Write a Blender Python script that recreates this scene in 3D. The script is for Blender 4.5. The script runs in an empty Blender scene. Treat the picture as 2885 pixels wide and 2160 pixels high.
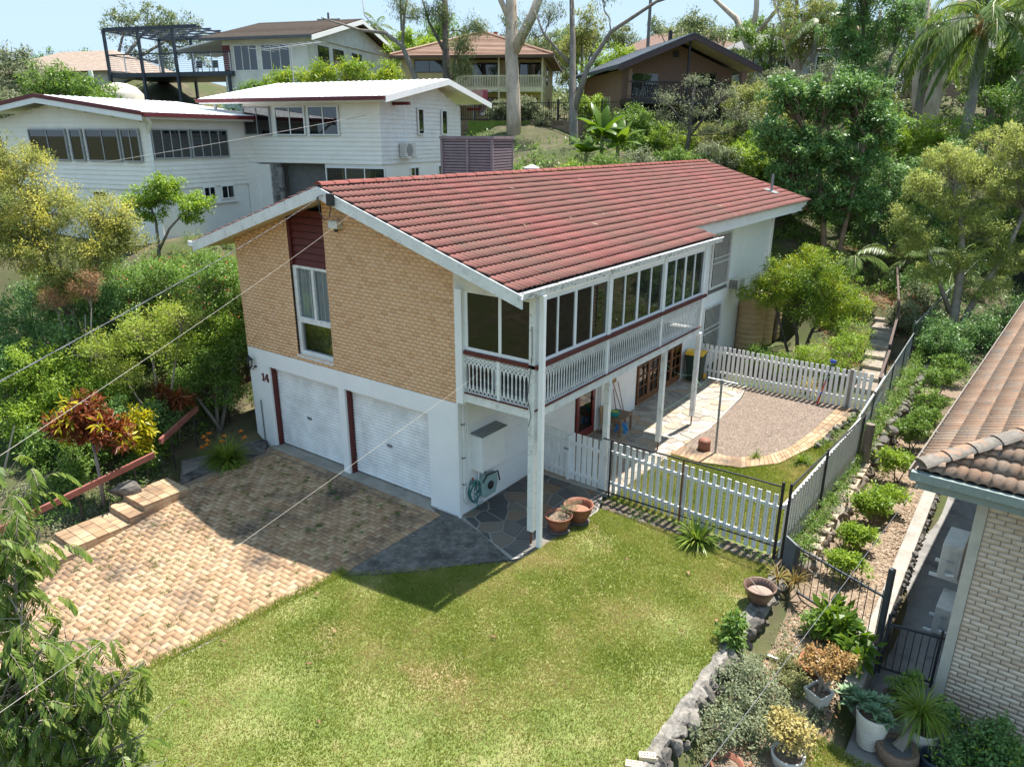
import bpy, math, random
import numpy as np
from mathutils import Vector, Matrix

S = bpy.context.scene
COL = S.collection
R = math.radians
random.seed(7)
NP = np.random.default_rng(11)

# ------------------------------------------------------------------ camera
cam_d = bpy.data.cameras.new('camera')
cam = bpy.data.objects.new('camera', cam_d)
COL.objects.link(cam)
yaw, pit, rol = 0.63237, 0.33052, 0.00363
fw = Vector((-math.sin(yaw)*math.cos(pit), math.cos(yaw)*math.cos(pit), -math.sin(pit)))
r0 = Vector((math.cos(yaw), math.sin(yaw), 0)); u0 = r0.cross(fw)
rr = r0*math.cos(rol)+u0*math.sin(rol); uu = u0*math.cos(rol)-r0*math.sin(rol)
cam.matrix_world = Matrix(((rr.x, uu.x, -fw.x, 9.4872), (rr.y, uu.y, -fw.y, -10.9661), (rr.z, uu.z, -fw.z, 8.1489), (0, 0, 0, 1)))
cam_d.sensor_width = 36; cam_d.lens = 36*2028.49/2885
cam_d.clip_start = 0.1; cam_d.clip_end = 4000
S.camera = cam

# ------------------------------------------------------------------ sky and sun
SUN = Vector((0.05, 0.425, 1.0)).normalized()
W = bpy.data.worlds.new('World'); S.world = W; W.use_nodes = True
nt = W.node_tree; bg = nt.nodes['Background']
sky = nt.nodes.new('ShaderNodeTexSky'); sky.sky_type = 'NISHITA'; sky.sun_disc = False
sky.sun_elevation = math.asin(SUN.z); sky.sun_rotation = math.atan2(SUN.x, SUN.y)
sky.air_density = 1.0; sky.dust_density = 0.5; sky.ozone_density = 1.0; sky.altitude = 2500
def vmath(op, a, b):
    n = nt.nodes.new('ShaderNodeVectorMath'); n.operation = op; nt.links.new(a, n.inputs[0])
    if isinstance(b, tuple): n.inputs[1].default_value = b
    else: nt.links.new(b, n.inputs[1])
    return n.outputs[0]
soft = vmath('MULTIPLY', vmath('DIVIDE', sky.outputs[0], vmath('ADD', sky.outputs[0], (.45, .45, .45))), (1.2, 1.55, 1.9))   # film-like shoulder, the same over the whole dome
nt.links.new(soft, bg.inputs[0]); bg.inputs[1].default_value = 0.15
sl = bpy.data.lights.new('sun', 'SUN'); sl.energy = 2.5; sl.angle = R(0.53); sl.color = (1.0, 0.955, 0.88)
so = bpy.data.objects.new('sun', sl); COL.objects.link(so)
so.rotation_euler = (-SUN).to_track_quat('-Z', 'Y').to_euler(); so.location = (0, 0, 60)
S.view_settings.view_transform = 'Standard'; S.view_settings.look = 'None'
S.view_settings.gamma = 1; S.view_settings.use_curve_mapping = False
S.view_settings.exposure = 2.1
S.render.engine = 'CYCLES'
S.cycles.max_bounces = 6; S.cycles.diffuse_bounces = 4; S.cycles.glossy_bounces = 3
S.cycles.transmission_bounces = 4; S.cycles.transparent_max_bounces = 8
S.cycles.caustics_reflective = False; S.cycles.caustics_refractive = False
S.cycles.use_denoising = True

# ------------------------------------------------------------------ materials
MATS = {}
def nodes(name):
    m = bpy.data.materials.new(name); m.use_nodes = True
    t = m.node_tree
    return m, t, t.nodes['Principled BSDF'], t.nodes['Material Output']
def rampnode(t, cols):
    n = t.nodes.new('ShaderNodeValToRGB'); e = n.color_ramp.elements
    while len(e) > 1: e.remove(e[-1])
    for i, (p, c) in enumerate(cols):
        el = e[0] if i == 0 else e.new(p)
        el.position = p; el.color = (c[0], c[1], c[2], 1)
    return n
def math_n(t, op, a, b=None, clamp=False):
    n = t.nodes.new('ShaderNodeMath'); n.operation = op; n.use_clamp = clamp
    for i, v in enumerate((a, b)):
        if v is None: continue
        if hasattr(v, 'links') or hasattr(v, 'is_linked'): t.links.new(v, n.inputs[i])
        else: n.inputs[i].default_value = v
    return n.outputs[0]
def noise_n(t, scale, detail=5, rough=.6, stretch=None, w=0.0):
    g = t.nodes.new('ShaderNodeNewGeometry'); v = g.outputs['Position']
    if stretch or w:
        mp = t.nodes.new('ShaderNodeMapping'); t.links.new(v, mp.inputs[0])
        mp.inputs['Scale'].default_value = stretch or (1, 1, 1); mp.inputs['Location'].default_value = (w, w*1.7, w*.6); v = mp.outputs[0]
    n = t.nodes.new('ShaderNodeTexNoise'); n.inputs['Scale'].default_value = scale
    n.inputs['Detail'].default_value = detail; n.inputs['Roughness'].default_value = rough
    t.links.new(v, n.inputs['Vector'])
    return n.outputs[0]
def rand_n(t):
    g = t.nodes.new('ShaderNodeNewGeometry'); o = t.nodes.new('ShaderNodeObjectInfo')
    return math_n(t, 'FRACT', math_n(t, 'ADD', g.outputs['Random Per Island'], math_n(t, 'MULTIPLY', o.outputs['Random'], 7.31)))
def mixc(t, fac, a, b):
    n = t.nodes.new('ShaderNodeMix'); n.data_type = 'RGBA'
    t.links.new(fac, n.inputs[0])
    for i, v in ((6, a), (7, b)):
        if isinstance(v, tuple): n.inputs[i].default_value = (v[0], v[1], v[2], 1)
        else: t.links.new(v, n.inputs[i])
    return n.outputs[2]
def M(name, cols, rough=.7, ns=4, det=6, rnd=0., bump=.15, bs=60, stretch=None, spec=.4, metal=0., stains=(), coat=0.):
    """procedural material: ramp over noise/random, stains = (scale, lo, hi, colour, stretch), bump from fine noise"""
    if name in MATS: return MATS[name]
    m, t, b, o = nodes(name)
    if isinstance(cols[0], (int, float)):
        c = cols; cols = [(.25, tuple(x*.86 for x in c)), (.75, tuple(min(1, x*1.1) for x in c))]
    f = noise_n(t, ns, det, .62, stretch)
    f = math_n(t, 'MULTIPLY_ADD', f, 1.6); t.nodes[-1].inputs[2].default_value = -.3
    if rnd:
        r = rand_n(t)
        f = math_n(t, 'ADD', math_n(t, 'MULTIPLY', f, 1-rnd), math_n(t, 'MULTIPLY', r, rnd))
    rp = rampnode(t, cols); t.links.new(f, rp.inputs[0]); col = rp.outputs[0]
    for k, (sc, lo, hi, c, st) in enumerate(stains):
        n = noise_n(t, sc, 7, .65, st, 3.1+k*5)
        mr = t.nodes.new('ShaderNodeMapRange'); t.links.new(n, mr.inputs[0])
        mr.inputs[1].default_value = lo; mr.inputs[2].default_value = hi
        col = mixc(t, mr.outputs[0], col, c)
    t.links.new(col, b.inputs['Base Color'])
    b.inputs['Roughness'].default_value = rough; b.inputs['Metallic'].default_value = metal
    b.inputs['Specular IOR Level'].default_value = spec
    if coat: b.inputs['Coat Weight'].default_value = coat
    if bump:
        n = noise_n(t, bs, 4, .6)
        bp = t.nodes.new('ShaderNodeBump'); bp.inputs['Strength'].default_value = bump; bp.inputs['Distance'].default_value = .02
        t.links.new(n, bp.inputs['Height']); t.links.new(bp.outputs[0], b.inputs['Normal'])
    MATS[name] = m
    return m
def LEAF(name, cols, trans=.33, rough=.55, spec=.22, ns=.9, nmix=.35):
    """leaf: random colour per leaf and per clump, light through the blade"""
    if name in MATS: return MATS[name]
    m, t, b, o = nodes(name)
    r = rand_n(t); n = math_n(t, 'MULTIPLY_ADD', noise_n(t, ns, 4, .6), 2.4); t.nodes[-1].inputs[2].default_value = -.7
    f = math_n(t, 'ADD', math_n(t, 'MULTIPLY', r, 1-nmix), math_n(t, 'MULTIPLY', n, nmix), True)
    rp = rampnode(t, cols); t.links.new(f, rp.inputs[0])
    t.links.new(rp.outputs[0], b.inputs['Base Color'])
    b.inputs['Roughness'].default_value = rough; b.inputs['Specular IOR Level'].default_value = spec
    tr = t.nodes.new('ShaderNodeBsdfTranslucent')
    hs = t.nodes.new('ShaderNodeHueSaturation'); hs.inputs['Saturation'].default_value = 1.1; hs.inputs['Value'].default_value = 1.3; hs.inputs['Hue'].default_value = .49
    t.links.new(rp.outputs[0], hs.inputs['Color']); t.links.new(hs.outputs[0], tr.inputs[0])
    mx = t.nodes.new('ShaderNodeMixShader'); mx.inputs[0].default_value = trans
    t.links.new(b.outputs[0], mx.inputs[1]); t.links.new(tr.outputs[0], mx.inputs[2]); t.links.new(mx.outputs[0], o.inputs[0])
    MATS[name] = m
    return m
def GLASS(name, tint, refl=1.0, clear=.5):
    """thin pane: tinted see-through mixed with a mirror-like coat by view angle"""
    if name in MATS: return MATS[name]
    m, t, b, o = nodes(name); t.nodes.remove(b)
    tr = t.nodes.new('ShaderNodeBsdfTransparent'); tr.inputs[0].default_value = (tint[0], tint[1], tint[2], 1)
    gl = t.nodes.new('ShaderNodeBsdfGlossy'); gl.inputs['Roughness'].default_value = .01; gl.inputs[0].default_value = (refl, refl, refl, 1)
    gm = t.nodes.new('ShaderNodeNewGeometry'); dp = t.nodes.new('ShaderNodeVectorMath'); dp.operation = 'DOT_PRODUCT'
    t.links.new(gm.outputs['Normal'], dp.inputs[0]); t.links.new(gm.outputs['Incoming'], dp.inputs[1])
    c = math_n(t, 'SUBTRACT', 1.0, math_n(t, 'ABSOLUTE', dp.outputs['Value']), True)
    f = math_n(t, 'MULTIPLY_ADD', math_n(t, 'POWER', c, 4.0), .9, True); t.nodes[-1].inputs[2].default_value = .07
    mx = t.nodes.new('ShaderNodeMixShader'); t.links.new(f, mx.inputs[0])
    t.links.new(tr.outputs[0], mx.inputs[1]); t.links.new(gl.outputs[0], mx.inputs[2]); t.links.new(mx.outputs[0], o.inputs[0])
    MATS[name] = m
    return m

white = M('white_paint', [(.2, (.78, .78, .76)), (.8, (.86, .86, .85))], .55, 3, bump=.08, bs=30)
white_wall = M('white_masonry_paint', [(.2, (.84, .84, .83)), (.8, (.91, .91, .9))], .7, 1.2, bump=.12, bs=45, stains=((.9, .62, .8, (.74, .72, .68), (1, 1, .25)),))
white_old = M('weathered_white_paint', [(.2, (.66, .66, .64)), (.8, (.8, .8, .78))], .6, 3, bump=.15, bs=40, stains=((14, .6, .68, (.33, .32, .3), None), (5, .56, .72, (.5, .49, .46), None)))
gutter_m = M('mouldy_gutter_paint', [(.2, (.66, .66, .65)), (.8, (.8, .8, .79))], .5, 4, bump=.1, stains=((16, .54, .62, (.24, .24, .22), (1, .5, 1)), (40, .58, .66, (.2, .2, .18), None)))
redwood = M('red_brown_paint', [(.2, (.085, .014, .012)), (.8, (.13, .026, .021))], .6, 5, bump=.2, stretch=(1, 1, 6), stains=((30, .66, .75, (.05, .02, .02), None),))
redrail = M('faded_red_rail', [(.2, (.2, .065, .05)), (.8, (.3, .11, .085))], .65, 5, bump=.2, stains=((9, .6, .75, (.36, .2, .16), None),))
brick_m = M('cream_brick', [(.0, (.62, .34, .18)), (.14, (.7, .41, .22)), (.3, (.8, .49, .275)), (.7, (.83, .52, .3)), (1, (.86, .56, .335))], .85, 2.5, rnd=.75, bump=.35, bs=120)
mortar_m = M('grey_mortar', (.5, .37, .26), .9, 20, bump=.3)
nbrick_m = M('pale_grey_brick', [(.0, (.56, .42, .31)), (.4, (.66, .53, .41)), (.8, (.71, .585, .46)), (1, (.75, .64, .52))], .8, 2.5, rnd=.8, bump=.35, bs=120)
nmortar_m = M('dark_mortar', (.26, .22, .18), .9, 20, bump=.3)
tile_m = M('red_roof_tile', [(.0, (.19, .085, .07)), (.3, (.235, .09, .078)), (.6, (.27, .098, .088)), (1, (.33, .13, .118))], .8, 1.1, rnd=.55, bump=.5, bs=70, spec=.12,
           stains=((.42, .4, .68, (.2, .105, .085), (.6, 1.0, 1)), (2.4, .54, .74, (.15, .1, .078), (.35, 2.4, 1)), (18, .58, .72, (.11, .08, .065), (.4, 1, 1))))
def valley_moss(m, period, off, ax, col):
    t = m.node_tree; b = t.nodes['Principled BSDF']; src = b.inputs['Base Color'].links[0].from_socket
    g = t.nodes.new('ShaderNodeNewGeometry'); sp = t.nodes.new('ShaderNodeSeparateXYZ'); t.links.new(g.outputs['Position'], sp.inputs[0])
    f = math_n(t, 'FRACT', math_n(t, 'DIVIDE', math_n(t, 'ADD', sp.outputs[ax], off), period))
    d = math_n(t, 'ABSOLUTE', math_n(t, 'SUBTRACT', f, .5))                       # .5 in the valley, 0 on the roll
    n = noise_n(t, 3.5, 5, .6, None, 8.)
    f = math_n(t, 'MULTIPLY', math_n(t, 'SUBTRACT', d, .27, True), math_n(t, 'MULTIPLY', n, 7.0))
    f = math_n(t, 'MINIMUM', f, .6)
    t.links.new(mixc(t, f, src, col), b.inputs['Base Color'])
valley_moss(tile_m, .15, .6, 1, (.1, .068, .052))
ridge_m = M('ridge_cap_tile', [(.1, (.19, .06, .05)), (.9, (.26, .09, .078))], .75, 2, rnd=.3, spec=.12, bump=.5, bs=60, stains=((5, .56, .7, (.15, .11, .085), None),))
ntile_m = M('orange_roof_tile', [(.0, (.24, .14, .088)), (.5, (.32, .195, .125)), (1, (.4, .265, .18))], .85, 1.5, rnd=.6, bump=.5, bs=60,
            stains=((1.6, .47, .62, (.3, .22, .16), None), (4.5, .56, .66, (.2, .175, .15), (1, .6, 1)), (14, .58, .7, (.14, .125, .11), None)))
nridge_m = M('grey_lichen_ridge', [(.2, (.13, .115, .1)), (.8, (.25, .22, .185))], .9, 8, bump=.8, stains=((2.5, .5, .62, (.36, .2, .12), None), (12, .58, .68, (.1, .09, .08), None)))
paver_m = M('clay_paver', [(.0, (.27, .155, .085)), (.3, (.35, .22, .125)), (.65, (.42, .285, .17)), (1, (.5, .37, .24))], .85, .9, rnd=.7, bump=.3, bs=90,
            stains=((.75, .49, .7, (.06, .05, .043), None), (2.2, .58, .76, (.2, .145, .105), None), (9, .6, .75, (.17, .125, .09), None)))
joint_m = M('sandy_joint', (.24, .18, .13), .95, 12, bump=.4)
concrete = M('weathered_concrete', [(.2, (.26, .235, .2)), (.8, (.37, .34, .295))], .85, 3, bump=.3, stains=((1.4, .5, .7, (.22, .2, .175), None), (7, .6, .7, (.14, .13, .115), None)))
darkconc = M('dark_stained_concrete', [(.15, (.06, .058, .055)), (.5, (.12, .113, .103)), (.85, (.21, .195, .175))], .9, 5, bump=.9, bs=25, stains=((2, .5, .68, (.05, .048, .045), None), (9, .58, .68, (.2, .185, .165), None)))
flag_m = M('sandstone_flag', [(.0, (.2, .15, .115)), (.3, (.32, .29, .25)), (.55, (.42, .37, .31)), (.8, (.36, .26, .17)), (1, (.44, .4, .34))], .75, 2.2, rnd=.75, bump=.4, bs=30, stains=((6, .56, .72, (.16, .15, .14), None),))
flagjoint = M('flag_joint', (.47, .43, .37), .9, 10, bump=.3)
metal_dk = M('dark_grey_steel', (.045, .05, .058), .45, 6, bump=.05)
metal_bk = M('black_steel', (.025, .025, .027), .5, 6, bump=.05)
galv = M('galvanised_pipe', (.26, .275, .28), .45, 12, bump=.05, metal=.3)
rust = M('rusty_steel', [(.2, (.12, .05, .03)), (.8, (.24, .1, .05))], .8, 20, bump=.3)
alu = M('pale_aluminium', (.52, .54, .56), .4, 8, bump=.02, metal=.2)
pale_rock = M('pale_field_rock', [(.1, (.12, .095, .072)), (.5, (.24, .2, .155)), (.9, (.38, .33, .27))], .9, 5, rnd=.4, bump=.8, bs=14, stains=((4, .6, .72, (.09, .08, .07), None),))
rock_m = M('dark_basalt_rock', [(.1, (.05, .046, .042)), (.5, (.14, .125, .108)), (.9, (.27, .24, .2))], .85, 5, rnd=.35, bump=.8, bs=14, stains=((4, .6, .72, (.33, .29, .24), None),))
bark_pale = M('pale_gum_bark', [(.1, (.3, .22, .16)), (.4, (.42, .33, .25)), (.7, (.55, .45, .36)), (1, (.6, .5, .41))], .8, 2.2, bump=.3, bs=20, stretch=(1, 1, .4), stains=((7, .64, .72, (.13, .08, .06), (1, 1, .5)),))
bark_grey = M('grey_bark', [(.1, (.1, .085, .07)), (.6, (.22, .19, .16)), (1, (.3, .27, .235))], .9, 4, bump=.6, bs=25, stretch=(1, 1, .3))
bark_dark = M('dark_bark', [(.1, (.055, .045, .038)), (.8, (.14, .115, .095))], .9, 5, bump=.6, bs=25, stretch=(1, 1, .3))
twig = M('pale_twig', [(.1, (.2, .16, .125)), (.9, (.36, .3, .25))], .85, 6, bump=.2)
glass_dk = GLASS('window_glass', (.2, .21, .22), .9)
glass_far = GLASS('far_window_glass', (.42, .46, .5), 1.0)
dark_room = M('dark_interior', (.035, .033, .032), .9, 3, bump=0)
curtain = M('pale_curtain', [(.2, (.42, .5, .56)), (.8, (.58, .66, .71))], .9, 5, bump=0)

# ------------------------------------------------------------------ object helpers
def tag(o, label=None, cat=None, group=None, kind=None):
    for k, v in (('label', label), ('category', cat), ('group', group), ('kind', kind)):
        if v: o[k] = v
    return o
def empty(name, loc=(0, 0, 0), rz=0., label=None, cat=None, group=None):
    o = bpy.data.objects.new(name, None); COL.objects.link(o)
    o.location = loc; o.rotation_euler = (0, 0, rz); o.empty_display_size = .2
    return tag(o, label, cat, group)
def link(name, mesh, parent=None, loc=None, rot=None, scale=None):
    o = bpy.data.objects.new(name, mesh); COL.objects.link(o)
    if parent: o.parent = parent
    if loc is not None: o.location = loc
    if rot is not None: o.rotation_euler = rot
    if scale is not None: o.scale = scale
    return o
def copy_tree(o, parent=None):
    c = o.copy(); COL.objects.link(c); c.parent = parent
    for ch in list(o.children): copy_tree(ch, c)
    return c
def np_mesh(name, V, F, mat, smooth=False):
    """V (n,3), F (m,k) numpy"""
    me = bpy.data.meshes.new(name); V = np.asarray(V, np.float32); F = np.asarray(F, np.int32)
    m, k = F.shape
    me.vertices.add(len(V)); me.vertices.foreach_set('co', V.ravel())
    me.loops.add(m*k); me.loops.foreach_set('vertex_index', F.ravel())
    me.polygons.add(m); me.polygons.foreach_set('loop_start', np.arange(0, m*k, k, dtype=np.int32))
    me.polygons.foreach_set('loop_total', np.full(m, k, np.int32))
    if smooth: me.polygons.foreach_set('use_smooth', np.ones(m, bool))
    me.materials.append(mat); me.update(calc_edges=True)
    return me
class FR:
    """a wall frame: a along u, b outwards along n, c up"""
    def __init__(s, o, u, n):
        s.o = Vector(o); s.u = Vector(u).normalized(); s.n = Vector(n).normalized()
    def p(s, a, b, c): return s.o+s.u*a+s.n*b+Vector((0, 0, c))
FX = FR((0, 0, 0), (1, 0, 0), (0, -1, 0))      # wall facing -y, a = x
def FACE_X(x=0): return FR((x, 0, 0), (0, 1, 0), (1, 0, 0))   # wall facing +x, a = y
def FACE_Y(y=0): return FR((0, y, 0), (1, 0, 0), (0, -1, 0))  # wall facing -y, a = x
class MB:
    def __init__(s): s.v = []; s.f = []; s.sm = False
    def poly(s, pts):
        i = len(s.v); s.v += [tuple(p) for p in pts]; s.f.append(tuple(range(i, i+len(pts)))); return s
    def box(s, fr, a0, a1, b0, b1, c0, c1):
        i = len(s.v)
        for c in (c0, c1):
            for a, b in ((a0, b0), (a1, b0), (a1, b1), (a0, b1)): s.v.append(tuple(fr.p(a, b, c)))
        for q in ((3, 2, 1, 0), (4, 5, 6, 7), (0, 1, 5, 4), (1, 2, 6, 5), (2, 3, 7, 6), (3, 0, 4, 7)): s.f.append(tuple(i+k for k in q))
        return s
    def cube(s, x0, x1, y0, y1, z0, z1):
        i = len(s.v)
        for z in (z0, z1):
            for x, y in ((x0, y0), (x1, y0), (x1, y1), (x0, y1)): s.v.append((x, y, z))
        for q in ((3, 2, 1, 0), (4, 5, 6, 7), (0, 1, 5, 4), (1, 2, 6, 5), (2, 3, 7, 6), (3, 0, 4, 7)): s.f.append(tuple(i+k for k in q))
        return s
    def prism(s, poly, d):
        """poly list of points, extruded by vector d"""
        n = len(poly); i = len(s.v); d = Vector(d)
        s.v += [tuple(p) for p in poly]+[tuple(Vector(p)+d) for p in poly]
        s.f.append(tuple(range(i+n-1, i-1, -1))); s.f.append(tuple(range(i+n, i+2*n)))
        for k in range(n): s.f.append((i+k, i+(k+1) % n, i+n+(k+1) % n, i+n+k))
        return s
    def tube(s, pts, rad, seg=6, cap=True):
        pts = [Vector(p) for p in pts]; n = len(pts)
        if isinstance(rad, (int, float)): rad = [rad]*n
        i0 = len(s.v); ref = None
        for k, p in enumerate(pts):
            t = (pts[min(k+1, n-1)]-pts[max(k-1, 0)])
            if t.length < 1e-9: t = Vector((0, 0, 1))
            t.normalize()
            if ref is None: ref = t.orthogonal().normalized()
            a = (ref-t*ref.dot(t))
            if a.length < 1e-6: a = t.orthogonal()
            a.normalize(); ref = a; b = t.cross(a)
            for j in range(seg):
                w = 2*math.pi*j/seg
                s.v.append(tuple(p+(a*math.cos(w)+b*math.sin(w))*rad[k]))
        for k in range(n-1):
            for j in range(seg):
                q = i0+k*seg; s.f.append((q+j, q+(j+1) % seg, q+seg+(j+1) % seg, q+seg+j))
        if cap:
            s.f.append(tuple(i0+j for j in range(seg-1, -1, -1))); s.f.append(tuple(i0+(n-1)*seg+j for j in range(seg)))
        return s
    def lathe(s, prof, c=(0, 0, 0), seg=20, squash=(1, 1)):
        """prof list of (r,z)"""
        i0 = len(s.v); n = len(prof)
        for r, z in prof:
            for j in range(seg):
                w = 2*math.pi*j/seg; s.v.append((c[0]+r*math.cos(w)*squash[0], c[1]+r*math.sin(w)*squash[1], c[2]+z))
        for k in range(n-1):
            for j in range(seg):
                q = i0+k*seg; s.f.append((q+j, q+(j+1) % seg, q+seg+(j+1) % seg, q+seg+j))
        if prof[0][0] > 1e-4: s.f.append(tuple(i0+j for j in range(seg-1, -1, -1)))
        if prof[-1][0] > 1e-4: s.f.append(tuple(i0+(n-1)*seg+j for j in range(seg)))
        return s
    def mesh(s, name, mat, smooth=False):
        me = bpy.data.meshes.new(name); me.from_pydata(s.v, [], s.f); me.materials.append(mat)
        if smooth: me.polygons.foreach_set('use_smooth', [True]*len(me.polygons))
        me.update(); return me
    def build(s, name, mat, parent=None, smooth=False, loc=None):
        return link(name, s.mesh(name, mat, smooth), parent, loc)
def soften(o, w=.006, seg=2):
    m = o.modifiers.new('bevel', 'BEVEL'); m.width = w; m.segments = seg; m.limit_method = 'ANGLE'; m.angle_limit = R(40)
    return o
def merge_boxes(V, F, c, dx, dy, dz, rz=0.):
    pass
BOXF = np.array([[4, 5, 6, 7], [0, 1, 5, 4], [1, 2, 6, 5], [2, 3, 7, 6], [3, 0, 4, 7]])
def many(name, parts, mat, parent=None, label=None):
    """join copies of (V,F) arrays into one mesh object marked stuff"""
    Vs, Fs, n = [], [], 0
    for V, F in parts:
        Vs.append(V); Fs.append(np.asarray(F)+n); n += len(V)
    o = link(name, np_mesh(name, np.concatenate(Vs), np.concatenate(Fs), mat), parent)
    o['kind'] = 'stuff'
    if label: o['label'] = label
    return o
# ------------------------------------------------------------------ terrain
CP = np.array([  # x, y, z
 (-6.9,-13,-1.1),(-7.5,-8,-.7),(-7.2,-5,-.3),(-7.6,-3,.0),(-8.6,-1,.15),(-8.9,.8,.3),(-9.6,-5,.3),(-10.5,-1,1.0),(-13,-2.4,1.8),(-11,2,2.5),(-8.6,3,1.2),(-8.6,8,2.9),(-8.6,14,4.2),
 (-12,8,4.5),(-16,4,4.4),(-20,0,4.2),(-24,6,5),(-18,-8,2),(-30,-10,3),(-12,-14,-.6),(0,-15,-.9),(8,-15,-1.3),(20,-16,-2),(-30,0,5),(-40,8,8.5),(-34,20,9.5),(-22,14,6.8),(-14,18,6.3),
 (-8,22,6.0),(-3,25,6.2),(-4,32,7.4),(-14,28,7.6),(-21,32,9.1),(-26,36,9.3),(-24,26,7.8),(-14,36,8.0),(-8,38,8.2),(-1,24,3.6),(2,22,1.2),(4,20,.3),(4.6,24,1.4),(3.5,28,2.8),(1,33,5.2),(3,38,7),(9,34,5.2),(12,26,1.6),(14,20,.4),(11,14,-.6),(10,6,-.9),(9,0,-1.05),(14,-6,-1.5),(7.5,3,-.5),(7.4,10,-.45),(7.2,17,-.1),(8,22,.6),
 (20,30,2),(30,20,1),(30,0,-1),(20,45,7),(0,55,11),(-20,60,13),(-45,50,15),(-60,25,14),(-60,0,11),(-70,-30,8),(-30,-40,-2),(20,-45,-5),(60,-20,-4),(60,30,1),(50,60,8),(0,90,13),(-60,90,15),(-100,40,15),(60,110,11),(-150,-60,8),(0,180,8),(160,80,6),(-160,160,12),(0,-120,-10),(150,-60,-8)], float)
def idw(x, y):
    x = np.asarray(x, float); y = np.asarray(y, float)
    d2 = (x[..., None]-CP[:, 0])**2+(y[..., None]-CP[:, 1])**2+.15
    w = d2**-1.7
    return (w*CP[:, 2]).sum(-1)/w.sum(-1)
def sstep(t): t = np.clip(t, 0, 1); return t*t*(3-2*t)
def drive_z(x, y):
    s = np.clip((-.45-np.asarray(x, float))/5.8, 0, 1.15); f = np.maximum(0, -3-np.asarray(y, float))
    return -(.02+s*.115)*f
def rect_d(x, y, x0, x1, y0, y1):
    dx = np.maximum(np.maximum(x0-x, x-x1), 0); dy = np.maximum(np.maximum(y0-y, y-y1), 0)
    return np.hypot(dx, dy)
def hgt(x, y):
    x = np.asarray(x, float); y = np.asarray(y, float); z = idw(x, y)
    z = z+(.12*np.sin(x*.9+1)*np.cos(y*.7))*sstep((rect_d(x, y, -8, 10, -14, 20))/4)
    b = sstep(rect_d(x, y, -6.9, 6.35, -13, 13.2)/1.0); z = z*b+(-.12)*(1-b)
    b = sstep(rect_d(x, y, -7.0, 1.6, 0, 20.3)/.5); z = z*b+(-.14)*(1-b)
    b = sstep(rect_d(x, y, .5, 5.6, 12, 19)/1.2); z = z*b+(-.06)*(1-b)
    ins = rect_d(x, y, -6.9, -.2, -13.5, -.5); b = sstep(ins/.6)
    z = np.where(ins < .6, np.minimum(z, (drive_z(x, y)-.14)*(1-b)+z*b), z)
    # neighbour's side: garden bed, then path level
    b = sstep(rect_d(x, y, 7.0, 8.0, -9, 15)/.45); z = z*b+(-.5)*(1-b)
    b = sstep(rect_d(x, y, 8.6, 14, -9, 16)/.35); z = z*b+(-1.12)*(1-b)
    return z
def axis(lo, hi, step, far):
    a = np.arange(lo, hi+1e-6, step); L, Rr = [], []; s = step; p = lo
    while p > -far: s *= 1.25; p -= s; L.append(p)
    s = step; p = hi
    while p < far: s *= 1.25; p += s; Rr.append(p)
    return np.array(L[::-1]+list(a)+Rr)
gx = axis(-18, 13, .5, 1500); gy = axis(-14, 28, .5, 1500)
GX, GY = np.meshgrid(gx, gy); GZ = hgt(GX, GY)
nx_, ny_ = len(gx), len(gy)
idx = np.arange(nx_*ny_).reshape(ny_, nx_)
Fg = np.stack([idx[:-1, :-1], idx[:-1, 1:], idx[1:, 1:], idx[1:, :-1]], -1).reshape(-1, 4)
soil = M('soil_and_leaf_litter', [(.15, (.045, .038, .022)), (.45, (.085, .07, .04)), (.7, (.12, .1, .055)), (1, (.19, .15, .095))], .95, 1.6, bump=.7, bs=22,
         stains=((.35, .42, .58, (.06, .075, .02), None), (5, .62, .72, (.2, .16, .11), None)))
g = link('ground', np_mesh('ground', np.stack([GX, GY, GZ], -1).reshape(-1, 3), Fg, soil, True)); g['kind'] = 'structure'
def gz(x, y): return float(hgt(np.array([x]), np.array([y]))[0])

def sheet(name, poly, z, mat, kind='structure', thick=0.08, zf=None):
    m = MB(); m.prism([(x, y, (zf(x, y) if zf else 0)+z-thick) for x, y in poly], (0, 0, thick))
    o = m.build(name, mat); o['kind'] = kind
    return o
def grid_sheet(name, x0, x1, y0, y1, st, zfun, mat, mask=None):
    xs = np.arange(x0, x1+1e-6, st); ys = np.arange(y0, y1+1e-6, st); X, Y = np.meshgrid(xs, ys); Z = zfun(X, Y)
    n = len(xs); ii = np.arange(X.size).reshape(X.shape)
    F = np.stack([ii[:-1, :-1], ii[:-1, 1:], ii[1:, 1:], ii[1:, :-1]], -1).reshape(-1, 4)
    if mask is not None:
        P = np.stack([X, Y], -1).reshape(-1, 2); c = P[F].mean(1); F = F[mask(c[:, 0], c[:, 1])]
    return link(name, np_mesh(name, np.stack([X, Y, Z], -1).reshape(-1, 3), F, mat, True))

# street in front (behind the camera, seen in the panes)
asph = M('asphalt', [(.2, (.045, .045, .047)), (.8, (.075, .074, .073))], .85, 3, bump=.4)
sheet('road', [(-60, -27), (60, -27), (60, -18.5), (-60, -18.5)], -.7, asph, thick=.3)
sheet('kerb', [(-60, -18.5), (60, -18.5), (60, -18.2), (-60, -18.2)], -.58, concrete, thick=.3)

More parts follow.
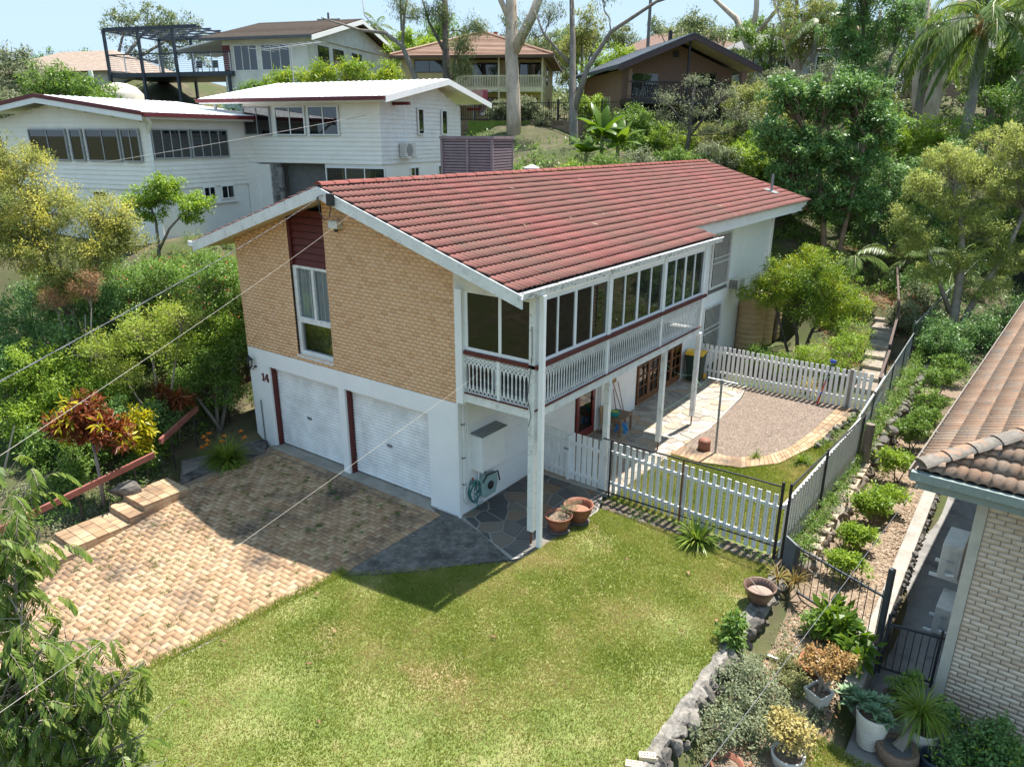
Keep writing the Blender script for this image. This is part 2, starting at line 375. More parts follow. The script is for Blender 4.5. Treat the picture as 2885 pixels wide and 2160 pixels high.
# ------------------------------------------------------------------ lawn
lawn_m = M('lawn_soil_and_thatch', [(.15, (.1, .14, .03)), (.45, (.16, .2, .05)), (.7, (.24, .25, .09)), (1, (.36, .29, .16))], .95, 1.3, bump=.8, bs=60, stains=((.55, .56, .68, (.34, .26, .14), None),))
def inpoly(P, poly):
    x, y = P[:, 0], P[:, 1]; c = np.zeros(len(P), bool)
    for i in range(len(poly)):
        x1, y1 = poly[i]; x2, y2 = poly[(i+1) % len(poly)]
        cnd = ((y1 > y) != (y2 > y)) & (x < (x2-x1)*(y-y1)/(y2-y1+1e-12)+x1); c ^= cnd
    return c
def lawn_z(x, y): return .012*np.sin(x*1.3+.4)*np.cos(y*1.1)+.0*x
def lawn_mask(x, y):
    # lawn is right of the drive edge and below the apron edge line (-.4,-3.1)->(2.1,-.75)->(2.42,2.2)
    edge_drive = -.42+np.where(y < -3.1, (y+3.1)*.13, 0)
    left_line = np.where(y < -3.1, edge_drive, np.where(y < -.75, -.4+(y+3.1)*(2.5/2.35), 2.1+(y+.75)*.11))
    return (x > left_line) & (x < 6.45) & (y < 2.22)
lw = grid_sheet('lawn', -1.6, 6.5, -12, 2.3, .1, lambda x, y: lawn_z(x, y), lawn_m, lawn_mask); lw['kind'] = 'structure'
lb = grid_sheet('back_lawn', 2.2, 6.3, 2.7, 8.6, .1, lambda x, y: lawn_z(x, y)-.045, lawn_m, lambda x, y: (x > 2.2) & (x < 6.25) & (y > 2.75)); lb['kind'] = 'structure'
GRASS = LEAF('grass_blade', [(.1, (.13, .185, .028)), (.38, (.22, .275, .05)), (.58, (.31, .33, .085)), (.76, (.45, .38, .17)), (1, (.5, .39, .22))], .45, .6, .2, ns=.6, nmix=.6)
def grass(name, n, mask, box, zf, h=(.025, .055), mat=GRASS, w=.006):
    x0, x1, y0, y1 = box; P = NP.random((int(n*1.9), 2))*(x1-x0, y1-y0)+(x0, y0)
    P = P[mask(P[:, 0], P[:, 1])][:n]; n = len(P)
    z = zf(P[:, 0], P[:, 1]); a = NP.random(n)*6.283; hh = NP.uniform(h[0], h[1], n); lean = NP.uniform(.1, 1.1, n)*hh
    b = NP.random(n)*6.283; V = np.empty((n, 3, 3)); ww = w*NP.uniform(.7, 1.6, n)
    V[:, 0] = np.stack([P[:, 0]-np.cos(a)*ww, P[:, 1]-np.sin(a)*ww, z-.004], -1)
    V[:, 1] = np.stack([P[:, 0]+np.cos(a)*ww, P[:, 1]+np.sin(a)*ww, z-.004], -1)
    V[:, 2] = np.stack([P[:, 0]+np.cos(b)*lean, P[:, 1]+np.sin(b)*lean, z+hh], -1)
    o = link(name, np_mesh(name, V.reshape(-1, 3), np.arange(3*n).reshape(-1, 3), mat)); o['kind'] = 'stuff'
    return o
DRY = [(5.5, -3.9, 1.0), (6.3, -1.9, .7), (-.3, -4.2, .55), (6.0, -3.1, .8), (3.2, -5.3, .9), (6.2, .7, .5), (4.9, -4.8, 1.0), (5.5, -.7, .6), (1.2, -6.0, .9), (.2, -3.0, .4), (3.0, .8, .5)]
def dryness(x, y):
    d = np.zeros_like(x)
    for cx, cy, r in DRY: d = np.maximum(d, np.exp(-((x-cx)**2+(y-cy)**2)/(r*r)))
    w = .5+.5*np.sin(x*2.1+1.3*np.sin(y*1.7))*np.cos(y*2.6+1.1*np.sin(x*1.9)); w2 = .5+.5*np.sin(x*7.3+2*np.sin(y*5.1))*np.sin(y*6.7+x*2.2)
    return np.clip(d*.62+.2*w*w2+.07, 0, .85)
STRAW = LEAF('straw_blade', [(.1, (.2, .19, .06)), (.4, (.34, .29, .11)), (.7, (.44, .36, .17)), (1, (.48, .38, .22))], .3, .7, .15, ns=1.5, nmix=.4)
fade = lambda y: np.clip((12.5+y)/9, .25, 1)
g1 = grass('grass', 270000, lambda x, y: lawn_mask(x, y) & (NP.random(len(x)) < fade(y)*(1-dryness(x, y))), (-1.6, 6.5, -8, 2.3), lawn_z, w=.0065)
tag(g1, 'short patchy green lawn in front of the house', 'grass')
g3 = grass('dry_grass', 90000, lambda x, y: lawn_mask(x, y) & (NP.random(len(x)) < fade(y)*dryness(x, y)*.8), (-1.6, 6.5, -8, 2.3), lawn_z, h=(.015, .04), mat=STRAW, w=.006)
tag(g3, 'dry straw coloured grass in worn patches of the front lawn', 'grass')
g4 = grass('grass', 9000, lambda x, y: (np.abs(x-(-.42+np.where(y < -3.1, (y+3.1)*.13, 0))) < .11) & (y < -3.0), (-1.6, 0, -8, -3), lambda x, y: lawn_z(x, y)+.0, h=(.05, .12), w=.007)
tag(g4, 'longer ragged grass hanging over the driveway edge', 'grass')
g2 = grass('grass', 60000, lambda x, y: (x > 2.3) & (x < 6.2) & (y > 2.8) & (y < 9.5) & ~inpoly(np.stack([x, y], -1), [(2.2, 12), (2.2, 6.15), (3.2, 5.98), (4.25, 6.33), (4.95, 7.18), (5.36, 8.8), (5.6, 10.6), (5.7, 12)]), (2.2, 6.3, 2.7, 9.5), lambda x, y: lawn_z(x, y)-.045, h=(.05, .11))
tag(g2, 'brighter grass growing inside the picket fence by the patio', 'grass')

# ------------------------------------------------------------------ driveway of herringbone clay pavers
bed = grid_sheet('driveway', -6.75, -.38, -12, .0, .25, lambda x, y: drive_z(x, y)-.022, joint_m, lambda x, y: x < -.36+np.where(y < -3.1, (y+3.1)*.13, 0)); bed['kind'] = 'structure'
PW = .115
# explicit lattice: horizontal paver at (k, k + 4m) ... built by stair rows
HER = []
for m in range(-60, 60):
    for k in range(-120, 120):
        x0 = k*PW+m*4*PW; y0 = k*PW*-1
        HER.append((x0+PW, y0+PW/2, 0.)); HER.append((x0+2*PW+PW/2, y0+PW, math.pi/2))
ox, oy = -3.0, -5.0
def drive_ok(x, y, e=.0):
    return (x > -6.42+e+np.clip((-3-y)*.12, -.2, .6)*0) and x < -.52-e+(min(0, y+3.1)*.13) and -9.2 < y < -.34-e
pav = [(ox+a, oy+b, r) for a, b, r in HER if drive_ok(ox+a, oy+b, .09)]
def unit_box(L, Wd, H, bev=.006):
    x, y = L/2, Wd/2; b = bev
    V = np.array([(-x, -y, -H), (x, -y, -H), (x, y, -H), (-x, y, -H), (-x+b, -y+b, 0), (x-b, -y+b, 0), (x-b, y-b, 0), (-x+b, y-b, 0)], float)
    return V, BOXF
PVV, PVF = unit_box(.2245, .1095, .05, .002)
pv_mesh = np_mesh('paver', PVV, PVF, paver_m)
edge = []
y = -.2
while y > -9.2:      # soldier course along the lawn side
    edge.append((-.46+min(0, y+3.1)*.13-.02, y, 0. if y > -3.1 else .13)); y -= .118
x = -.6
while x > -6.4: edge.append((x, -.24, math.pi/2)); x -= .118
allp = pav+edge
camxy = np.array((9.49, -10.97))
def vis_rank(p): return (p[0]-camxy[0])**2+(p[1]-camxy[1])**2
inview = [p for p in allp if p[1] > -6.6+max(0, (-1.6-p[0]))*.0 and p[1] > -7.2+(-p[0])*.12-.2]
inview.sort(key=vis_rank); near = set(id(p) for p in inview[:300])
rest = []
for p in allp:
    z = float(drive_z(p[0], p[1]))+random.uniform(-.004, .005)
    if id(p) in near:
        o = link('paver', pv_mesh, bed, (p[0], p[1], z), (random.uniform(-.008, .008), random.uniform(-.008, .008), p[2]+random.uniform(-.02, .02)))
    else:
        c, s_ = math.cos(p[2]+random.uniform(-.02, .02)), math.sin(p[2]); Vv = PVV.copy()
        rest.append((np.stack([Vv[:, 0]*c-Vv[:, 1]*s_+p[0], Vv[:, 0]*s_+Vv[:, 1]*c+p[1], Vv[:, 2]+z], -1), PVF))
many('pavers', rest, paver_m, bed)
sheet('kerb_strip', [(-.36, -3.2), (-.26, -3.2), (-1.05, -9.2), (-1.15, -9.2)], -.005, concrete, thick=.1)
# weeds in the joints
wd = []
tuft_m = LEAF('weed_blade', [(.1, (.05, .11, .02)), (.6, (.1, .18, .035)), (1, (.18, .24, .06))], .3)
P = np.array([(random.uniform(-6.2, -.7), random.uniform(-7.5, -.4)) for _ in range(170)])
pts = np.repeat(P, 26, 0)+NP.normal(0, .035, (170*26, 2))
wv = np.empty((len(pts), 3, 3)); za = drive_z(pts[:, 0], pts[:, 1]); an = NP.random(len(pts))*6.283
hh = NP.uniform(.02, .06, len(pts)); ln = NP.uniform(.02, .07, len(pts))
wv[:, 0] = np.stack([pts[:, 0]-.005, pts[:, 1], za], -1); wv[:, 1] = np.stack([pts[:, 0]+.005, pts[:, 1]+.004, za], -1)
wv[:, 2] = np.stack([pts[:, 0]+np.cos(an)*ln, pts[:, 1]+np.sin(an)*ln, za+hh], -1)
o = link('weeds', np_mesh('weeds', wv.reshape(-1, 3), np.arange(len(pts)*3).reshape(-1, 3), tuft_m)); o['kind'] = 'stuff'
tag(o, 'small weeds sprouting between the driveway pavers', 'weeds')

# ------------------------------------------------------------------ flagstones
def clip(poly, px, py, nx, ny):
    out = []
    for i in range(len(poly)):
        a = poly[i]; b = poly[(i+1) % len(poly)]
        da = (a[0]-px)*nx+(a[1]-py)*ny; db = (b[0]-px)*nx+(b[1]-py)*ny
        if da <= 0: out.append(a)
        if (da < 0 < db) or (db < 0 < da):
            t = da/(da-db); out.append((a[0]+(b[0]-a[0])*t, a[1]+(b[1]-a[1])*t))
    return out
def flags(parent, region, size, joint, z, mat, zf=None, seed=1, name='flagstone', t=.03):
    """crazy paving: voronoi cells of jittered points clipped to a convex region"""
    rg = random.Random(seed); xs = [p[0] for p in region]; ys = [p[1] for p in region]; pts = []
    x = min(xs)-size
    while x < max(xs)+size:
        y = min(ys)-size
        while y < max(ys)+size:
            pts.append((x+rg.uniform(-.46, .46)*size, y+rg.uniform(-.46, .46)*size)); y += size
        x += size
    cx = sum(xs)/len(xs); cy = sum(ys)/len(ys); n = 0
    for p in pts:
        poly = [(p[0]-size*2, p[1]-size*2), (p[0]+size*2, p[1]-size*2), (p[0]+size*2, p[1]+size*2), (p[0]-size*2, p[1]+size*2)]
        for q in pts:
            dx, dy = q[0]-p[0], q[1]-p[1]; L = math.hypot(dx, dy)
            if 0 < L < size*3.4:
                poly = clip(poly, (p[0]+q[0])/2-dx/L*joint, (p[1]+q[1])/2-dy/L*joint, dx/L, dy/L)
                if len(poly) < 3: break
        for i in range(len(region)):
            if len(poly) < 3: break
            a, b = region[i], region[(i+1) % len(region)]; ex, ey = b[0]-a[0], b[1]-a[1]; L = math.hypot(ex, ey)
            nx, ny = ey/L, -ex/L
            if (cx-a[0])*nx+(cy-a[1])*ny > 0: nx, ny = -nx, -ny
            poly = clip(poly, a[0], a[1], nx, ny)
        if len(poly) < 3: continue
        ar = abs(sum(poly[i][0]*poly[(i+1) % len(poly)][1]-poly[(i+1) % len(poly)][0]*poly[i][1] for i in range(len(poly))))/2
        if ar < .012: continue
        mx = sum(q[0] for q in poly)/len(poly); my = sum(q[1] for q in poly)/len(poly); dz = rg.uniform(-.006, .008)
        m = MB(); top = [(mx+(q[0]-mx)*.97+rg.uniform(-.008, .008), my+(q[1]-my)*.97+rg.uniform(-.008, .008), z+dz+(zf(q[0], q[1]) if zf else 0)) for q in poly]
        bot = [(q[0], q[1], z-t+(zf(q[0], q[1]) if zf else 0)) for q in poly]; k = len(poly)
        m.v = bot+top; m.f = [tuple(range(k, 2*k))]+[(i, (i+1) % k, k+(i+1) % k, k+i) for i in range(k)]
        m.build(name, mat, parent); n += 1
    return n
pat = sheet('patio', [(.0, 2.95), (2.3, 2.95), (2.4, 6.6), (2.55, 8.4), (2.35, 11.6), (2.1, 12.9), (0, 12.9)], -.004, flagjoint, thick=.1)
flags(pat, [(.02, 3.0), (2.3, 3.0), (2.52, 8.4), (2.3, 11.6), (2.1, 12.85), (.02, 12.85)], .38, .009, .012, flag_m, seed=3)
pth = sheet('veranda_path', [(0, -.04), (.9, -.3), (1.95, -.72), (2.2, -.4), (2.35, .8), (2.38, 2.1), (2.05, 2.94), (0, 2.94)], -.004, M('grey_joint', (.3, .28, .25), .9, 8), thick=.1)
flags(pth, [(.03, .0), (.9, -.28), (1.9, -.68), (2.18, -.35), (2.3, .8), (2.34, 2.1), (2.03, 2.9), (.03, 2.9)], .44, .016, .012, M('shade_dark_slate_flag', [(.0, (.05, .05, .052)), (.35, (.1, .098, .095)), (.6, (.16, .14, .115)), (.85, (.2, .13, .08)), (1, (.26, .24, .215))], .7, 2.2, rnd=.75, bump=.5, bs=25), seed=8)  # dark slate stones, deepened by veranda shade put into the colour
ap = [(-.36, -3.16)]+[(-.36+2.3*i/14+random.uniform(-.05, .05), -3.16+2.41*i/14-.16*math.sin(math.pi*i/14)+random.uniform(-.04, .04)) for i in range(1, 14)]+[(1.94, -.75), (.9, -.31), (0, -.05), (-.5, -.06), (-.85, -.08), (-.37, -.2)]
sheet('apron', ap, .012, darkconc, thick=.12)
sheet('garage_sill', [(-6.64, -.2), (-.6, -.2), (-.86, .33), (-6.64, .33)], .006, concrete, thick=.12)
lp = sheet('side_path', [(-6.55, -2.9), (-6.6, -2.1), (-6.5, -.5), (-7.3, .2), (-7.55, 1.6), (-8.9, 1.4), (-8.7, -.6), (-7.9, -2.1)], .035, darkconc, thick=.4)
flags(lp, [(-6.6, -2.8), (-6.62, -2.1), (-7.35, .2), (-7.55, 1.5), (-8.85, 1.35), (-8.65, -.6), (-7.85, -2.1)], .42, .012, .047, M('dark_path_stone', [(.1, (.09, .085, .08)), (.9, (.24, .22, .2))], .85, 3, rnd=.6, bump=.4), seed=5)

# gravel yard with curved brick edging
grav_m = M('pinkish_gravel', [(.0, (.1, .075, .055)), (.4, (.19, .145, .11)), (.75, (.27, .215, .165)), (1, (.37, .31, .25))], .9, 8, rnd=.8, bump=.2)
gyard = sheet('gravel_bed', [(2.42, 6.8), (3.1, 6.75), (3.9, 6.85), (4.5, 7.4), (4.85, 8.4), (5.0, 9.8), (5.12, 12), (5.3, 12.78), (2.15, 12.78), (2.4, 11.6), (2.5, 8.4)], -.012, M('gravel_base', [(.1, (.16, .115, .09)), (.9, (.28, .21, .17))], .95, 9, bump=.6), thick=.1)
def chips(name, n, poly, zf, size, mat, flat=.35):
    xs = [p[0] for p in poly]; ys = [p[1] for p in poly]
    P = NP.random((int(n*2.5), 2))*(max(xs)-min(xs), max(ys)-min(ys))+(min(xs), min(ys)); P = P[inpoly(P, poly)][:n]; n = len(P)
    a = NP.random(n)*6.283; L = NP.uniform(.5, 1.3, n)*size; Wd = L*NP.uniform(.35, .8, n); H = L*flat
    ca, sa = np.cos(a), np.sin(a); V = np.empty((n, 5, 3)); z = zf(P[:, 0], P[:, 1])
    for k, (u, v) in enumerate(((-1, -1), (1, -1), (1, 1), (-1, 1))):
        V[:, k, 0] = P[:, 0]+(u*L*ca-v*Wd*sa)/2; V[:, k, 1] = P[:, 1]+(u*L*sa+v*Wd*ca)/2; V[:, k, 2] = z-.004+NP.uniform(0, .012, n)
    V[:, 4] = np.stack([P[:, 0]+NP.normal(0, .15, n)*L, P[:, 1]+NP.normal(0, .15, n)*L, z+H], -1)
    F = np.array([[0, 1, 4], [1, 2, 4], [2, 3, 4], [3, 0, 4]]); F = (F[None]+np.arange(n)[:, None, None]*5).reshape(-1, 3)
    o = link(name, np_mesh(name, V.reshape(-1, 3), F, mat)); o['kind'] = 'stuff'
    return o
o = chips('gravel', 13000, [(2.42, 6.8), (3.1, 6.75), (3.9, 6.85), (4.5, 7.4), (4.85, 8.4), (5.0, 9.8), (5.12, 12), (5.3, 12.7), (2.2, 12.7), (2.42, 11.6), (2.52, 8.4)], lambda x, y: x*0-.012, .035, grav_m)
tag(o, 'pinkish gravel filling the yard beside the patio', 'gravel')
ed = sheet('brick_edging', [(2.3, 6.72), (3.1, 6.74), (3.9, 6.82), (4.5, 7.38), (4.87, 8.4), (5.02, 9.8), (5.14, 12), (5.2, 12.7), (5.75, 12.5), (5.6, 10.6), (5.36, 8.8), (4.95, 7.2), (4.25, 6.35), (3.2, 6.0), (2.35, 6.1)], -.006, joint_m, thick=.3)
inner = [(2.3, 6.74), (3.1, 6.76), (3.9, 6.84), (4.5, 7.4), (4.87, 8.42), (5.02, 9.8), (5.14, 12), (5.2, 12.7)]
outer = [(2.35, 6.05), (3.2, 5.98), (4.25, 6.33), (4.95, 7.18), (5.36, 8.8), (5.6, 10.6), (5.72, 12), (5.76, 12.6)]
def along(pl, t):
    L = [math.dist(pl[i], pl[i+1]) for i in range(len(pl)-1)]; s_ = t*sum(L)
    for i, l in enumerate(L):
        if s_ <= l or i == len(L)-1:
            return pl[i][0]+(pl[i+1][0]-pl[i][0])*s_/l, pl[i][1]+(pl[i+1][1]-pl[i][1])*s_/l
        s_ -= l
nS = 62
for i in range(nS):
    rows = 1 if i < 22 else 3
    for k in range(rows):
        t0, t1 = i/nS+.0008, (i+1)/nS-.0008; A0, A1, B0, B1 = along(inner, t0), along(inner, t1), along(outer, t0), along(outer, t1)
        f0, f1 = k/rows+.012, (k+1)/rows-.012; L2 = lambda a, b, f: (a[0]+(b[0]-a[0])*f, a[1]+(b[1]-a[1])*f)
        z = .012+random.uniform(-.004, .006)
        MB().prism([(*L2(A0, B0, f0), z-.05), (*L2(A1, B1, f0), z-.05), (*L2(A1, B1, f1), z-.05), (*L2(A0, B0, f1), z-.05)][::-1], (0, 0, .05)).build('edging_brick', paver_m, ed)

# ------------------------------------------------------------------ brick steps beside the drive
st = empty('garden_steps', (-6.3, -4.5, -.3), 0, 'cream brick garden steps running down beside the driveway', 'steps')
zt = [.16, .02, -.12, -.26, -.40, -.54]; yb = [-3.05, -4.15, -4.5, -5.72, -6.1, -6.95, -7.4]
for k in range(6):
    y1, y0, z = yb[k], yb[k+1], zt[k]; x0, x1 = -6.85+.02*k, -5.9+.02*k
    MB().cube(x0+.6+5.7, x1-.012+6.3, y0+4.5+.012, y1+4.5-.002, z-.5+.3, z-.03+.3).build('step_core', mortar_m, st)
    nyy = max(1, round((y1-y0)/.235)); dy = (y1-y0)/nyy
    for j in range(nyy):                                   # tread bricks
        for i in range(4):
            dx = (x1-x0)/4; zz = z+random.uniform(-.004, .004)
            MB().cube(x0+i*dx+.006+6.3, x0+(i+1)*dx-.006+6.3, y0+j*dy+.006+4.5, y0+(j+1)*dy-.006+4.5, zz-.06+.3, zz+.3).build('brick', paver_m, st)
    for c in range(3):                                     # riser courses facing the drive and the next step
        zz = z-.07-c*.085
        for j in range(nyy):
            MB().cube(x1-.02+6.3, x1-.002+6.3, y0+j*dy+.006+4.5, y0+(j+1)*dy-.006+4.5, zz-.075+.3, zz+.3).build('brick', paver_m, st)
        for i in range(4):
            dx = (x1-x0)/4
            if c < 2: MB().cube(x0+i*dx+.006+6.3, x0+(i+1)*dx-.006+6.3, y0-.004+4.5, y0+.012+4.5, zz-.075+.3, zz+.3).build('brick', paver_m, st)
# ------------------------------------------------------------------ main house
H = empty('brick_house', (0, 0, 0), 0, 'two storey cream brick house with red tiled roof, twin white garage doors and glazed veranda', 'house')
F0 = FACE_Y(0); FR0 = FACE_X(0); HB = 2.73; HO = 2.287; RX, RZ, SL = -3.28, 7.12, .31; YE = 20.9
def roof_z(x): return RZ-SL*abs(x-RX)
# ground storey front wall around two openings
w = MB()
for a0, a1 in ((-7.5, -6.64), (-3.87, -3.65), (-.874, 0)): w.box(F0, a0, a1, -.3, 0, -.15, HO)
w.box(F0, -7.5, 0, -.3, 0, HO, HB-.004)
soften(w.build('wall', white_wall, H), .008)
MB().box(FR0, .3, 20.6, -.3, -.02, -.15, HB-.01).box(FR0, 0.3, 20.6, -7.5, -7.2, -.15, HB-.01).box(F0, -7.5, 0, -20.6, -20.3, -.15, HB-.01).build('side_wall', mortar_m, H)
z = -.1; k = 0
while z < HB-.02:                     # painted block courses of the side wall
    z2 = min(z+.197, HB-.012)
    segs = [(0.004, 4.9), (6.32, 8.55), (11.95, 20.6)] if z2 < 2.15 else [(.004, 20.6)]
    for a0, a1 in segs: MB().box(FR0, a0, a1, -.02, random.uniform(-.001, .002), z, z2).build('block_course', white_wall, H)
    z += .2
MB().cube(-7.2, -.3, .3, 20.3, -.1, -.06).build('garage_floor', concrete, H)
# garage roller doors
for a0, a1 in ((-6.64, -3.87), (-3.65, -.874)):
    m = MB(); n = 27; pts = []
    for i in range(n):
        zz = .03+i*(HO-.03)/n; d = (HO-.03)/n
        pts += [(zz, 0), (zz+d*.18, .016), (zz+d*.72, .016), (zz+d*.86, 0)]
    pts.append((HO, 0))
    for zz, b in pts:
        m.v.append((a0+.02, .22-b, zz)); m.v.append((a1, .22-b, zz))
    for i in range(len(pts)-1): m.f.append((2*i, 2*i+1, 2*i+3, 2*i+2))
    dr = m.build('roller_door', M('door_paint', (.83, .83, .82), .45, 2, bump=.03, stains=((1.2, .6, .8, (.62, .61, .58), (1, 1, .4)),)), H)
    hm = (a0+a1)/2-.1
    MB().box(F0, hm-.08, hm+.08, -.2, -.185, 1.02, 1.09).build('handle', galv, dr)
    MB().box(F0, a0+.004, a0+.05, -.34, -.07, 0, HO-.004).build('door_jamb', redwood, H)
    j = MB()
    for i in range(30): j.box(F0, a0+.055, a0+.075, -.21, -.19, .05+i*.074, .08+i*.074)
    j.build('door_guide', metal_dk, H)
    MB().box(F0, a0+.02, a1, -.225, -.19, HO-.13, HO-.002).build('door_head', white, H)
    MB().box(F0, a0, a1, -.32, -.30, 0, HO).build('garage_backing', dark_room, H)
# upper storey core (mortar) with gable, window slot at the strip
MB().prism([(-7.48, .009, HB), (-5.3, .009, HB), (-5.3, .009, roof_z(-5.3)-.14), (-7.48, .009, roof_z(-7.48)-.14)], (0, .25, 0)).prism([(-3.95, .009, HB), (-.02, .009, HB), (-.02, .009, roof_z(0)-.14), (RX, .009, RZ-.14), (-3.95, .009, roof_z(-3.95)-.14)], (0, .25, 0)).prism([(-5.3, .009, HB), (-3.95, .009, HB), (-3.95, .009, 2.82), (-5.3, .009, 2.82)], (0, .25, 0)).build('gable_wall', mortar_m, H)
MB().cube(-7.48, -7.2, .28, 20.6, HB, 5.72).cube(-7.2, 0, 20.3, 20.6, HB, 5.7).build('rear_wall', mortar_m, H)
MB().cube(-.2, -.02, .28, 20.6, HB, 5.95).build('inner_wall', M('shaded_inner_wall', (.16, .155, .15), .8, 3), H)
MB().cube(-7.2, -.2, .28, 20.3, HB-.02, HB+.02).build('upper_floor', dark_room, H)
# bricks of the gable wall
BV, BF = unit_box(.18, .077, .03, .0015)            # L along a, W along c, depth outwards
def brick_on(fr, a, c, L=.18, jit=.0):
    V = BV.copy(); V[:, 0] *= L/.18
    o = np.array(fr.p(a, jit, c)); u = np.array(fr.u); n = np.array(fr.n)
    return o+V[:, :1]*u+np.array([[0, 0, 1.]])*V[:, 1:2]+V[:, 2:3]*n
br = []; nc = 52
for r in range(nc):
    c = HB+.043+r*.086; a = -7.5-(0 if r % 2 else .095)
    while a < 0:
        s0, s1 = max(a, -7.5), min(a+.18, 0)
        for w0, w1 in ((-7.5, -5.3), (-3.95, 0)) if c > 2.86 else ((-7.5, 0),):
            t0, t1 = max(s0, w0), min(s1, w1)
            if t1-t0 > .05 and c < min(roof_z(t0), roof_z(t1))-.17: br.append(((t0+t1)/2, c, t1-t0))
        a += .19
bmesh_cache = {}
def brick_mesh(L, mat, tagn):
    k = (round(L, 2), tagn)
    if k not in bmesh_cache:
        V = BV.copy(); V[:, 0] *= L/.18
        # stand upright: local x along wall, z up, y into the wall
        bmesh_cache[k] = np_mesh('brick', np.stack([V[:, 0], -V[:, 2], V[:, 1]], -1), BF, mat)
    return bmesh_cache[k]
br.sort(key=lambda b: (b[0]-1.5)**2+(b[1]-4)**2*.5)
restb = []
for i, (a, c, L) in enumerate(br):
    j = random.uniform(-.002, .003)
    if i < 300: link('brick', brick_mesh(L, brick_m, 'cream'), H, (a, -j, c))
    else: restb.append((brick_on(F0, a, c, L, j), BF))
FL = FR((-7.5, 0, 0), (0, 1, 0), (-1, 0, 0))
for r in range(34):
    c = HB+.043+r*.086; a = (.095 if r % 2 else 0)+.1
    while a < 20.5: restb.append((brick_on(FL, a, c), BF)); a += .19
for r in range(40):    # reveal bricks of the window slot
    c = 2.87+.043+r*.086
    if c < 6.2:
        restb.append((brick_on(FR((-5.3, 0, 0), (0, 1, 0), (1, 0, 0)), .06, c, .115), BF)); restb.append((brick_on(FR((-3.95, 0, 0), (0, 1, 0), (-1, 0, 0)), .06, c, .115), BF))
many('brickwork', restb, brick_m, H)
for r in range(28):    # return of the brick at the veranda corner
    c = HB+.35+r*.086
    if c < 5.2: link('brick', brick_mesh(.11, brick_m, 'cream'), H, (.0, .06, c), (0, 0, R(90)))
# window strip: red boards over a tall white window
y = .1; z = 5.16
while z < 6.5:
    z2 = z+.15
    m = MB(); m.v = [(-5.22, y-.03, z), (-3.952, y-.03, z), (-3.952, y+.005, z2), (-5.22, y+.005, z2), (-5.22, y+.1, z), (-3.952, y+.1, z), (-3.952, y+.1, z2), (-5.22, y+.1, z2)]
    m.f = [(0, 1, 2, 3), (0, 4, 5, 1), (0, 3, 7, 4), (1, 5, 6, 2)]
    m.build('red_board', redwood, H); z += .168
MB().cube(-5.3, -5.22, .02, .2, 5.16, 6.45).build('red_trim', redwood, H)
wn = MB(); Y0 = .1
for a0, a1, c0, c1 in ((-5.3, -5.17, 2.87, 5.16), (-4.0, -3.95, 2.87, 5.16), (-5.17, -4.0, 5.09, 5.16), (-5.17, -4.0, 3.73, 3.87), (-5.17, -4.0, 2.9, 3.0), (-4.62, -4.53, 3.87, 5.09)): wn.cube(a0, a1, Y0-.03, Y0+.08, c0, c1)
wo = soften(wn.build('window', white_old, H), .006)
for a0, a1, c0, c1 in ((-5.17, -4.62, 3.87, 5.09), (-4.53, -4.0, 3.87, 5.09), (-5.17, -4.0, 3.0, 3.73)): MB().cube(a0, a1, Y0+.03, Y0+.035, c0, c1).build('pane', GLASS('clear_glass', (.75, .78, .8), .9), wo)
m = MB()
for i in range(48):
    a = -5.17+i*1.17/48; b = -5.17+(i+1)*1.17/48; f = lambda t: .16+.025*math.sin(t*40)+.012*math.sin(t*93)
    m.poly([(a, f(a), 3.87), (b, f(b), 3.87), (b, f(b), 5.12), (a, f(a), 5.12)])
m.build('curtain', curtain, wo)
MB().cube(-5.3, -3.95, .29, .3, 2.8, 6.5).build('room_backing', dark_room, wo); MB().cube(-5.17, -4.0, .25, .27, 2.9, 3.8).build('brown_blind', M('brown_blind', (.1, .065, .03), .8, 6, bump=0), wo)
m = MB(); m.prism([(-5.3, -.03, 2.83), (-5.3, -.03, 2.86), (-5.3, .12, 2.91), (-5.3, .12, 2.83)], (1.35, 0, 0)); m.build('window_sill', white_old, H)
# -------- roof
deckr = MB()
for s_, xe, y0, y1 in ((1, 1.95, -.56, 8.95), (1, 1.13, 8.95, YE-.03), (-1, -8.42, -.56, YE-.03)):
    zt_ = roof_z(xe)
    deckr.prism([(RX, y0, RZ-.03), (xe, y0, zt_-.03), (xe, y0, zt_-.06), (RX, y0, RZ-.06)], (0, y1-y0, 0))
roof = deckr.build('roof', dark_room, H)
sof = MB()
for xe, y0, y1 in ((1.93, -.56, 8.95), (1.11, 8.95, YE-.05), (-8.4, -.56, YE-.05)):
    zt_ = roof_z(xe); sof.prism([(RX, y0, RZ-.165), (xe, y0, zt_-.165), (xe, y0, zt_-.18), (RX, y0, RZ-.18)], (0, y1-y0, 0))
sof.build('soffit', M('cream_soffit', (.6, .5, .36), .7, 3, bump=.05), roof)
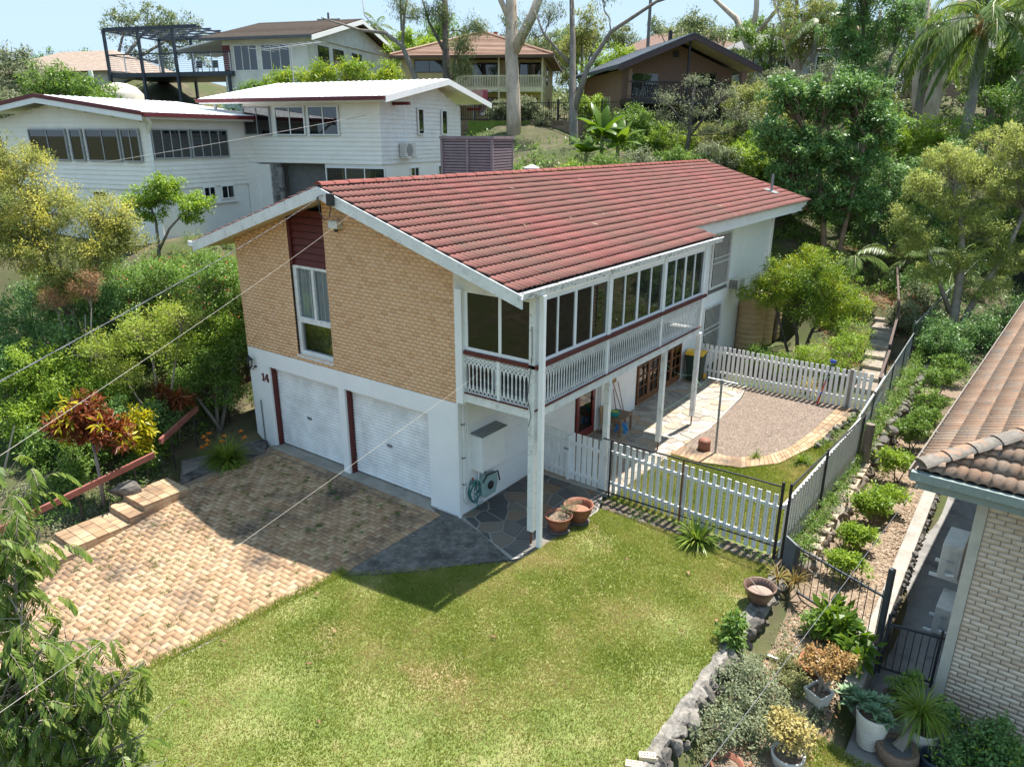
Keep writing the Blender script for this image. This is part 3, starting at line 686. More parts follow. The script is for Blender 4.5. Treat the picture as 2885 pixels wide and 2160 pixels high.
# tiles: two-roll concrete tile
TW, TL = .30, .345
prof = [(0, .012), (.035, .034), (.075, .042), (.115, .034), (.148, .008), (.16, .012), (.19, .034), (.228, .042), (.265, .034), (.298, .006)]
def tile_arr():
    V = [];
    for l, dz in ((0., -.008), (TL+.045, .03)):          # upper end, lower end (lower end rides on the next course)
        for x, h in prof: V.append((x, l, h+dz))
    n = len(prof)
    for x, h in prof: V.append((x, TL+.04, h+.03-.015))
    F = [(i, i+1, n+i+1, n+i) for i in range(n-1)]+[(n+i, n+i+1, 2*n+i+1, 2*n+i) for i in range(n-1)]
    return np.array(V, float), np.array(F)
TV, TF = tile_arr()
ca, sa = math.cos(math.atan(SL)), math.sin(math.atan(SL))
def tile_local(side):
    # map: across -> +y, down slope -> side*x, up normal
    x, l, h = TV[:, 0], TV[:, 1], TV[:, 2]
    return np.stack([side*(l*ca+h*sa), x, -l*sa+h*ca], -1)
TR, TLf = tile_local(1), tile_local(-1)
TFR = TF; TFL = TF[:, ::-1]
tmesh = np_mesh('roof_tile', TR, TFR[:, ::-1], tile_m, True)
tiles = []
nrow = 16
for r in range(nrow):
    l0 = .05+r*.3378*1.005
    for cidx in range(72):
        y0 = -.6+cidx*TW*1.0
        x = RX+l0*ca; z = RZ-l0*sa
        if x+TL*ca > 1.35 and y0 > 8.9: continue
        if x+TL*ca > 2.3: continue
        tiles.append((x, y0, z))
tiles.sort(key=lambda t: (t[0]-5)**2+(t[1]+4)**2)
restt = []
for i, (x, y, z) in enumerate(tiles):
    dz = random.uniform(-.003, .004)
    if i < 300: link('roof_tile', tmesh, roof, (x, y, z+dz))
    else: restt.append((TR+np.array((x, y, z+dz)), TFR[:, ::-1]))
for r in range(nrow):
    l0 = .05+r*.3378
    if l0*ca > 5.0: continue
    for cidx in range(72): restt.append((TLf+np.array((RX-l0*ca, -.6+cidx*TW, RZ-l0*sa+random.uniform(-.003, .004))), TF))
many('roof_tiling', restt, tile_m, roof)
cap = MB()
for i in range(7): a = math.pi*i/6; cap.v.append((math.cos(a)*.13, 0, math.sin(a)*.075)); cap.v.append((math.cos(a)*.118, .42, math.sin(a)*.065))
cap.f = [(2*i, 2*i+2, 2*i+3, 2*i+1) for i in range(6)]+[tuple(range(0, 14, 2))]
cm = cap.mesh('ridge_cap', ridge_m, True)
for i in range(53): link('ridge_cap', cm, roof, (RX, -.6+i*.405, RZ+.035+random.uniform(-.004, .004)))
# barge boards, gutters, fascia
def barge(y0, y1, xe):
    zt_ = roof_z(xe)
    return MB().prism([(RX, y0, RZ+.0), (xe, y0, zt_+.0), (xe, y0, zt_-.25), (RX, y0, RZ-.255)], (0, y1-y0, 0))
soften(barge(-.63, -.585, 2.12).build('barge_board', white_old, roof), .004)
soften(barge(-.63, -.585, -8.46).build('barge_board', white_old, roof), .004)
barge(YE-.03, YE+.02, 1.2).build('barge_board', white, roof)
def gutter(x, y0, y1, zt_, mat=gutter_m):
    m = MB(); P_ = [(x-.10, 0, zt_-.02), (x-.10, 0, zt_-.13), (x+.02, 0, zt_-.13), (x+.045, 0, zt_-.02), (x+.06, 0, zt_+.0), (x+.045, 0, zt_+.01), (x+.03, 0, zt_-.02), (x+.01, 0, zt_-.115), (x-.09, 0, zt_-.115), (x-.09, 0, zt_-.02)]
    return m.prism([(a, y0, c) for a, b, c in P_][::-1], (0, y1-y0, 0))
gutter(2.14, -.64, 9.02, 5.5).build('gutter', gutter_m, roof)
gutter(1.2, 8.92, YE+.06, 5.755).build('gutter', gutter_m, roof)
MB().cube(-8.6, -8.44, -.66, YE, 5.4, 5.53).build('gutter', white, roof)
MB().cube(1.1, 1.14, 8.95, YE-.35, 5.3, 5.7).cube(.1, 1.1, 8.95, YE-.35, 5.3, 5.32).build('fascia', white, roof)
MB().cube(1.09, 1.16, YE-1.3, YE-1.18, 5.28, 5.64).cube(.9, 1.13, YE-.5, YE, 5.42, 5.63).build('fascia_block', white, roof)
MB().cube(-.02, .0, 8.95, 9.02, 4.9, 5.6).build('roof_step_fascia', white, roof)
MB().tube([(.2, 19.3, 5.9), (.2, 19.3, 6.75)], .05, 10).build('vent_pipe', galv, roof)
MB().prism([(-.05, 19.05, roof_z(-.05)+.06), (.45, 19.05, roof_z(.45)+.06), (.45, 19.6, roof_z(.45)+.06), (-.05, 19.6, roof_z(-.05)+.06)], (0, 0, .012)).build('flashing', galv, roof)
# leaf litter on the tiles
lit = M('dry_leaf', [(.0, (.2, .12, .07)), (.6, (.38, .27, .17)), (1, (.5, .42, .32))], .9, 3, rnd=.9, bump=0)
lv = []
for i in range(26):
    y = random.uniform(0, 19.5); l = random.uniform(.4, 4.2); x = RX+l*ca; z = RZ-l*sa+.055; a = random.uniform(0, 6.28); L = random.uniform(.05, .13)
    lv.append((np.array([(x+math.cos(a)*L, y+math.sin(a)*L, z-math.cos(a)*L*SL+.012), (x-math.sin(a)*.015, y+math.cos(a)*.015, z), (x-math.cos(a)*L, y-math.sin(a)*L, z+math.cos(a)*L*SL+.01), (x+math.sin(a)*.015, y-math.cos(a)*.015, z+.01)]), np.array([[0, 1, 2, 3]])))
o = many('leaf_litter', lv, lit); tag(o, 'dry fallen leaves lying on the red roof tiles', 'leaves')
# infill panel above the veranda glass on the front
MB().prism([(-.02, -.02, 5.2), (1.98, -.02, 5.2), (1.98, -.02, 5.3), (-.02, -.02, 5.94)], (0, .06, 0)).build('infill_panel', M('cream_panel', (.68, .64, .55), .6, 3, bump=.05), H)
# -------- veranda
V_ = empty('veranda', (0, 0, 0)); V_.parent = H
vb = MB().cube(.1, 2.03, -.03, .06, 2.84, 3.035).cube(1.94, 2.035, .06, 8.22, 2.84, 3.035).cube(.02, 1.94, 8.12, 8.22, 2.84, 3.035).build('beam', white_old, V_)
MB().cube(.02, 1.94, .06, 8.12, 2.93, 3.03).build('deck_floor', M('grey_deck', (.3, .29, .27), .7, 3), V_)
MB().cube(.2, 2.07, -.06, .08, 3.035, 3.06).cube(1.94, 2.075, .08, 8.24, 3.035, 3.06).build('red_band', redwood, V_)
MB().cube(.18, 2.1, -.07, .02, 3.9, 3.975).cube(1.98, 2.1, .02, 8.4, 3.9, 3.975).build('hand_rail', redwood, V_)
def post(x, y, z0, z1, w=.065): return MB().cube(x-w, x+w, y-w, y+w, z0, z1)
soften(post(1.97, .0, .34, 5.36, .07).build('post', white_old, V_), .006)
MB().tube([(1.95, .02, -.05), (1.95, .02, .36)], .022, 8).build('post_foot', rust, V_)
soften(post(2.165, .0, -.02, 5.36, .05).build('downpipe', white, V_), .01)
soften(post(.16, -.02, 2.8, 5.25, .09).build('post', white, V_), .006); MB().cube(.03, .07, -.07, .0, .0, 5.25).build('downpipe', white, H)
for y, z0 in ((3.05, -.03), (6.06, .26), (8.36, .3)):
    soften(post(1.98, y, z0, 2.84, .065).build('post', white_old, V_), .006)
    if z0 > 0: MB().tube([(1.98, y, -.05), (1.98, y, z0+.02)], .022, 8).build('post_foot', rust, V_)
for y in (2.83, 5.62, 8.22): soften(post(1.985, y, 3.98, 5.38, .075).build('post', white, V_), .006); post(2.0, y, 3.06, 3.9, .045).build('post', white, V_)
MB().cube(1.1, 1.17, -.045, .02, 3.06, 3.9).build('post', white, V_)
# glazing
MB().cube(.24, 1.92, -.014, .05, 5.19, 5.3).build('window_head', white, V_)
MB().cube(1.95, 2.03, .08, 8.2, 5.2, 5.42).build('window_head', white, V_)
fw_ = MB()
for a0, a1, c0, c1 in ((.25, .33, 3.98, 5.2), (1.9, 1.95, 3.98, 5.2), (.33, 1.9, 3.98, 4.05), (1.12, 1.19, 4.05, 5.2)): fw_.cube(a0, a1, -.01, .04, c0, c1)
wf = fw_.build('window', white, V_)
for a0, a1 in ((.33, 1.12), (1.19, 1.9)): MB().cube(a0, a1, .01, .016, 4.05, 5.19).build('pane', glass_dk, wf)
for y0, y1 in ((.1, 2.76), (2.9, 5.55), (5.69, 8.15)):
    q = MB(); L = y1-y0; xs = [y0, y0+L*.25, y0+L*.5, y0+L*.75, y1]
    q.cube(1.97, 2.02, y0, y1, 3.98, 4.04)
    for i, yy in enumerate(xs): q.cube(1.97, 2.02, max(y0, yy-.022*(1+(i == 2))), min(y1, yy+.022*(1+(i == 2))), 4.04, 5.2)
    wf = q.build('window', white, V_)
    for i in range(4): MB().cube(1.99, 1.996, xs[i]+.024, xs[i+1]-.024, 4.04, 5.2).build('pane', glass_dk, wf)
# cast iron lace, one unit per baluster
def lace_unit():
    m = MB(); t = .008
    bal = [(.018, .0), (.012, .03), (.022, .06), (.014, .1), (.012, .2), (.017, .24), (.012, .28), (.011, .42), (.019, .47), (.026, .5), (.016, .54)]
    for i in range(len(bal)-1):
        (r0_, z0), (r1_, z1) = bal[i], bal[i+1]; z0 += .1; z1 += .1
        m.v += [(-r0_, -t, z0), (r0_, -t, z0), (r1_, -t, z1), (-r1_, -t, z1), (-r0_, t, z0), (r0_, t, z0), (r1_, t, z1), (-r1_, t, z1)]
        k = len(m.v)-8; m.f += [(k, k+1, k+2, k+3), (k+5, k+4, k+7, k+6), (k+4, k, k+3, k+7), (k+1, k+5, k+6, k+2)]
    def ring(cx, cz, r, w, n=10):
        k = len(m.v)
        for i in range(n):
            a = 6.2832*i/n
            for rr_ in (r, r-w):
                for yy in (-t, t): m.v.append((cx+math.cos(a)*rr_, yy, cz+math.sin(a)*rr_))
        for i in range(n):
            a = k+4*i; b = k+4*((i+1) % n)
            m.f += [(a, b, b+2, a+2), (b+1, a+1, a+3, b+3), (a, a+1, b+1, b), (a+2, b+2, b+3, a+3)]
    ring(0, .052, .047, .014)
    def bar(x0, z0, x1, z1, w=.009):
        dx, dz = x1-x0, z1-z0; L = math.hypot(dx, dz); nx, nz = -dz/L*w, dx/L*w; k = len(m.v)
        for yy in (-t, t): m.v.extend([(x0+nx, yy, z0+nz), (x0-nx, yy, z0-nz), (x1-nx, yy, z1-nz), (x1+nx, yy, z1+nz)])
        m.f += [(k, k+1, k+2, k+3), (k+7, k+6, k+5, k+4), (k, k+4, k+5, k+1), (k+1, k+5, k+6, k+2), (k+2, k+6, k+7, k+3), (k+3, k+7, k+4, k)]
    bar(-.05, .665, 0, .6); bar(.05, .665, 0, .6)                # arch
    bar(-.05, .655, .05, .655, .006); bar(-.045, .67, .045, .76, .011); bar(.045, .67, -.045, .76, .011)
    bar(-.05, .77, .05, .77, .012); ring(0, .80, .022, .01, 6); bar(-.05, .825, .05, .825, .006); bar(-.05, .66, -.05, .82, .007)
    bar(-.05, .005, .05, .005, .006); bar(-.05, .1, .05, .1, .005); bar(-.03, .16, .03, .12, .006); bar(.03, .16, -.03, .12, .006)
    return m.mesh('baluster', white_old)
lm = lace_unit()
for i in range(17): link('baluster', lm, V_, (.27+i*.1, -.02, 3.065))
for i in range(80):
    y = .14+i*.1005
    if min(abs(y-q) for q in (2.83, 5.62, 8.22)) > .03: link('baluster', lm, V_, (2.02, y, 3.065), (0, 0, R(90)))
# inside of the veranda
MB().cube(.0, .012, .3, 8.1, 3.04, 3.9).build('inside_wainscot', M('inside_brick', (.2, .13, .08), .8, 20), V_)
for y0, y1 in ((.8, 2.2), (3.4, 5.1)):
    q = MB().cube(.0, .03, y0, y1, 3.9, 5.1).build('inside_window', dark_room, V_)
MB().cube(.55, .63, .5, .58, 3.04, 5.2).build('inside_post', white, V_)
tb = empty('veranda_table', (1.1, 6.6, 3.035), 0, 'small timber table standing inside the glazed veranda', 'table')
MB().cube(-.3, .3, -.4, .4, .66, .7).build('table_top', M('orange_timber', (.4, .18, .08), .5, 6), tb)
for sx in (-1, 1):
    for sy in (-1, 1): MB().cube(sx*.25-.02, sx*.25+.02, sy*.35-.02, sy*.35+.02, 0, .66).build('leg', M('orange_timber', (.4, .18, .08)), tb)
# -------- upper side wall beyond the veranda: wide white boards and barred window
for r in range(9):
    z0 = 2.74+r*.298; z1 = min(z0+.294, 5.4)
    if z1-z0 < .05: continue
    for a0, a1 in (((8.35, 13.9), (16.0, 20.6)) if 2.9 < z1 and z0 < 4.9 else ((8.35, 20.6),)):
        m = MB(); m.v = [(.014, a0, z0), (.014, a1, z0), (.002, a1, z1), (.002, a0, z1), (-.02, a0, z0), (-.02, a1, z0), (-.02, a1, z1), (-.02, a0, z1)]
        m.f = [(0, 1, 2, 3), (0, 4, 5, 1), (1, 5, 6, 2), (3, 2, 6, 7), (4, 0, 3, 7)]; m.build('wall_board', white, H)
MB().cube(.0, .05, 20.52, 20.62, -.1, 5.3).build('corner_trim', white, H)
MB().tube([(.09, 20.45, 0), (.09, 20.45, 5.2)], .04, 8).build('downpipe', white, H)
def barred(y0, y1, z0, z1, n):
    b = MB().cube(.0, .06, y0-.07, y1+.07, z0-.07, z0).cube(.0, .06, y0-.07, y1+.07, z1, z1+.07).cube(0, .06, y0-.07, y0, z0, z1).cube(0, .06, y1, y1+.07, z0, z1).build('window', white, H)
    MB().cube(.005, .01, y0, y1, z0, z1).build('pane', glass_dk, b)
    MB().cube(-.015, .0, y0, y1, z0, z1).build('dark_backing', dark_room, b)
    for i in range(n):
        y = y0+(i+.5)*(y1-y0)/n; MB().tube([(.09, y, z0-.02), (.09, y, z1+.02)], .008, 5).build('bar', white, b)
    for zz in (z0+.02, (z0+z1)/2-.08, (z0+z1)/2+.1, z1-.02): MB().cube(.08, .1, y0-.04, y1+.04, zz-.01, zz+.01).build('bar', white, b)
barred(14.02, 15.72, 2.98, 4.88, 17); barred(13.72, 15.35, .5, 2.28, 14)
MB().cube(.0, .02, 15.8, 16.15, 2.75, 5.2).build('wall_pilaster', white, H)
# wall air conditioner
ac = MB().cube(.02, .42, 15.95, 16.6, 2.62, 3.02).build('wall_air_conditioner', M('cream_plastic', (.6, .58, .5), .5, 4), None)
tag(ac, 'cream box air conditioner through the side wall behind the leafy shrub', 'air conditioner')
gm = MB()
for i in range(5):
    for j in range(3): gm.cube(.06+j*.11, .15+j*.11, 15.935, 15.95, 2.66+i*.07, 2.71+i*.07)
gm.build('grille', M('grille_grey', (.16, .16, .155)), ac)
# doors under the veranda
brown = M('brown_door_timber', [(.2, (.12, .05, .022)), (.8, (.22, .1, .045))], .5, 8, bump=.15)
for y0, y1 in ((8.62, 10.12), (10.28, 11.88)):
    d_ = MB()
    d_.cube(.0, .05, y0, y0+.07, .1, 2.12).cube(0, .05, y1-.07, y1, .1, 2.12).cube(0, .05, y0+.07, y1-.07, 2.04, 2.12).cube(0, .05, y0+.07, y1-.07, .1, .3).cube(0, .055, (y0+y1)/2-.08, (y0+y1)/2+.08, .3, 2.04)
    for k in range(1, 5): d_.cube(.02, .045, y0+.07, y1-.07, .3+k*.35-.015, .3+k*.35+.015)
    for yy in (.27, .73): d_.cube(.02, .046, y0+(y1-y0)*yy-.015, y0+(y1-y0)*yy+.015, .3, 2.04)
    dd = d_.build('french_door', brown, H); MB().cube(.01, .016, y0+.07, y1-.07, .3, 2.04).build('pane', glass_dk, dd); MB().cube(-.03, .0, y0, y1, .1, 2.1).build('dark_backing', dark_room, dd)
d_ = MB().cube(0, .05, 4.95, 5.07, .12, 2.15).cube(0, .05, 5.78, 5.9, .12, 2.15).cube(0, .05, 5.07, 5.78, .12, .35).cube(0, .05, 5.07, 5.78, 2.03, 2.15).build('red_door', M('dark_red_door', (.17, .03, .028), .4, 4, bump=.05), H)
MB().cube(.01, .016, 5.07, 5.78, .35, 2.03).build('pane', glass_dk, d_); MB().cube(-.03, 0, 4.95, 6.3, .1, 2.15).build('dark_backing', dark_room, d_)
MB().cube(.05, .09, 5.82, 5.85, 1.1, 1.2).build('handle', galv, d_)
s_ = MB().cube(0, .04, 5.95, 6.0, .12, 2.15).cube(0, .04, 6.28, 6.33, .12, 2.15).cube(0, .04, 6.0, 6.28, .12, .2)
for i in range(5): s_.cube(.01, .03, 6.03+i*.05, 6.045+i*.05, .2, 2.1)
s_.build('side_light', white, H)
# house number in slab serif figures
def digit(poly, x, z, s): return MB().prism([(x+a*s, -.02, z+b*s) for a, b in poly], (0, .018, 0))
one = [(.1, 0), (.9, 0), (.9, .18), (.68, .18), (.68, 1.5), (.45, 1.5), (.1, 1.25), (.1, 1.05), (.36, 1.15), (.36, .18), (.1, .18)]
digit(one, -6.98, 1.84, .15).build('digit', redwood, H)
d4 = MB()
for poly in ([(.55, 0), (1.1, 0), (1.1, .16), (.98, .16), (.98, 1.5), (.7, 1.5), (.7, .16), (.55, .16)], [(0, .38), (.7, .38), (.7, .58), (0, .58)], [(0, .58), (.24, .58), (.7, 1.15), (.7, 1.5), (.62, 1.5)], [(.98, .38), (1.15, .38), (1.15, .58), (.98, .58)]):
    d4.prism([(-6.84+a*.15, -.02, 1.84+b*.15) for a, b in poly], (0, .018, 0))
d4.build('digit', redwood, H)
MB().tube([(-7.12, -.03, -.1), (-7.12, -.03, 1.25)], .018, 8).build('conduit', galv, H)
# coach lamp
la = empty('wall_lantern', (-7.2, 0, 2.25), 0, 'black coach lantern on the white garage wall above the house number', 'lamp')
MB().lathe([(0, -.02), (.05, 0), (.05, .02), (0, .04)], (0, -.02, -.06), 12).build('wall_plate', metal_bk, la)
MB().tube([(0, -.02, -.06), (-.02, -.1, -.12), (-.03, -.16, -.1), (-.03, -.16, -.06)], .012, 6).build('bracket', metal_bk, la)
MB().lathe([(.045, -.06), (.06, -.05), (.062, -.035)], (-.03, -.16, 0), 6).lathe([(.09, .16), (.1, .165), (.06, .22), (.025, .25), (.012, .29), (0, .3)], (-.03, -.16, 0), 6).build('cap', metal_bk, la)
cg = MB()
for i in range(6): a = i*math.pi/3; cg.tube([(-.03+.055*math.cos(a), -.16+.055*math.sin(a), -.04), (-.03+.085*math.cos(a), -.16+.085*math.sin(a), .165)], .006, 4)
cg.build('cage', metal_bk, la); MB().lathe([(.05, -.035), (.078, .16)], (-.03, -.16, 0), 6).build('lamp_glass', GLASS('lamp_glass', (.75, .75, .72)), la)
# sensor light, meter box, conduits, hose reel
se = empty('sensor_light', (-3.4, 0, 6.2), 0, 'white sensor floodlight high on the cream brick gable', 'lamp')
soften(MB().cube(-.17, .13, -.16, -.0, -.03, .16).build('housing', M('ivory_plastic', (.62, .6, .52), .4, 4), se), .02); MB().lathe([(.0, -.07), (.05, -.06), (.05, 0)], (0, -.08, -.03), 10).build('sensor', metal_bk, se)
MB().cube(-.16, -.16+.3, -.17, -.16, 0, .13).build('lens', M('lens', (.7, .7, .68), .3), se)
mb = empty('meter_box', (0, .87, 1.45), 0, 'grey white electricity meter box on the side wall under the veranda', 'meter box')
soften(MB().cube(.0, .3, -.42, .45, -.45, .42).build('cabinet', white, mb), .008)
MB().prism([(-.005, -.45, .43), (.34, -.45, .41), (.34, -.45, .43), (-.005, -.45, .46)], (0, .93, 0)).build('lid', galv, mb)
MB().tube([(.02, .3, 5), (.02, .3, .55), (.03, .36, .46), (.05, .5, .42), (.06, .6, .5), (.06, .62, 1.0)], .022, 6).build('conduit', white, H)
MB().tube([(.03, .14, 2.8), (.03, .14, .42), (.04, .2, .3), (.06, .45, .28), (.06, .72, .42), (.06, .78, 1.0)], .026, 8).build('conduit', white, H)
MB().tube([(.05, .9, 1.0), (.04, .9, .75), (.04, .8, .6), (.03, .62, .5), (.03, .6, .1)], .015, 6).build('conduit', galv, H)
for z in (2.2, 1.4, .75): MB().cube(.0, .06, .1, .18, z, z+.03).build('pipe_clip', galv, H)
MB().tube([(.05, 1.05, 2.62), (.12, 1.1, 2.5), (.1, 1.25, 2.56), (.14, 1.32, 2.6), (.12, 1.4, 2.45), (.05, 1.42, 2.6)], .014, 6).build('loose_cable', metal_bk, H)
hr = empty('hose_reel', (.0, .62, .62), 0, 'green hose reel with glassy case on the white wall near the path', 'hose reel')
hos = M('green_hose', (.06, .2, .19), .45, 10, bump=.05)
case = M('pale_green_plastic', (.3, .42, .4), .25, 5, bump=.02)
m = MB(); m.prism([(.05, -.02, -.3), (.05, .1, -.38), (.05, .45, -.38), (.05, .55, -.1), (.05, .5, .14), (.05, .1, .18), (.05, -.04, .05)], (.16, 0, 0)); soften(m.build('case', case, hr), .03, 3)
MB().tube([(.22, -.05, .06), (.23, .1, .2), (.23, .5, .16), (.23, .57, -.1)], .02, 6).build('handle', metal_bk, hr)
MB().lathe([(0, -.02), (.1, -.02), (.1, .02), (.05, .04), (0, .04)], (0, 0, 0), 16).build('hub', metal_bk, hr).matrix_local = Matrix.Translation((.22, .24, -.1)) @ Matrix.Rotation(R(90), 4, 'Y')
pts = []
for i in range(90): a = i*.42; pts.append((.1+.05*math.sin(i*.7), -.22+.16*math.cos(a)+.03*math.sin(i*.3), -.12+.26*math.sin(a)+.02*math.cos(i*.9)))
MB().tube(pts, .011, 5).build('hose', hos, hr)
MB().tube([(.1, -.2, .1), (.12, -.22, -.3), (.1, -.1, -.55), (.15, .05, -.58), (.2, -.05, -.4), (.1, -.3, -.58)], .011, 5).build('hose', hos, hr)
MB().tube([(.05, -.2, .2), (.08, -.2, .05)], .02, 6).build('tap', M('brass_red', (.35, .05, .04), .4), hr)
# ------------------------------------------------------------------ fences
def fence_frame(a, b):
    a = Vector((a[0], a[1], 0)); b = Vector((b[0], b[1], 0)); u = (b-a).normalized()
    return FR(a, u, (u.y, -u.x, 0)), (b-a).length
def pickets(t, fr, L, pitch, z0, z1, w=.09, thick=.02, a0=0., mat=white, tilt=.012, side=1):
    n = int((L-a0)/pitch); me = MB().cube(-w/2, w/2, -thick/2, thick/2, 0, z1-z0).mesh('picket', mat); ang = math.atan2(fr.u.y, fr.u.x)
    for i in range(n+1):
        p = fr.p(a0+i*pitch, .03*side, z0+random.uniform(-.01, .01)); link('picket', me, t, p, (0, random.uniform(-tilt, tilt), ang))
def rails(t, fr, L, zs, h=.07, mat=white, b0=-.02, b1=.018, a0=0.):
    for z in zs: MB().box(fr, a0, L, b0, b1, z-h/2, z+h/2).build('rail', mat, t)
def wire_mesh(t, fr, L, z0a, z1a, z0b, z1b, st, b=.06, mat=None, r=.0024, diamond=False):
    m = MB(); mat = mat or metal_bk
    def lo(a): return z0a+(z0b-z0a)*a/L
    def hi(a): return z1a+(z1b-z1a)*a/L
    if diamond:
        hgt_ = hi(0)-lo(0); n = int((L+hgt_)/st)
        for i in range(n+1):
            for s_ in (1, -1):
                a = i*st-(hgt_ if s_ > 0 else 0)
                p0, p1 = (a, 0), (a+s_*hgt_, 1)
                if s_ < 0: p0, p1 = (a, 0), (a-hgt_, 1)
                q0, q1 = p0, p1
                f0 = max(0, min(1, (0-q0[0])/(q1[0]-q0[0]))) if q0[0] < 0 or q1[0] < 0 else None
                seg = [(q0[0]+(q1[0]-q0[0])*k/12, k/12) for k in range(13)]; seg = [(a_, t_) for a_, t_ in seg if 0 <= a_ <= L]
                if len(seg) > 1:
                    pts = [fr.p(a_, b, lo(a_)+(hi(a_)-lo(a_))*t_) for a_, t_ in (seg[0], seg[-1])]; m.tube(pts, r, 3, False)
    else:
        a = 0.
        while a <= L: m.tube([fr.p(a, b, lo(a)), fr.p(a, b, hi(a))], r, 3, False); a += st
        n = int((z1a-z0a)/st)
        for i in range(n+1):
            f = i/n; m.tube([fr.p(0, b, z0a+(z1a-z0a)*f), fr.p(L, b, z0b+(z1b-z0b)*f)], r, 3, False)
    o = m.build('mesh', mat, t); o['kind'] = 'stuff'
# front picket fence
fr, L = fence_frame((2.1, 3.0), (6.2, 2.62))
t = empty('picket_fence', (0, 0, 0), 0, 'white picket fence along the lawn, seen through black wire mesh', 'fence')
pickets(t, fr, L, .168, -.02, 1.36, side=-1); rails(t, fr, L, (.3, 1.1))
t = empty('wire_fence', (0, 0, 0), 0, 'black wire mesh fence panel standing in front of the lawn side pickets', 'fence')
wire_mesh(t, fr, L+.05, .1, 1.42, .28, 1.6, .055, .08)
for a, zt_ in ((0.12, 1.45), (2.0, 1.5), (L+.06, 1.72)): MB().tube([fr.p(a, .085, -.08), fr.p(a, .085, zt_)], .024 if a < 4 else .032, 8).build('post', metal_bk if a != 2.0 else rust, t)
MB().tube([fr.p(-.1, .085, 1.43), fr.p(L+.05, .085, 1.62)], .02, 8).build('top_rail', metal_bk, t); MB().tube([fr.p(-.2, .085, .06), fr.p(L+.05, .085, .28)], .018, 8).build('bottom_rail', metal_bk, t)
# gate and fixed pickets between wall and post
fr, L = fence_frame((.04, 3.14), (1.9, 3.02))
t = empty('picket_gate', (0, 0, 0), 0, 'white picket garden gate under the veranda beside the wall', 'gate')
pickets(t, fr, .92, .155, -.04, 1.24, .125, a0=.06, side=-1); rails(t, fr, .93, (.2, 1.0))
pickets(t, fr, 1.85, .165, .02, 1.28, .12, a0=1.02, side=-1); rails(t, fr, 1.85, (.22, 1.02), a0=.96)
soften(MB().box(fr, .89, .96, -.06, .06, -.05, 1.2).build('gate_post', white, t), .01); MB().box(fr, .8, .95, .05, .07, .82, .86).build('latch', galv, t)
# side fence
fr, L = fence_frame((6.27, 2.66), (6.46, 8.7))
t = empty('picket_fence', (0, 0, 0), 0, 'white picket fence running back above the rock wall on the neighbour side', 'fence')
pickets(t, fr, L, .19, -.1, 1.16, side=1, a0=.1); rails(t, fr, L, (.25, 1.12), .1); MB().box(fr, 0, L, .02, .05, -.16, -.02).build('plinth_board', white_old, t)
t = empty('wire_fence', (0, 0, 0), 0, 'black wire mesh fence outside the pickets above the rock wall', 'fence')
wire_mesh(t, fr, L, .05, 1.6, -.1, 1.25, .055, .1, metal_bk, .0022)
for a, z0, z1 in ((.02, -.1, 1.66), (2.6, -.15, 1.5), (6.02, -.45, 1.3)): MB().tube([fr.p(a, .1, z0), fr.p(a, .1, z1)], .03, 8).build('post', metal_bk, t)
MB().tube([fr.p(0, .1, 1.6), fr.p(L, .1, 1.26)], .02, 8).build('top_rail', metal_bk, t)
tp = MB().tube([(6.72, 8.8, -.6), (6.7, 8.8, .3), (6.71, 8.82, 1.02)], [.13, .125, .115], 10).build('timber_post', M('old_timber', [(.2, (.13, .1, .08)), (.8, (.28, .235, .19))], .9, 5, bump=.6, stretch=(1, 1, .2)), None)
tag(tp, 'thick weathered timber post beside the end of the wire fence', 'post')
fr, L = fence_frame((6.46, 8.75), (6.15, 19.3))
t = empty('chain_wire_fence', (0, 0, 0), 0, 'galvanised chain wire fence climbing behind the picket yard', 'fence')
wire_mesh(t, fr, L, -.1, 1.25, .1, 1.2, .11, .0, galv, .0035, True)
for a, z1 in ((2.0, 1.3), (5.6, 1.25), (8.3, 1.22), (L, 1.5)): MB().tube([fr.p(a, 0, -.3), fr.p(a, 0, z1)], .026, 8).build('post', metal_bk, t)
MB().tube([fr.p(0, 0, 1.25), fr.p(L, 0, 1.18)], .02, 6).build('top_rail', galv, t)
MB().box(fr, 0, 4.2, -.06, -.03, .55, .63).box(fr, 0, 4.2, -.06, -.03, 1.1, 1.18).build('white_rail', white_old, t)
fr, L = fence_frame((6.1, 19.4), (7.2, 27.5))
t = empty('chain_wire_fence', (0, 0, 0), 0, 'chain wire fence going up the shaded slope under the trees', 'fence')
wire_mesh(t, fr, L, .1, 1.45, 1.6, 2.95, .14, 0, galv, .004, True)
for a, z1 in ((.05, 1.6), (4.2, 2.35), (L, 3.0)): MB().tube([fr.p(a, 0, -.3), fr.p(a, 0, z1)], .026, 8).build('post', galv, t)
MB().tube([fr.p(0, 0, 1.46), fr.p(L, 0, 2.95)], .02, 6).build('top_rail', galv, t)
# back picket fence
fr, L = fence_frame((.35, 12.96), (6.0, 12.8))
t = empty('picket_fence', (0, 0, 0), 0, 'white picket fence across the back of the gravel yard', 'fence')
pickets(t, fr, L, .163, -.02, 1.22, .1, a0=.05); rails(t, fr, L, (.28, 1.0))
MB().box(fr, 4.98, 5.08, -.05, .06, -.05, 1.25).build('post', M('grey_timber', (.3, .27, .23)), t)
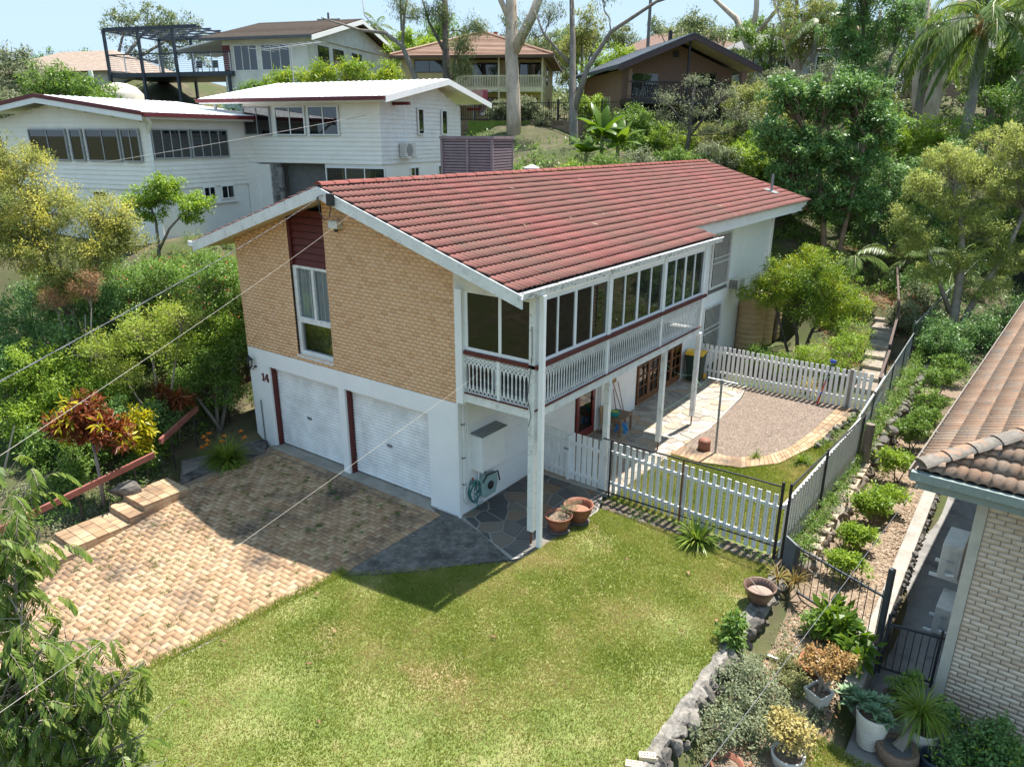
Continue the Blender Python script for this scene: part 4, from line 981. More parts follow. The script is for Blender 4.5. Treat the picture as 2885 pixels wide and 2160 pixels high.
# handrail of red boards on black posts
def handrail(label, pts, posts, w=.1):
    t = empty('hand_rail', pts[0], 0, label, 'handrail', 'red handrails beside the garden path'); o = Vector(pts[0])
    a, b = Vector(pts[0])-o, Vector(pts[-1])-o; d = (b-a).normalized(); s_ = Vector((d.y, -d.x, 0)).normalized()*.035
    m = MB(); m.prism([a-s_, a+s_, a+s_+Vector((0, 0, .14)), a-s_+Vector((0, 0, .14))], b-a); m.build('rail', redrail, t)
    for x, y, z0, z1 in posts: MB().tube([Vector((x, y, z0))-o, Vector((x, y, z1))-o], .022, 6).build('post', metal_bk, t)
handrail('long faded red timber handrail above the brick garden steps', [(-7.12, -7.6, .05), (-6.78, -3.3, .82)], [(-7.03, -6.45, -.6, .3), (-6.94, -5.05, -.3, .55), (-6.82, -3.8, -.1, .78)])
handrail('short steep red handrail halfway along the garden path', [(-7.28, -2.87, .88), (-8.08, -1.35, 1.12)], [(-7.46, -2.5, .0, .95), (-8.0, -1.54, .1, 1.1)])
handrail('red handrail section nearest the white garage wall corner', [(-8.55, -.55, 1.12), (-8.75, 1.0, 1.3)], [(-8.58, -.16, .1, 1.18), (-8.7, .8, .2, 1.3)])
# stair rail and brick stairs up the back slope
stz = empty('back_stairs', (4.4, 18, 0), 0, 'narrow paved garden stair climbing the shaded slope behind the yard', 'stairs')
for k in range(13):
    y = 14.6+k*1.0; x = 5.55-k*.12; z = .1+k*.13
    MB().cube(x-4.4-.38, x-4.4+.38, y-18, y-18+1.0, z-.3, z).build('tread', concrete, stz)
    for i in range(3):
        for j in range(4): MB().cube(x-4.4-.37+i*.25, x-4.4-.13+i*.25, y-18+.01+j*.247, y-18+.245+j*.247, z-.02, z+.012+random.uniform(-.003, .003)).build('paver', M('grey_stair_paver', [(.0, (.2, .16, .125)), (1, (.34, .285, .23))], .9, 3, rnd=.6, bump=.3), stz)
for a, b in (((6.02, 13.9, .75), (5.85, 16.2, 1.1)), ((5.8, 16.4, 1.25), (5.4, 20.2, 1.75)), ((5.35, 20.4, 1.8), (4.3, 25.5, 2.6))):
    t = empty('hand_rail', a, 0, {13.9: 'low brown stair rail just behind the back picket fence', 16.4: 'middle brown rail beside the paved back stair', 20.4: 'upper brown rail at the top of the back stair'}[a[1]], 'handrail', 'brown rails up the back stair')
    o = Vector(a); d = Vector(b)-o; MB().prism([(-.04, 0, 0), (.04, 0, 0), (.04, 0, .07), (-.04, 0, .07)], d).build('rail', M('dark_brown_timber', (.085, .05, .04), .7, 5), t)
    for f in (.08, .92): p = d*f; MB().tube([p, p-Vector((0, 0, .95))], .03, 6).build('post', metal_bk, t)

# ------------------------------------------------------------------ rocks
def rock_mesh(seed, mat=rock_m, sub=2):
    import bmesh
    bm = bmesh.new(); bmesh.ops.create_icosphere(bm, subdivisions=sub, radius=.5); rg = random.Random(seed)
    pl = [(Vector((rg.gauss(0, 1), rg.gauss(0, 1), rg.gauss(0, 1))).normalized(), rg.uniform(.2, .4)) for _ in range(11)]
    for v in bm.verts:
        for n, d in pl:
            e = v.co.dot(n)-d
            if e > 0: v.co -= n*e*.97
        v.co *= 1+rg.uniform(-.03, .03)
    me = bpy.data.meshes.new('stone'); bm.to_mesh(me); bm.free(); me.materials.append(mat); return me
ROCKS = [rock_mesh(i) for i in range(8)]; PALE = [rock_mesh(i+30, pale_rock) for i in range(8)]
def stones(t, pts, size, name='stone', flat=.8, lib=None):
    for p in pts:
        s_ = size*random.uniform(.75, 1.25)
        link(name, random.choice(lib or ROCKS), t, p, (random.uniform(-.4, .4), random.uniform(-.4, .4), random.uniform(0, 6.28)), (s_*random.uniform(.9, 1.3), s_*random.uniform(.8, 1.1), s_*flat))
rw = empty('retaining_wall', (0, 0, 0), 0, 'low mortared rock retaining wall along the right edge of the lawn', 'wall')
cp = MB(); ys = np.arange(-8, 2.05, .11); rgc = random.Random(3); nw = 5
for i, y in enumerate(ys):
    e0, e1 = rgc.uniform(-.03, .03), rgc.uniform(-.05, .05)
    row = [(6.36+e0, y, -.4), (6.38+e0, y, .03)]+[(6.38+.22*k/nw+rgc.uniform(-.015, .015), y+rgc.uniform(-.03, .03), .045+.02*math.sin(y*3+k)+rgc.uniform(-.022, .022)) for k in range(1, nw)]+[(6.6+e1, y, -.02), (6.57+e1, y, -.2), (6.55, y, -.7)]
    cp.v += row; n = len(row)
    if i: cp.f += [((i-1)*n+k, (i-1)*n+k+1, i*n+k+1, i*n+k) for k in range(n-1)]
cp.build('coping', M('mortar_coping', [(.15, (.12, .11, .098)), (.5, (.22, .2, .175)), (.85, (.34, .31, .27))], .95, 9, bump=1.0, bs=20, stains=((3, .52, .66, (.06, .058, .054), None),)), rw)
stones(rw, [(6.6+random.uniform(-.03, .04), y+random.uniform(-.06, .06), z) for y in np.arange(-7.8, 2.1, .25) for z in (-.06, -.28, -.5)], .31)
rw2 = empty('rock_wall', (0, 0, 0), 0, 'rough pale rock wall under the side fence beside the mulch bed', 'wall')
MB().cube(6.7, 6.86, 2.85, 9.2, -.7, -.12).cube(6.68, 6.84, 9.2, 21.5, -.7, .02).build('core', mortar_m, rw2)
stones(rw2, [(6.86+random.uniform(-.03, .03), y+random.uniform(-.05, .05), z) for y in np.arange(2.9, 9.2, .33) for z in (-.5, -.3)], .34, lib=PALE); stones(rw2, [(6.76+random.uniform(-.04, .04), y, -.1) for y in np.arange(2.9, 9.2, .38)], .36, flat=.35, lib=PALE)
stones(rw2, [(6.88+random.uniform(-.05, .05), y+random.uniform(-.06, .06), z) for y in np.arange(9.2, 21.5, .48) for z in (-.38, -.1, .1)], .46)
rw3 = empty('rock_edging', (0, 0, 0), 0, 'row of dark rocks edging the paved path inside the fence', 'rocks')
stones(rw3, [(5.45+.33*i/11+.04*math.sin(i), 8.9+i*.32, .03) for i in range(12)], .27)
def boulder(loc, s_, label, seed, rz=0.):
    o = link('boulder', rock_mesh(seed, sub=3), None, loc, (0, 0, rz), s_); soften(o, .02); return tag(o, label, 'rock')
boulder((-7.0, -4.0, .18), (.85, .62, .7), 'large grey boulder beside the red handrail above the brick steps', 21, .5)
lw_ = empty('garden_rock_wall', (0, 0, 0), 0, 'dark rock wall behind the bushes at the far left corner of the brick house', 'wall')
stones(lw_, [(-11.6+random.uniform(-.2, .2)+i*.42, 4.2+i*.12, 2.65+z) for i in range(8) for z in (0, .33, .62)], .5)
lp2 = empty('stone_border', (0, 0, 0), 0, 'low stone border beside the agapanthus at the fence foot', 'rocks')
stones(lp2, [(2.5+i*.3, 2.28+random.uniform(-.03, .03), .0) for i in range(13)], .2, flat=.4)
sheet('fence_kerb', [(2.42, 2.15), (6.4, 2.1), (6.4, 2.62), (2.2, 2.75)], -.015, M('fence_soil', (.15, .115, .085), .95, 4, bump=.6), thick=.08)

# ------------------------------------------------------------------ neighbour's side: mulch bed, kerb wall, path
mulch_m = M('wood_chip_mulch', [(.0, (.12, .075, .045)), (.4, (.23, .16, .105)), (.75, (.31, .235, .165)), (1, (.4, .325, .245))], .9, 6, rnd=.85, bump=.1)
bedp = [(6.95, -.8), (8.15, -.6), (8.2, 2), (8.18, 16), (6.95, 16)]
grid_sheet('mulch_bed', 6.7, 8.3, -9, 18, .3, lambda x, y: hgt(x, y)+.012, M('mulch_base', [(.1, (.14, .1, .068)), (.9, (.28, .21, .15))], .95, 12, bump=.8, bs=50))['kind'] = 'structure'
o = chips('mulch', 21000, bedp, lambda x, y: hgt(x, y)+.014, .055, mulch_m, .25); tag(o, 'pale wood chip mulch covering the narrow bed beside the neighbour path', 'mulch')
kw = empty('kerb_wall', (0, 0, 0), 0, 'long weathered concrete kerb wall between mulch bed and neighbour path', 'wall')
soften(MB().prism([(8.2, .2, -1.3), (8.5, .2, -1.3), (8.48, .2, -.42), (8.2, .2, -.42)], (0, 17, 0)).build('kerb', concrete, kw), .02)
rub = []
for i in range(900):
    y = random.uniform(1.5, 14); z = -.42-abs(random.gauss(0, .14)); rub.append((y, z))
stones(kw, [(8.52, y, z) for y, z in rub[:150]], .13, 'rubble', 1)
sheet('neighbour_path', [(8.5, -3.2), (11.5, -3.2), (11.5, 1), (9.6, 1.2), (9.6, 17), (8.5, 17)], -1.04, M('path_concrete', [(.2, (.17, .165, .16)), (.8, (.27, .26, .245))], .85, 1.5, bump=.2, stains=((1.6, .54, .72, (.09, .088, .086), None), (14, .66, .74, (.1, .08, .06), None))), thick=.12)
grid_sheet('neighbour_lawn', 6.75, 9.0, -6, -1.0, .12, lambda x, y: hgt(x, y)*0-.56-.22*sstep((x-7.6)/1.2), lawn_m)['kind'] = 'structure'
o = grass('grass', 26000, lambda x, y: (x > 7.7) | (NP.random(len(x)) < .25), (6.75, 9.0, -4.5, -1.0), lambda x, y: -.56-.22*sstep((x-7.6)/1.2), h=(.04, .09)); tag(o, 'neighbour grass strip at the bottom corner beside the potted plants', 'grass')
# gate fences
def bar_fence(label, a, b, z0, z1, n, posts, over=.0, name='pool_fence'):
    fr, L = fence_frame(a, b); t = empty(name, (a[0], a[1], z0), 0, label, 'fence' if name == 'pool_fence' else 'gate'); fr.o -= Vector((a[0], a[1], z0))
    for zz in (z0+.12, z1-.12): MB().box(fr, 0, L, -.018, .018, zz-.018, zz+.018).build('rail', metal_dk, t)
    for i in range(n):
        x = (i+.7)*L/(n+.4); MB().tube([fr.p(x, 0, z0+.1), fr.p(x, 0, z1-.12+over)], .0085, 6).build('bar', metal_dk, t)
    for x, za, zb, w in posts: soften(MB().box(fr, x-w, x+w, -w, w, za, zb).build('post', metal_dk, t), .005)
    return t
bar_fence('dark steel bar fence crossing the mulch bed', (6.78, 2.25), (8.48, 1.5), -.5, .68, 13, ((-.03, -.6, .6, .035), (1.84, -1.1, 1.15, .045)), .12)
bar_fence('lower dark steel bar gate across the neighbour path', (8.56, 1.62), (9.4, 1.75), -1.05, .12, 7, ((0, -1.05, .2, .025), (.82, -1.05, .15, .02)), 0, 'path_gate')
pn = soften(MB().prism([(6.42, 2.55, -.15), (6.72, 2.36, -.15), (6.72, 2.36, .52), (6.42, 2.55, .58)], (.03, .04, 0)).build('slate_sheet', M('slate_panel', (.12, .13, .145), .5, 4)), .01); tag(pn, 'small slate grey sheet panel at the fence corner', 'panel')

# ------------------------------------------------------------------ neighbour's pale brick house
NH = empty('pale_brick_house', (9.45, 1.1, -1.05), R(-3), 'pale brick neighbour house with orange tiled hip roof at the right edge', 'house')
NF = FR((0, 0, 0), (1, 0, 0), (0, -1, 0)); NHT = 4.12
MB().cube(.009, 12, .009, 16, 0, NHT).build('wall', nmortar_m, NH)
MB().cube(-.02, .13, -.012, .06, 0, NHT).build('corner_board', M('putty_trim', (.5, .47, .4), .6, 3), NH)
nb = []
for r in range(48):
    c = .043+r*.086; a = .13+(0 if r % 2 else -.125)
    while a < 3.2:
        s0, s1 = max(a, .135), a+.24
        if s1-s0 > .04: nb.append(((s0+s1)/2, c, s1-s0))
        a += .25
nb.sort(key=lambda b: (b[0]-.3)**2+(b[1]-3.2)**2*.35); restn = []
for i, (a, c, L) in enumerate(nb):
    if i < 300: link('brick', brick_mesh(L, nbrick_m, 'pale'), NH, (a, -random.uniform(-.001, .003), c))
    else: restn.append((brick_on(NF, a, c, L), BF))
for r in range(48):
    a = .12+(.12 if r % 2 else 0)
    while a < 15.8: restn.append((brick_on(FR((0, 0, 0), (0, 1, 0), (-1, 0, 0)), a, .043+r*.086, .24), BF)); a += .25
many('brickwork', restn, nbrick_m, NH)
# hip roof
EX, EY, EZ, NS = -.8, -.5, 4.47, .4
nroof = MB().prism([(EX, EY, EZ-.2), (8, EY, EZ-.2), (8, 16, EZ-.2), (EX, 16, EZ-.2)], (0, 0, .02))
nroof.v += [(EX, EY, EZ-.02), (EX+7, EY+7, EZ-.02+7*NS), (EX+7, 16, EZ-.02+7*NS), (EX, 16, EZ-.02), (EX+14, EY, EZ-.02)]; k = len(nroof.v)-5
nroof.f += [(k, k+1, k+2, k+3), (k, k+4, k+1)]
nr = nroof.build('roof', dark_room, NH)
nca, nsa = math.cos(math.atan(NS)), math.sin(math.atan(NS)); NT = []
for r in range(18):
    l0 = -.04+r*.32
    for cidx in range(54):
        y0 = EY+cidx*TW; x = EX+l0*nca; z = EZ+l0*nsa
        if y0 < EY+(l0-.12)*nca: continue
        NT.append((0, x, y0, z))
    for cidx in range(20):
        x0 = EX+cidx*TW
        if x0 < EX+(l0-.12)*nca: continue
        NT.append((1, x0, EY+l0*nca, EZ+l0*nsa))
def ntile(side):
    x, l, h = TV[:, 0], TL+.04-TV[:, 1], TV[:, 2]*(1.3 if side == 0 else .95)
    if side == 0: return np.stack([l*nca-h*nsa, x, l*nsa+h*nca], -1)
    return np.stack([x, l*nca-h*nsa, l*nsa+h*nca], -1)
NTA = (ntile(0), ntile(1)); NTM = [np_mesh('roof_tile', NTA[0], TF, ntile_m, True), np_mesh('roof_tile', NTA[1], TF[:, ::-1], ntile_m, True)]
NT.sort(key=lambda t: (t[1]-0)**2+(t[2]+3)**2); rs = []
for i, (sd, x, y, z) in enumerate(NT):
    z += random.uniform(-.003, .005)
    if i < 300: link('roof_tile', NTM[sd], nr, (x, y, z))
    else: rs.append((NTA[sd]+np.array((x, y, z)), TF if sd == 0 else TF[:, ::-1]))
many('roof_tiling', rs, ntile_m, nr)
cap = MB()
for i in range(7): a = math.pi*i/6; cap.v.append((math.cos(a)*.155, 0, math.sin(a)*.085)); cap.v.append((math.cos(a)*.14, .46, math.sin(a)*.06))
cap.f = [(2*i, 2*i+2, 2*i+3, 2*i+1) for i in range(6)]+[tuple(range(0, 14, 2))]; cm2 = cap.mesh('hip_cap', nridge_m, True)
hd = Vector((1, 1, NS)).normalized(); q = hd.to_track_quat('Y', 'Z').to_euler()
for i in range(16): link('hip_cap', cm2, nr, Vector((EX+.0, EY+.0, EZ+.08))+hd*(i*.4), q)
fas = M('grey_green_fascia', [(.2, (.2, .245, .225)), (.8, (.27, .315, .29))], .6, 4, bump=.2, stains=((9, .6, .68, (.4, .4, .37), None), (5, .62, .72, (.13, .15, .14), None)))
soften(MB().cube(EX-.1, 9, EY-.12, EY-.0, EZ-.17, EZ-.02).build('fascia_gutter', fas, nr), .015); soften(MB().cube(EX-.02, 9, EY, EY+.03, EZ-.32, EZ-.1).build('fascia', fas, nr), .004)
ng = MB().prism([(EX-.12, EY-.1, EZ-.14), (EX, EY-.1, EZ-.14), (EX, EY-.1, EZ-.02), (EX-.015, EY-.1, EZ-.02), (EX-.015, EY-.1, EZ-.125), (EX-.1, EY-.1, EZ-.125), (EX-.11, EY-.1, EZ-.0), (EX-.135, EY-.1, EZ-.0)], (0, 16, 0)).build('side_gutter', M('brown_gutter', (.2, .16, .13), .6, 8), nr)
for i in range(14): MB().cube(EX-.13, EX+.02, i*1.1+.2, i*1.1+.23, EZ-.015, EZ+.005).build('gutter_strap', galv, nr)
def condenser(loc, rz, label, size=(.33, .85, .7), grp='neighbour condensers'):
    t = empty('air_conditioner', loc, rz, label, 'air conditioner', grp); sx, sy, sz = size
    soften(MB().cube(-sx/2, sx/2, -sy/2, sy/2, .06, sz).build('casing', M('condenser_white', (.62, .62, .58), .45, 5, bump=.02), t), .02)
    for s_ in (-1, 1): MB().cube(-sx/2-.14, sx/2+.02, s_*sy*.38-.02, s_*sy*.38+.02, .0, .06).build('foot', white, t)
    MB().cube(-sx*.1, sx*.35, -sy/2-.012, -sy/2, .2, sz-.12).build('service_cover', M('condenser_panel', (.55, .55, .51), .5, 5), t)
    for z in (.22, .45): MB().cube(-sx*.15, sx*.2, -sy/2-.02, -sy/2-.012, z, z+.05).build('grip', M('grip_blue_grey', (.35, .4, .43), .5), t)
    MB().lathe([(0, 0), (.24, 0), (.24, .012), (.2, .02), (0, .02)], (0, 0, 0), 20).build('fan_guard', M('guard_grey', (.3, .3, .29)), t).matrix_local = Matrix.Translation((-sx/2-.015, .1, sz*.52)) @ Matrix.Rotation(R(90), 4, 'Y')
    MB().tube([(.12, -sy/2-.05, .2), (.1, -sy/2-.05, .2), (-.02, -sy/2-.05, .18)], .03, 8).build('pipe_wrap', white, t)
    return t
condenser((9.22, 4.5, -.22), R(-3), 'upper white condenser on a wall bracket over the neighbour path', (.36, .85, .82)); condenser((9.33, 3.75, -1.05), R(-3), 'lower white condenser standing on the neighbour path behind the gate', (.32, .8, .66))

# ------------------------------------------------------------------ yard things
def bin_(loc):
    t = empty('wheelie_bin', loc, R(8), 'dark green wheelie bin with yellow lid beside the back picket fence', 'bin'); gm = M('bin_green', (.018, .04, .028), .5, 6, bump=.05); ym = M('bin_yellow', (.75, .42, .02), .4, 5, bump=.02)
    m = MB(); m.prism([(-.23, -.26, .06), (.23, -.26, .06), (.23, .24, .06), (-.23, .24, .06)], (0, 0, .01)); m.v = [(-.23, -.26, .05), (.23, -.26, .05), (.23, .24, .05), (-.23, .24, .05), (-.29, -.34, .98), (.29, -.34, .98), (.29, .34, .98), (-.29, .34, .98)]
    m.f = [(3, 2, 1, 0), (4, 5, 6, 7), (0, 1, 5, 4), (1, 2, 6, 5), (2, 3, 7, 6), (3, 0, 4, 7)]; soften(m.build('body', gm, t), .03, 3)
    MB().cube(-.31, .31, -.36, .36, .95, .99).build('rim', gm, t)
    m = MB(); m.prism([(-.31, -.38, .99), (-.31, .36, .99), (-.31, .36, 1.03), (-.31, .1, 1.1), (-.31, -.25, 1.09), (-.31, -.38, 1.02)], (.62, 0, 0)); soften(m.build('lid', ym, t), .02, 2)
    for s_ in (-1, 1): MB().lathe([(0, -.03), (.11, -.03), (.11, .03), (0, .03)], (0, 0, 0), 16).build('wheel', ym if s_ > 0 else metal_bk, t).matrix_local = Matrix.Translation((s_*.29, .28, .11)) @ Matrix.Rotation(R(90), 4, 'Y')
    MB().tube([(-.25, .42, .96), (.25, .42, .96)], .016, 6).build('handle', gm, t)
bin_((.42, 12.3, .02))
tk = M('tan_tank', [(.2, (.42, .29, .15)), (.8, (.52, .37, .2))], .5, 2, bump=.03, stains=((3, .66, .76, (.36, .2, .08), (3, 3, .3)),))
for i, (x, y, h, lab) in enumerate(((.5, 17.6, 2.05, 'nearest ribbed tan rainwater tank against the white side wall'), (.55, 18.75, 1.95, 'middle tan rainwater tank half hidden behind the nearest one'), (.55, 19.8, 1.9, 'farthest tan rainwater tank behind the two others'))):
    t = empty('rainwater_tank', (x, y, -.02), 0, lab, 'water tank', 'tan rainwater tanks'); pr = [(.5, 0)]
    for k in range(9): z = .05+k*(h-.15)/9; pr += [(.53, z), (.53, z+(h-.15)/9-.04), (.515, z+(h-.15)/9-.02)]
    pr += [(.52, h-.1), (.3, h+.05), (0, h+.1)]; MB().lathe(pr, (0, 0, 0), 28).build('body', tk, t, True); MB().lathe([(.2, 0), (.2, .06), (0, .07)], (.0, 0, h+.05), 16).build('lid', tk, t)
# table with tools and stool
tim = M('weathered_timber', [(.2, (.16, .1, .06)), (.8, (.3, .21, .14))], .8, 6, bump=.3)
t = empty('timber_table', (.48, 6.55, .012), R(3), 'small low timber table with a turquoise tub beside the red door', 'table')
for i in range(4): MB().cube(-.28, .28, -.42+i*.21+.006, -.42+(i+1)*.21-.006, .48, .52).build('plank', tim, t)
for sx in (-1, 1):
    for sy in (-1, 1): MB().cube(sx*.24-.03, sx*.24+.03, sy*.36-.03, sy*.36+.03, 0, .48).build('leg', tim, t)
MB().cube(-.26, .26, -.38, -.35, .38, .48).cube(-.26, .26, .35, .38, .38, .48).build('apron_rail', tim, t)
t = empty('plastic_tub', (.42, 6.4, .535), R(20), 'turquoise plastic tub standing on the low timber table', 'tub')
MB().lathe([(.1, 0), (.14, .12), (.155, .13), (.145, .14), (.09, .02), (0, .02)], (0, 0, 0), 18, (1.25, .9)).build('tub', M('turquoise', (.03, .35, .36), .4, 4), t); MB().cube(-.1, .12, -.1, .02, .1, .16).build('cloth', M('yellow_green', (.4, .5, .08), .8), t)
t = empty('plastic_stool', (.56, 6.62, .012), R(15), 'bright blue plastic step stool under the low timber table', 'stool'); bl = M('blue_plastic', (.02, .25, .62), .35, 4, bump=.02)
soften(MB().cube(-.14, .14, -.11, .11, .2, .24).build('seat', bl, t), .01)
for sx in (-1, 1):
    for sy in (-1, 1): MB().prism([(sx*.1-.03, sy*.07-.03, .2), (sx*.1+.03, sy*.07-.03, .2), (sx*.1+.03, sy*.07+.03, .2), (sx*.1-.03, sy*.07+.03, .2)][::-1], (sx*.05, sy*.05, -.2)).build('leg', bl, t)
def tool(name, label, a, b, mat, head=None, cat='tool'):
    t = empty(name, a, 0, label, cat); d = Vector(b)-Vector(a); MB().tube([(0, 0, 0), d], .013, 6).build('handle', mat, t)
    if head == 'broom': MB().cube(d.x-.03, d.x+.03, d.y-.16, d.y+.16, d.z-.03, d.z+.09).build('bristles', M('straw', (.4, .25, .1), .9), t)
    if head == 'blade': MB().prism([(-.1, -.01, 0), (.1, -.01, 0), (.08, -.01, -.22), (-.08, -.01, -.22)], (0, .015, 0)).build('blade', galv, t)
tool('broom', 'straw broom leaning upside down on the wall past the table', (.3, 7.35, .02), (.06, 6.9, 1.35), redrail, 'broom', 'broom')
tool('garden_rake', 'red rake handle leaning on the wall by the broom', (.42, 7.2, .02), (.05, 7.25, 1.25), redrail); tool('spade', 'spade leaning against the white wall near the table', (.2, 7.0, .25), (.05, 6.98, 1.1), tim, 'blade')
t = empty('boogie_board', (.15, 6.2, .012), 0, 'tan board leaning by the barred side light', 'board'); soften(MB().prism([(.1, -.12, 0), (.1, .12, 0), (-.05, .12, .8), (-.05, -.12, .8)], (.02, 0, .005)).build('board', M('tan_board', (.4, .25, .13), .7), t), .005)
# clothes line
t = empty('clothes_line_pole', (3.34, 6.82, 0), 0, 'galvanised tee pole of a clothes line standing in the gravel', 'clothes line')
MB().tube([(0, 0, -.1), (-.02, 0, 2.06)], .03, 10).build('pole', galv, t); MB().tube([(-.36, -.13, 2.12), (.36, .13, 2.02)], .024, 8).build('crossbar', galv, t); MB().lathe([(.045, -.05), (.045, .06), (0, .07)], (-.02, 0, 2.04), 10).build('cap', galv, t)
for s_ in (-1, 1): MB().tube([(s_*.3, s_*.11, 2.06-s_*.04), (s_*.27, s_*.1-.1, 1.9-s_*.04)], .008, 5).build('hook', galv, t)
cord = M('green_cord', (.25, .42, .3), .6, 5, bump=0)
for k, (a, b, lab) in enumerate((((3.05, 6.72, 2.1), (2.0, 8.3, 1.55), 'sagging green line from the tee pole to the far veranda post'), ((3.66, 6.94, 2.0), (4.9, 12.7, .95), 'green line running from the tee pole to the back fence'), ((3.0, 6.7, 2.1), (1.98, 6.0, 1.1), 'green line from the tee pole to the near veranda post'), ((2.0, 8.3, 1.6), (.05, 10.2, 1.3), 'slack green line from the far veranda post to the wall'))):
    a, b = Vector(a), Vector(b); m = MB(); m.tube([a.lerp(b, i/10)-Vector((0, 0, (.25 if k in (0, 3) else .06)*math.sin(math.pi*i/10))) for i in range(11)], .006, 4); tag(m.build('clothes_line', cord), lab, 'clothes line', 'clothes lines of the gravel yard')
t = empty('red_pole', (4.55, 12.45, 0), 0, 'red and blue pole leaning on the back picket fence', 'pole'); P0, P1 = Vector((0, 0, 0)), Vector((.2, .42, 1.35))
MB().tube([P0, P0.lerp(P1, .2)], .025, 8).build('red_end', M('red_plastic', (.55, .02, .02), .4), t); MB().tube([P0.lerp(P1, .2), P0.lerp(P1, .3)], .022, 8).build('blue_band', M('blue_band', (.04, .08, .4), .4), t); MB().tube([P0.lerp(P1, .3), P0.lerp(P1, .55)], .018, 8).build('red_shaft', MATS['red_plastic'], t); MB().tube([P0.lerp(P1, .55), P1], .014, 8).build('shaft', M('steel_blue', (.1, .13, .2), .4), t); MB().cube(.12, .3, .38, .44, 1.33, 1.42).build('head', MATS['blue_band'], t)
# pots
terra = M('terracotta', [(.2, (.19, .07, .04)), (.8, (.29, .115, .07))], .6, 6, bump=.2, stains=((8, .6, .72, (.34, .25, .2), None),)); soil_d = M('potting_soil', [(.2, (.07, .05, .035)), (.8, (.28, .21, .15))], .95, 25, bump=.8)
def pot(name, loc, prof, mat, label, soil_z=None, soil_r=None, cat='pot', grp=None, seg=26, sq=(1, 1), sm=soil_d, rot=None):
    t = empty(name, loc, 0, label, cat, grp)
    if rot: t.rotation_euler = rot
    MB().lathe(prof, (0, 0, 0), seg, sq).build('vessel', mat, t, True)
    if soil_z: MB().lathe([(0, soil_z+.02), (soil_r*.6, soil_z+.012), (soil_r, soil_z)][::-1], (0, 0, 0), seg, sq).build('soil', sm, t)
    return t
bowlp = lambda r, h: [(r*.5, 0), (r*.62, h*.12), (r*.88, h*.6), (r*.97, h*.93), (r*1.03, h*.95), (r*1.03, h), (r*.93, h), (r*.84, h*.6), (r*.6, h*.2), (0, h*.15)]
saucer = M('dark_saucer', (.13, .11, .1), .7)
pA = pot('terracotta_bowl', (2.12, .82, .03), bowlp(.3, .36), terra, 'brown glazed bowl planter with pebbly soil, nearer of the two by the veranda post', .29, .26); MB().lathe([(0, 0), (.24, 0), (.26, .03), (0, .03)], (0, 0, -.02), 22).build('saucer', saucer, pA)
pB = pot('terracotta_bowl', (2.26, 1.42, .03), bowlp(.33, .4), terra, 'larger terracotta bowl planter behind its twin, almost empty inside', .25, .26, sm=M('dry_pot_floor', (.3, .14, .09), .8)); MB().lathe([(0, 0), (.24, 0), (.26, .03), (0, .03)], (0, 0, -.02), 22).build('saucer', saucer, pB)
pC = pot('brown_bowl', (6.5, .82, .05), bowlp(.29, .34), M('brown_glaze', [(.2, (.1, .06, .045)), (.8, (.19, .12, .09))], .35, 5, bump=.05), 'brown glazed bowl holding saucers on top of the retaining wall'); MB().lathe([(.0, .2), (.2, .2), (.22, .22), (.15, .215), (0, .212)], (.02, -.02, 0), 22).build('saucer', M('pale_saucer', (.28, .2, .16), .6, 12), pC); MB().tube([(-.24, .1, .36), (.02, -.02, .24), (.2, -.12, .26)], .008, 5).build('stick', twig, pC)
pot('upturned_pot', (3.0, 6.86, .0), [(.17, 0), (.175, .05), (.165, .1), (.17, .24), (.15, .29), (.12, .3), (.11, .31), (0, .31)], terra, 'upturned red brown pot beside the clothes line pole')
wp = M('white_glaze', (.68, .66, .6), .3, 4, bump=.02); cream = M('cream_glaze', (.66, .64, .56), .35, 4, bump=.02)
pr = [(.15, 0), (.17, .02)]
for k in range(11): z = .03+k*.055; r = .17+.085*k/11; pr += [(r+.012, z+.015), (r+.012, z+.035), (r, z+.05)]
pr += [(.27, .66), (.24, .66), (.22, .55), (0, .55)]
pD = pot('ribbed_planter', (8.76, -.3, -1.04), pr, cream, 'tall ribbed cream planter of grey green succulents on the neighbour path', .56, .22)
cane = M('woven_cane', [(.2, (.14, .09, .06)), (.8, (.27, .19, .13))], .85, 30, bump=.7, bs=60, stretch=(1, 1, 4))
pE = pot('cane_basket', (9.17, -.42, -1.04), [(.2, 0), (.27, .1), (.31, .2), (.3, .3), (.27, .33), (.25, .3), (0, .28)], cane, 'round woven basket planter holding the ponytail palm', .29, .25, sm=M('grey_pebble_soil', (.1, .1, .1), .9, 40, bump=.9))
pF = pot('white_planter', (9.42, .12, -1.04), [(.16, 0), (.24, .1), (.27, .25), (.25, .38), (.26, .42), (.22, .42), (.2, .3), (0, .3)], wp, 'rounded white planter behind the woven basket', .36, .21)
pG = pot('black_tub', (9.66, -.3, -1.04), [(.16, 0), (.19, .25), (.205, .27), (.205, .32), (.185, .32), (.15, .04), (0, .04)], M('navy_plastic', (.02, .035, .055), .45, 5, bump=.02), 'empty dark blue plastic tub beside the leafy bush'); MB().tube([(.2, -.02, .26), (.25, 0, .2), (.2, .02, .14)], .012, 6).build('handle', MATS['navy_plastic'], pG)
pH = pot('cane_basket', (8.95, .72, -1.04), [(.16, 0), (.2, .1), (.22, .25), (.21, .32), (.19, .28), (0, .27)], cane, 'smaller woven basket planter near the foot of the dark gate', .28, .19)
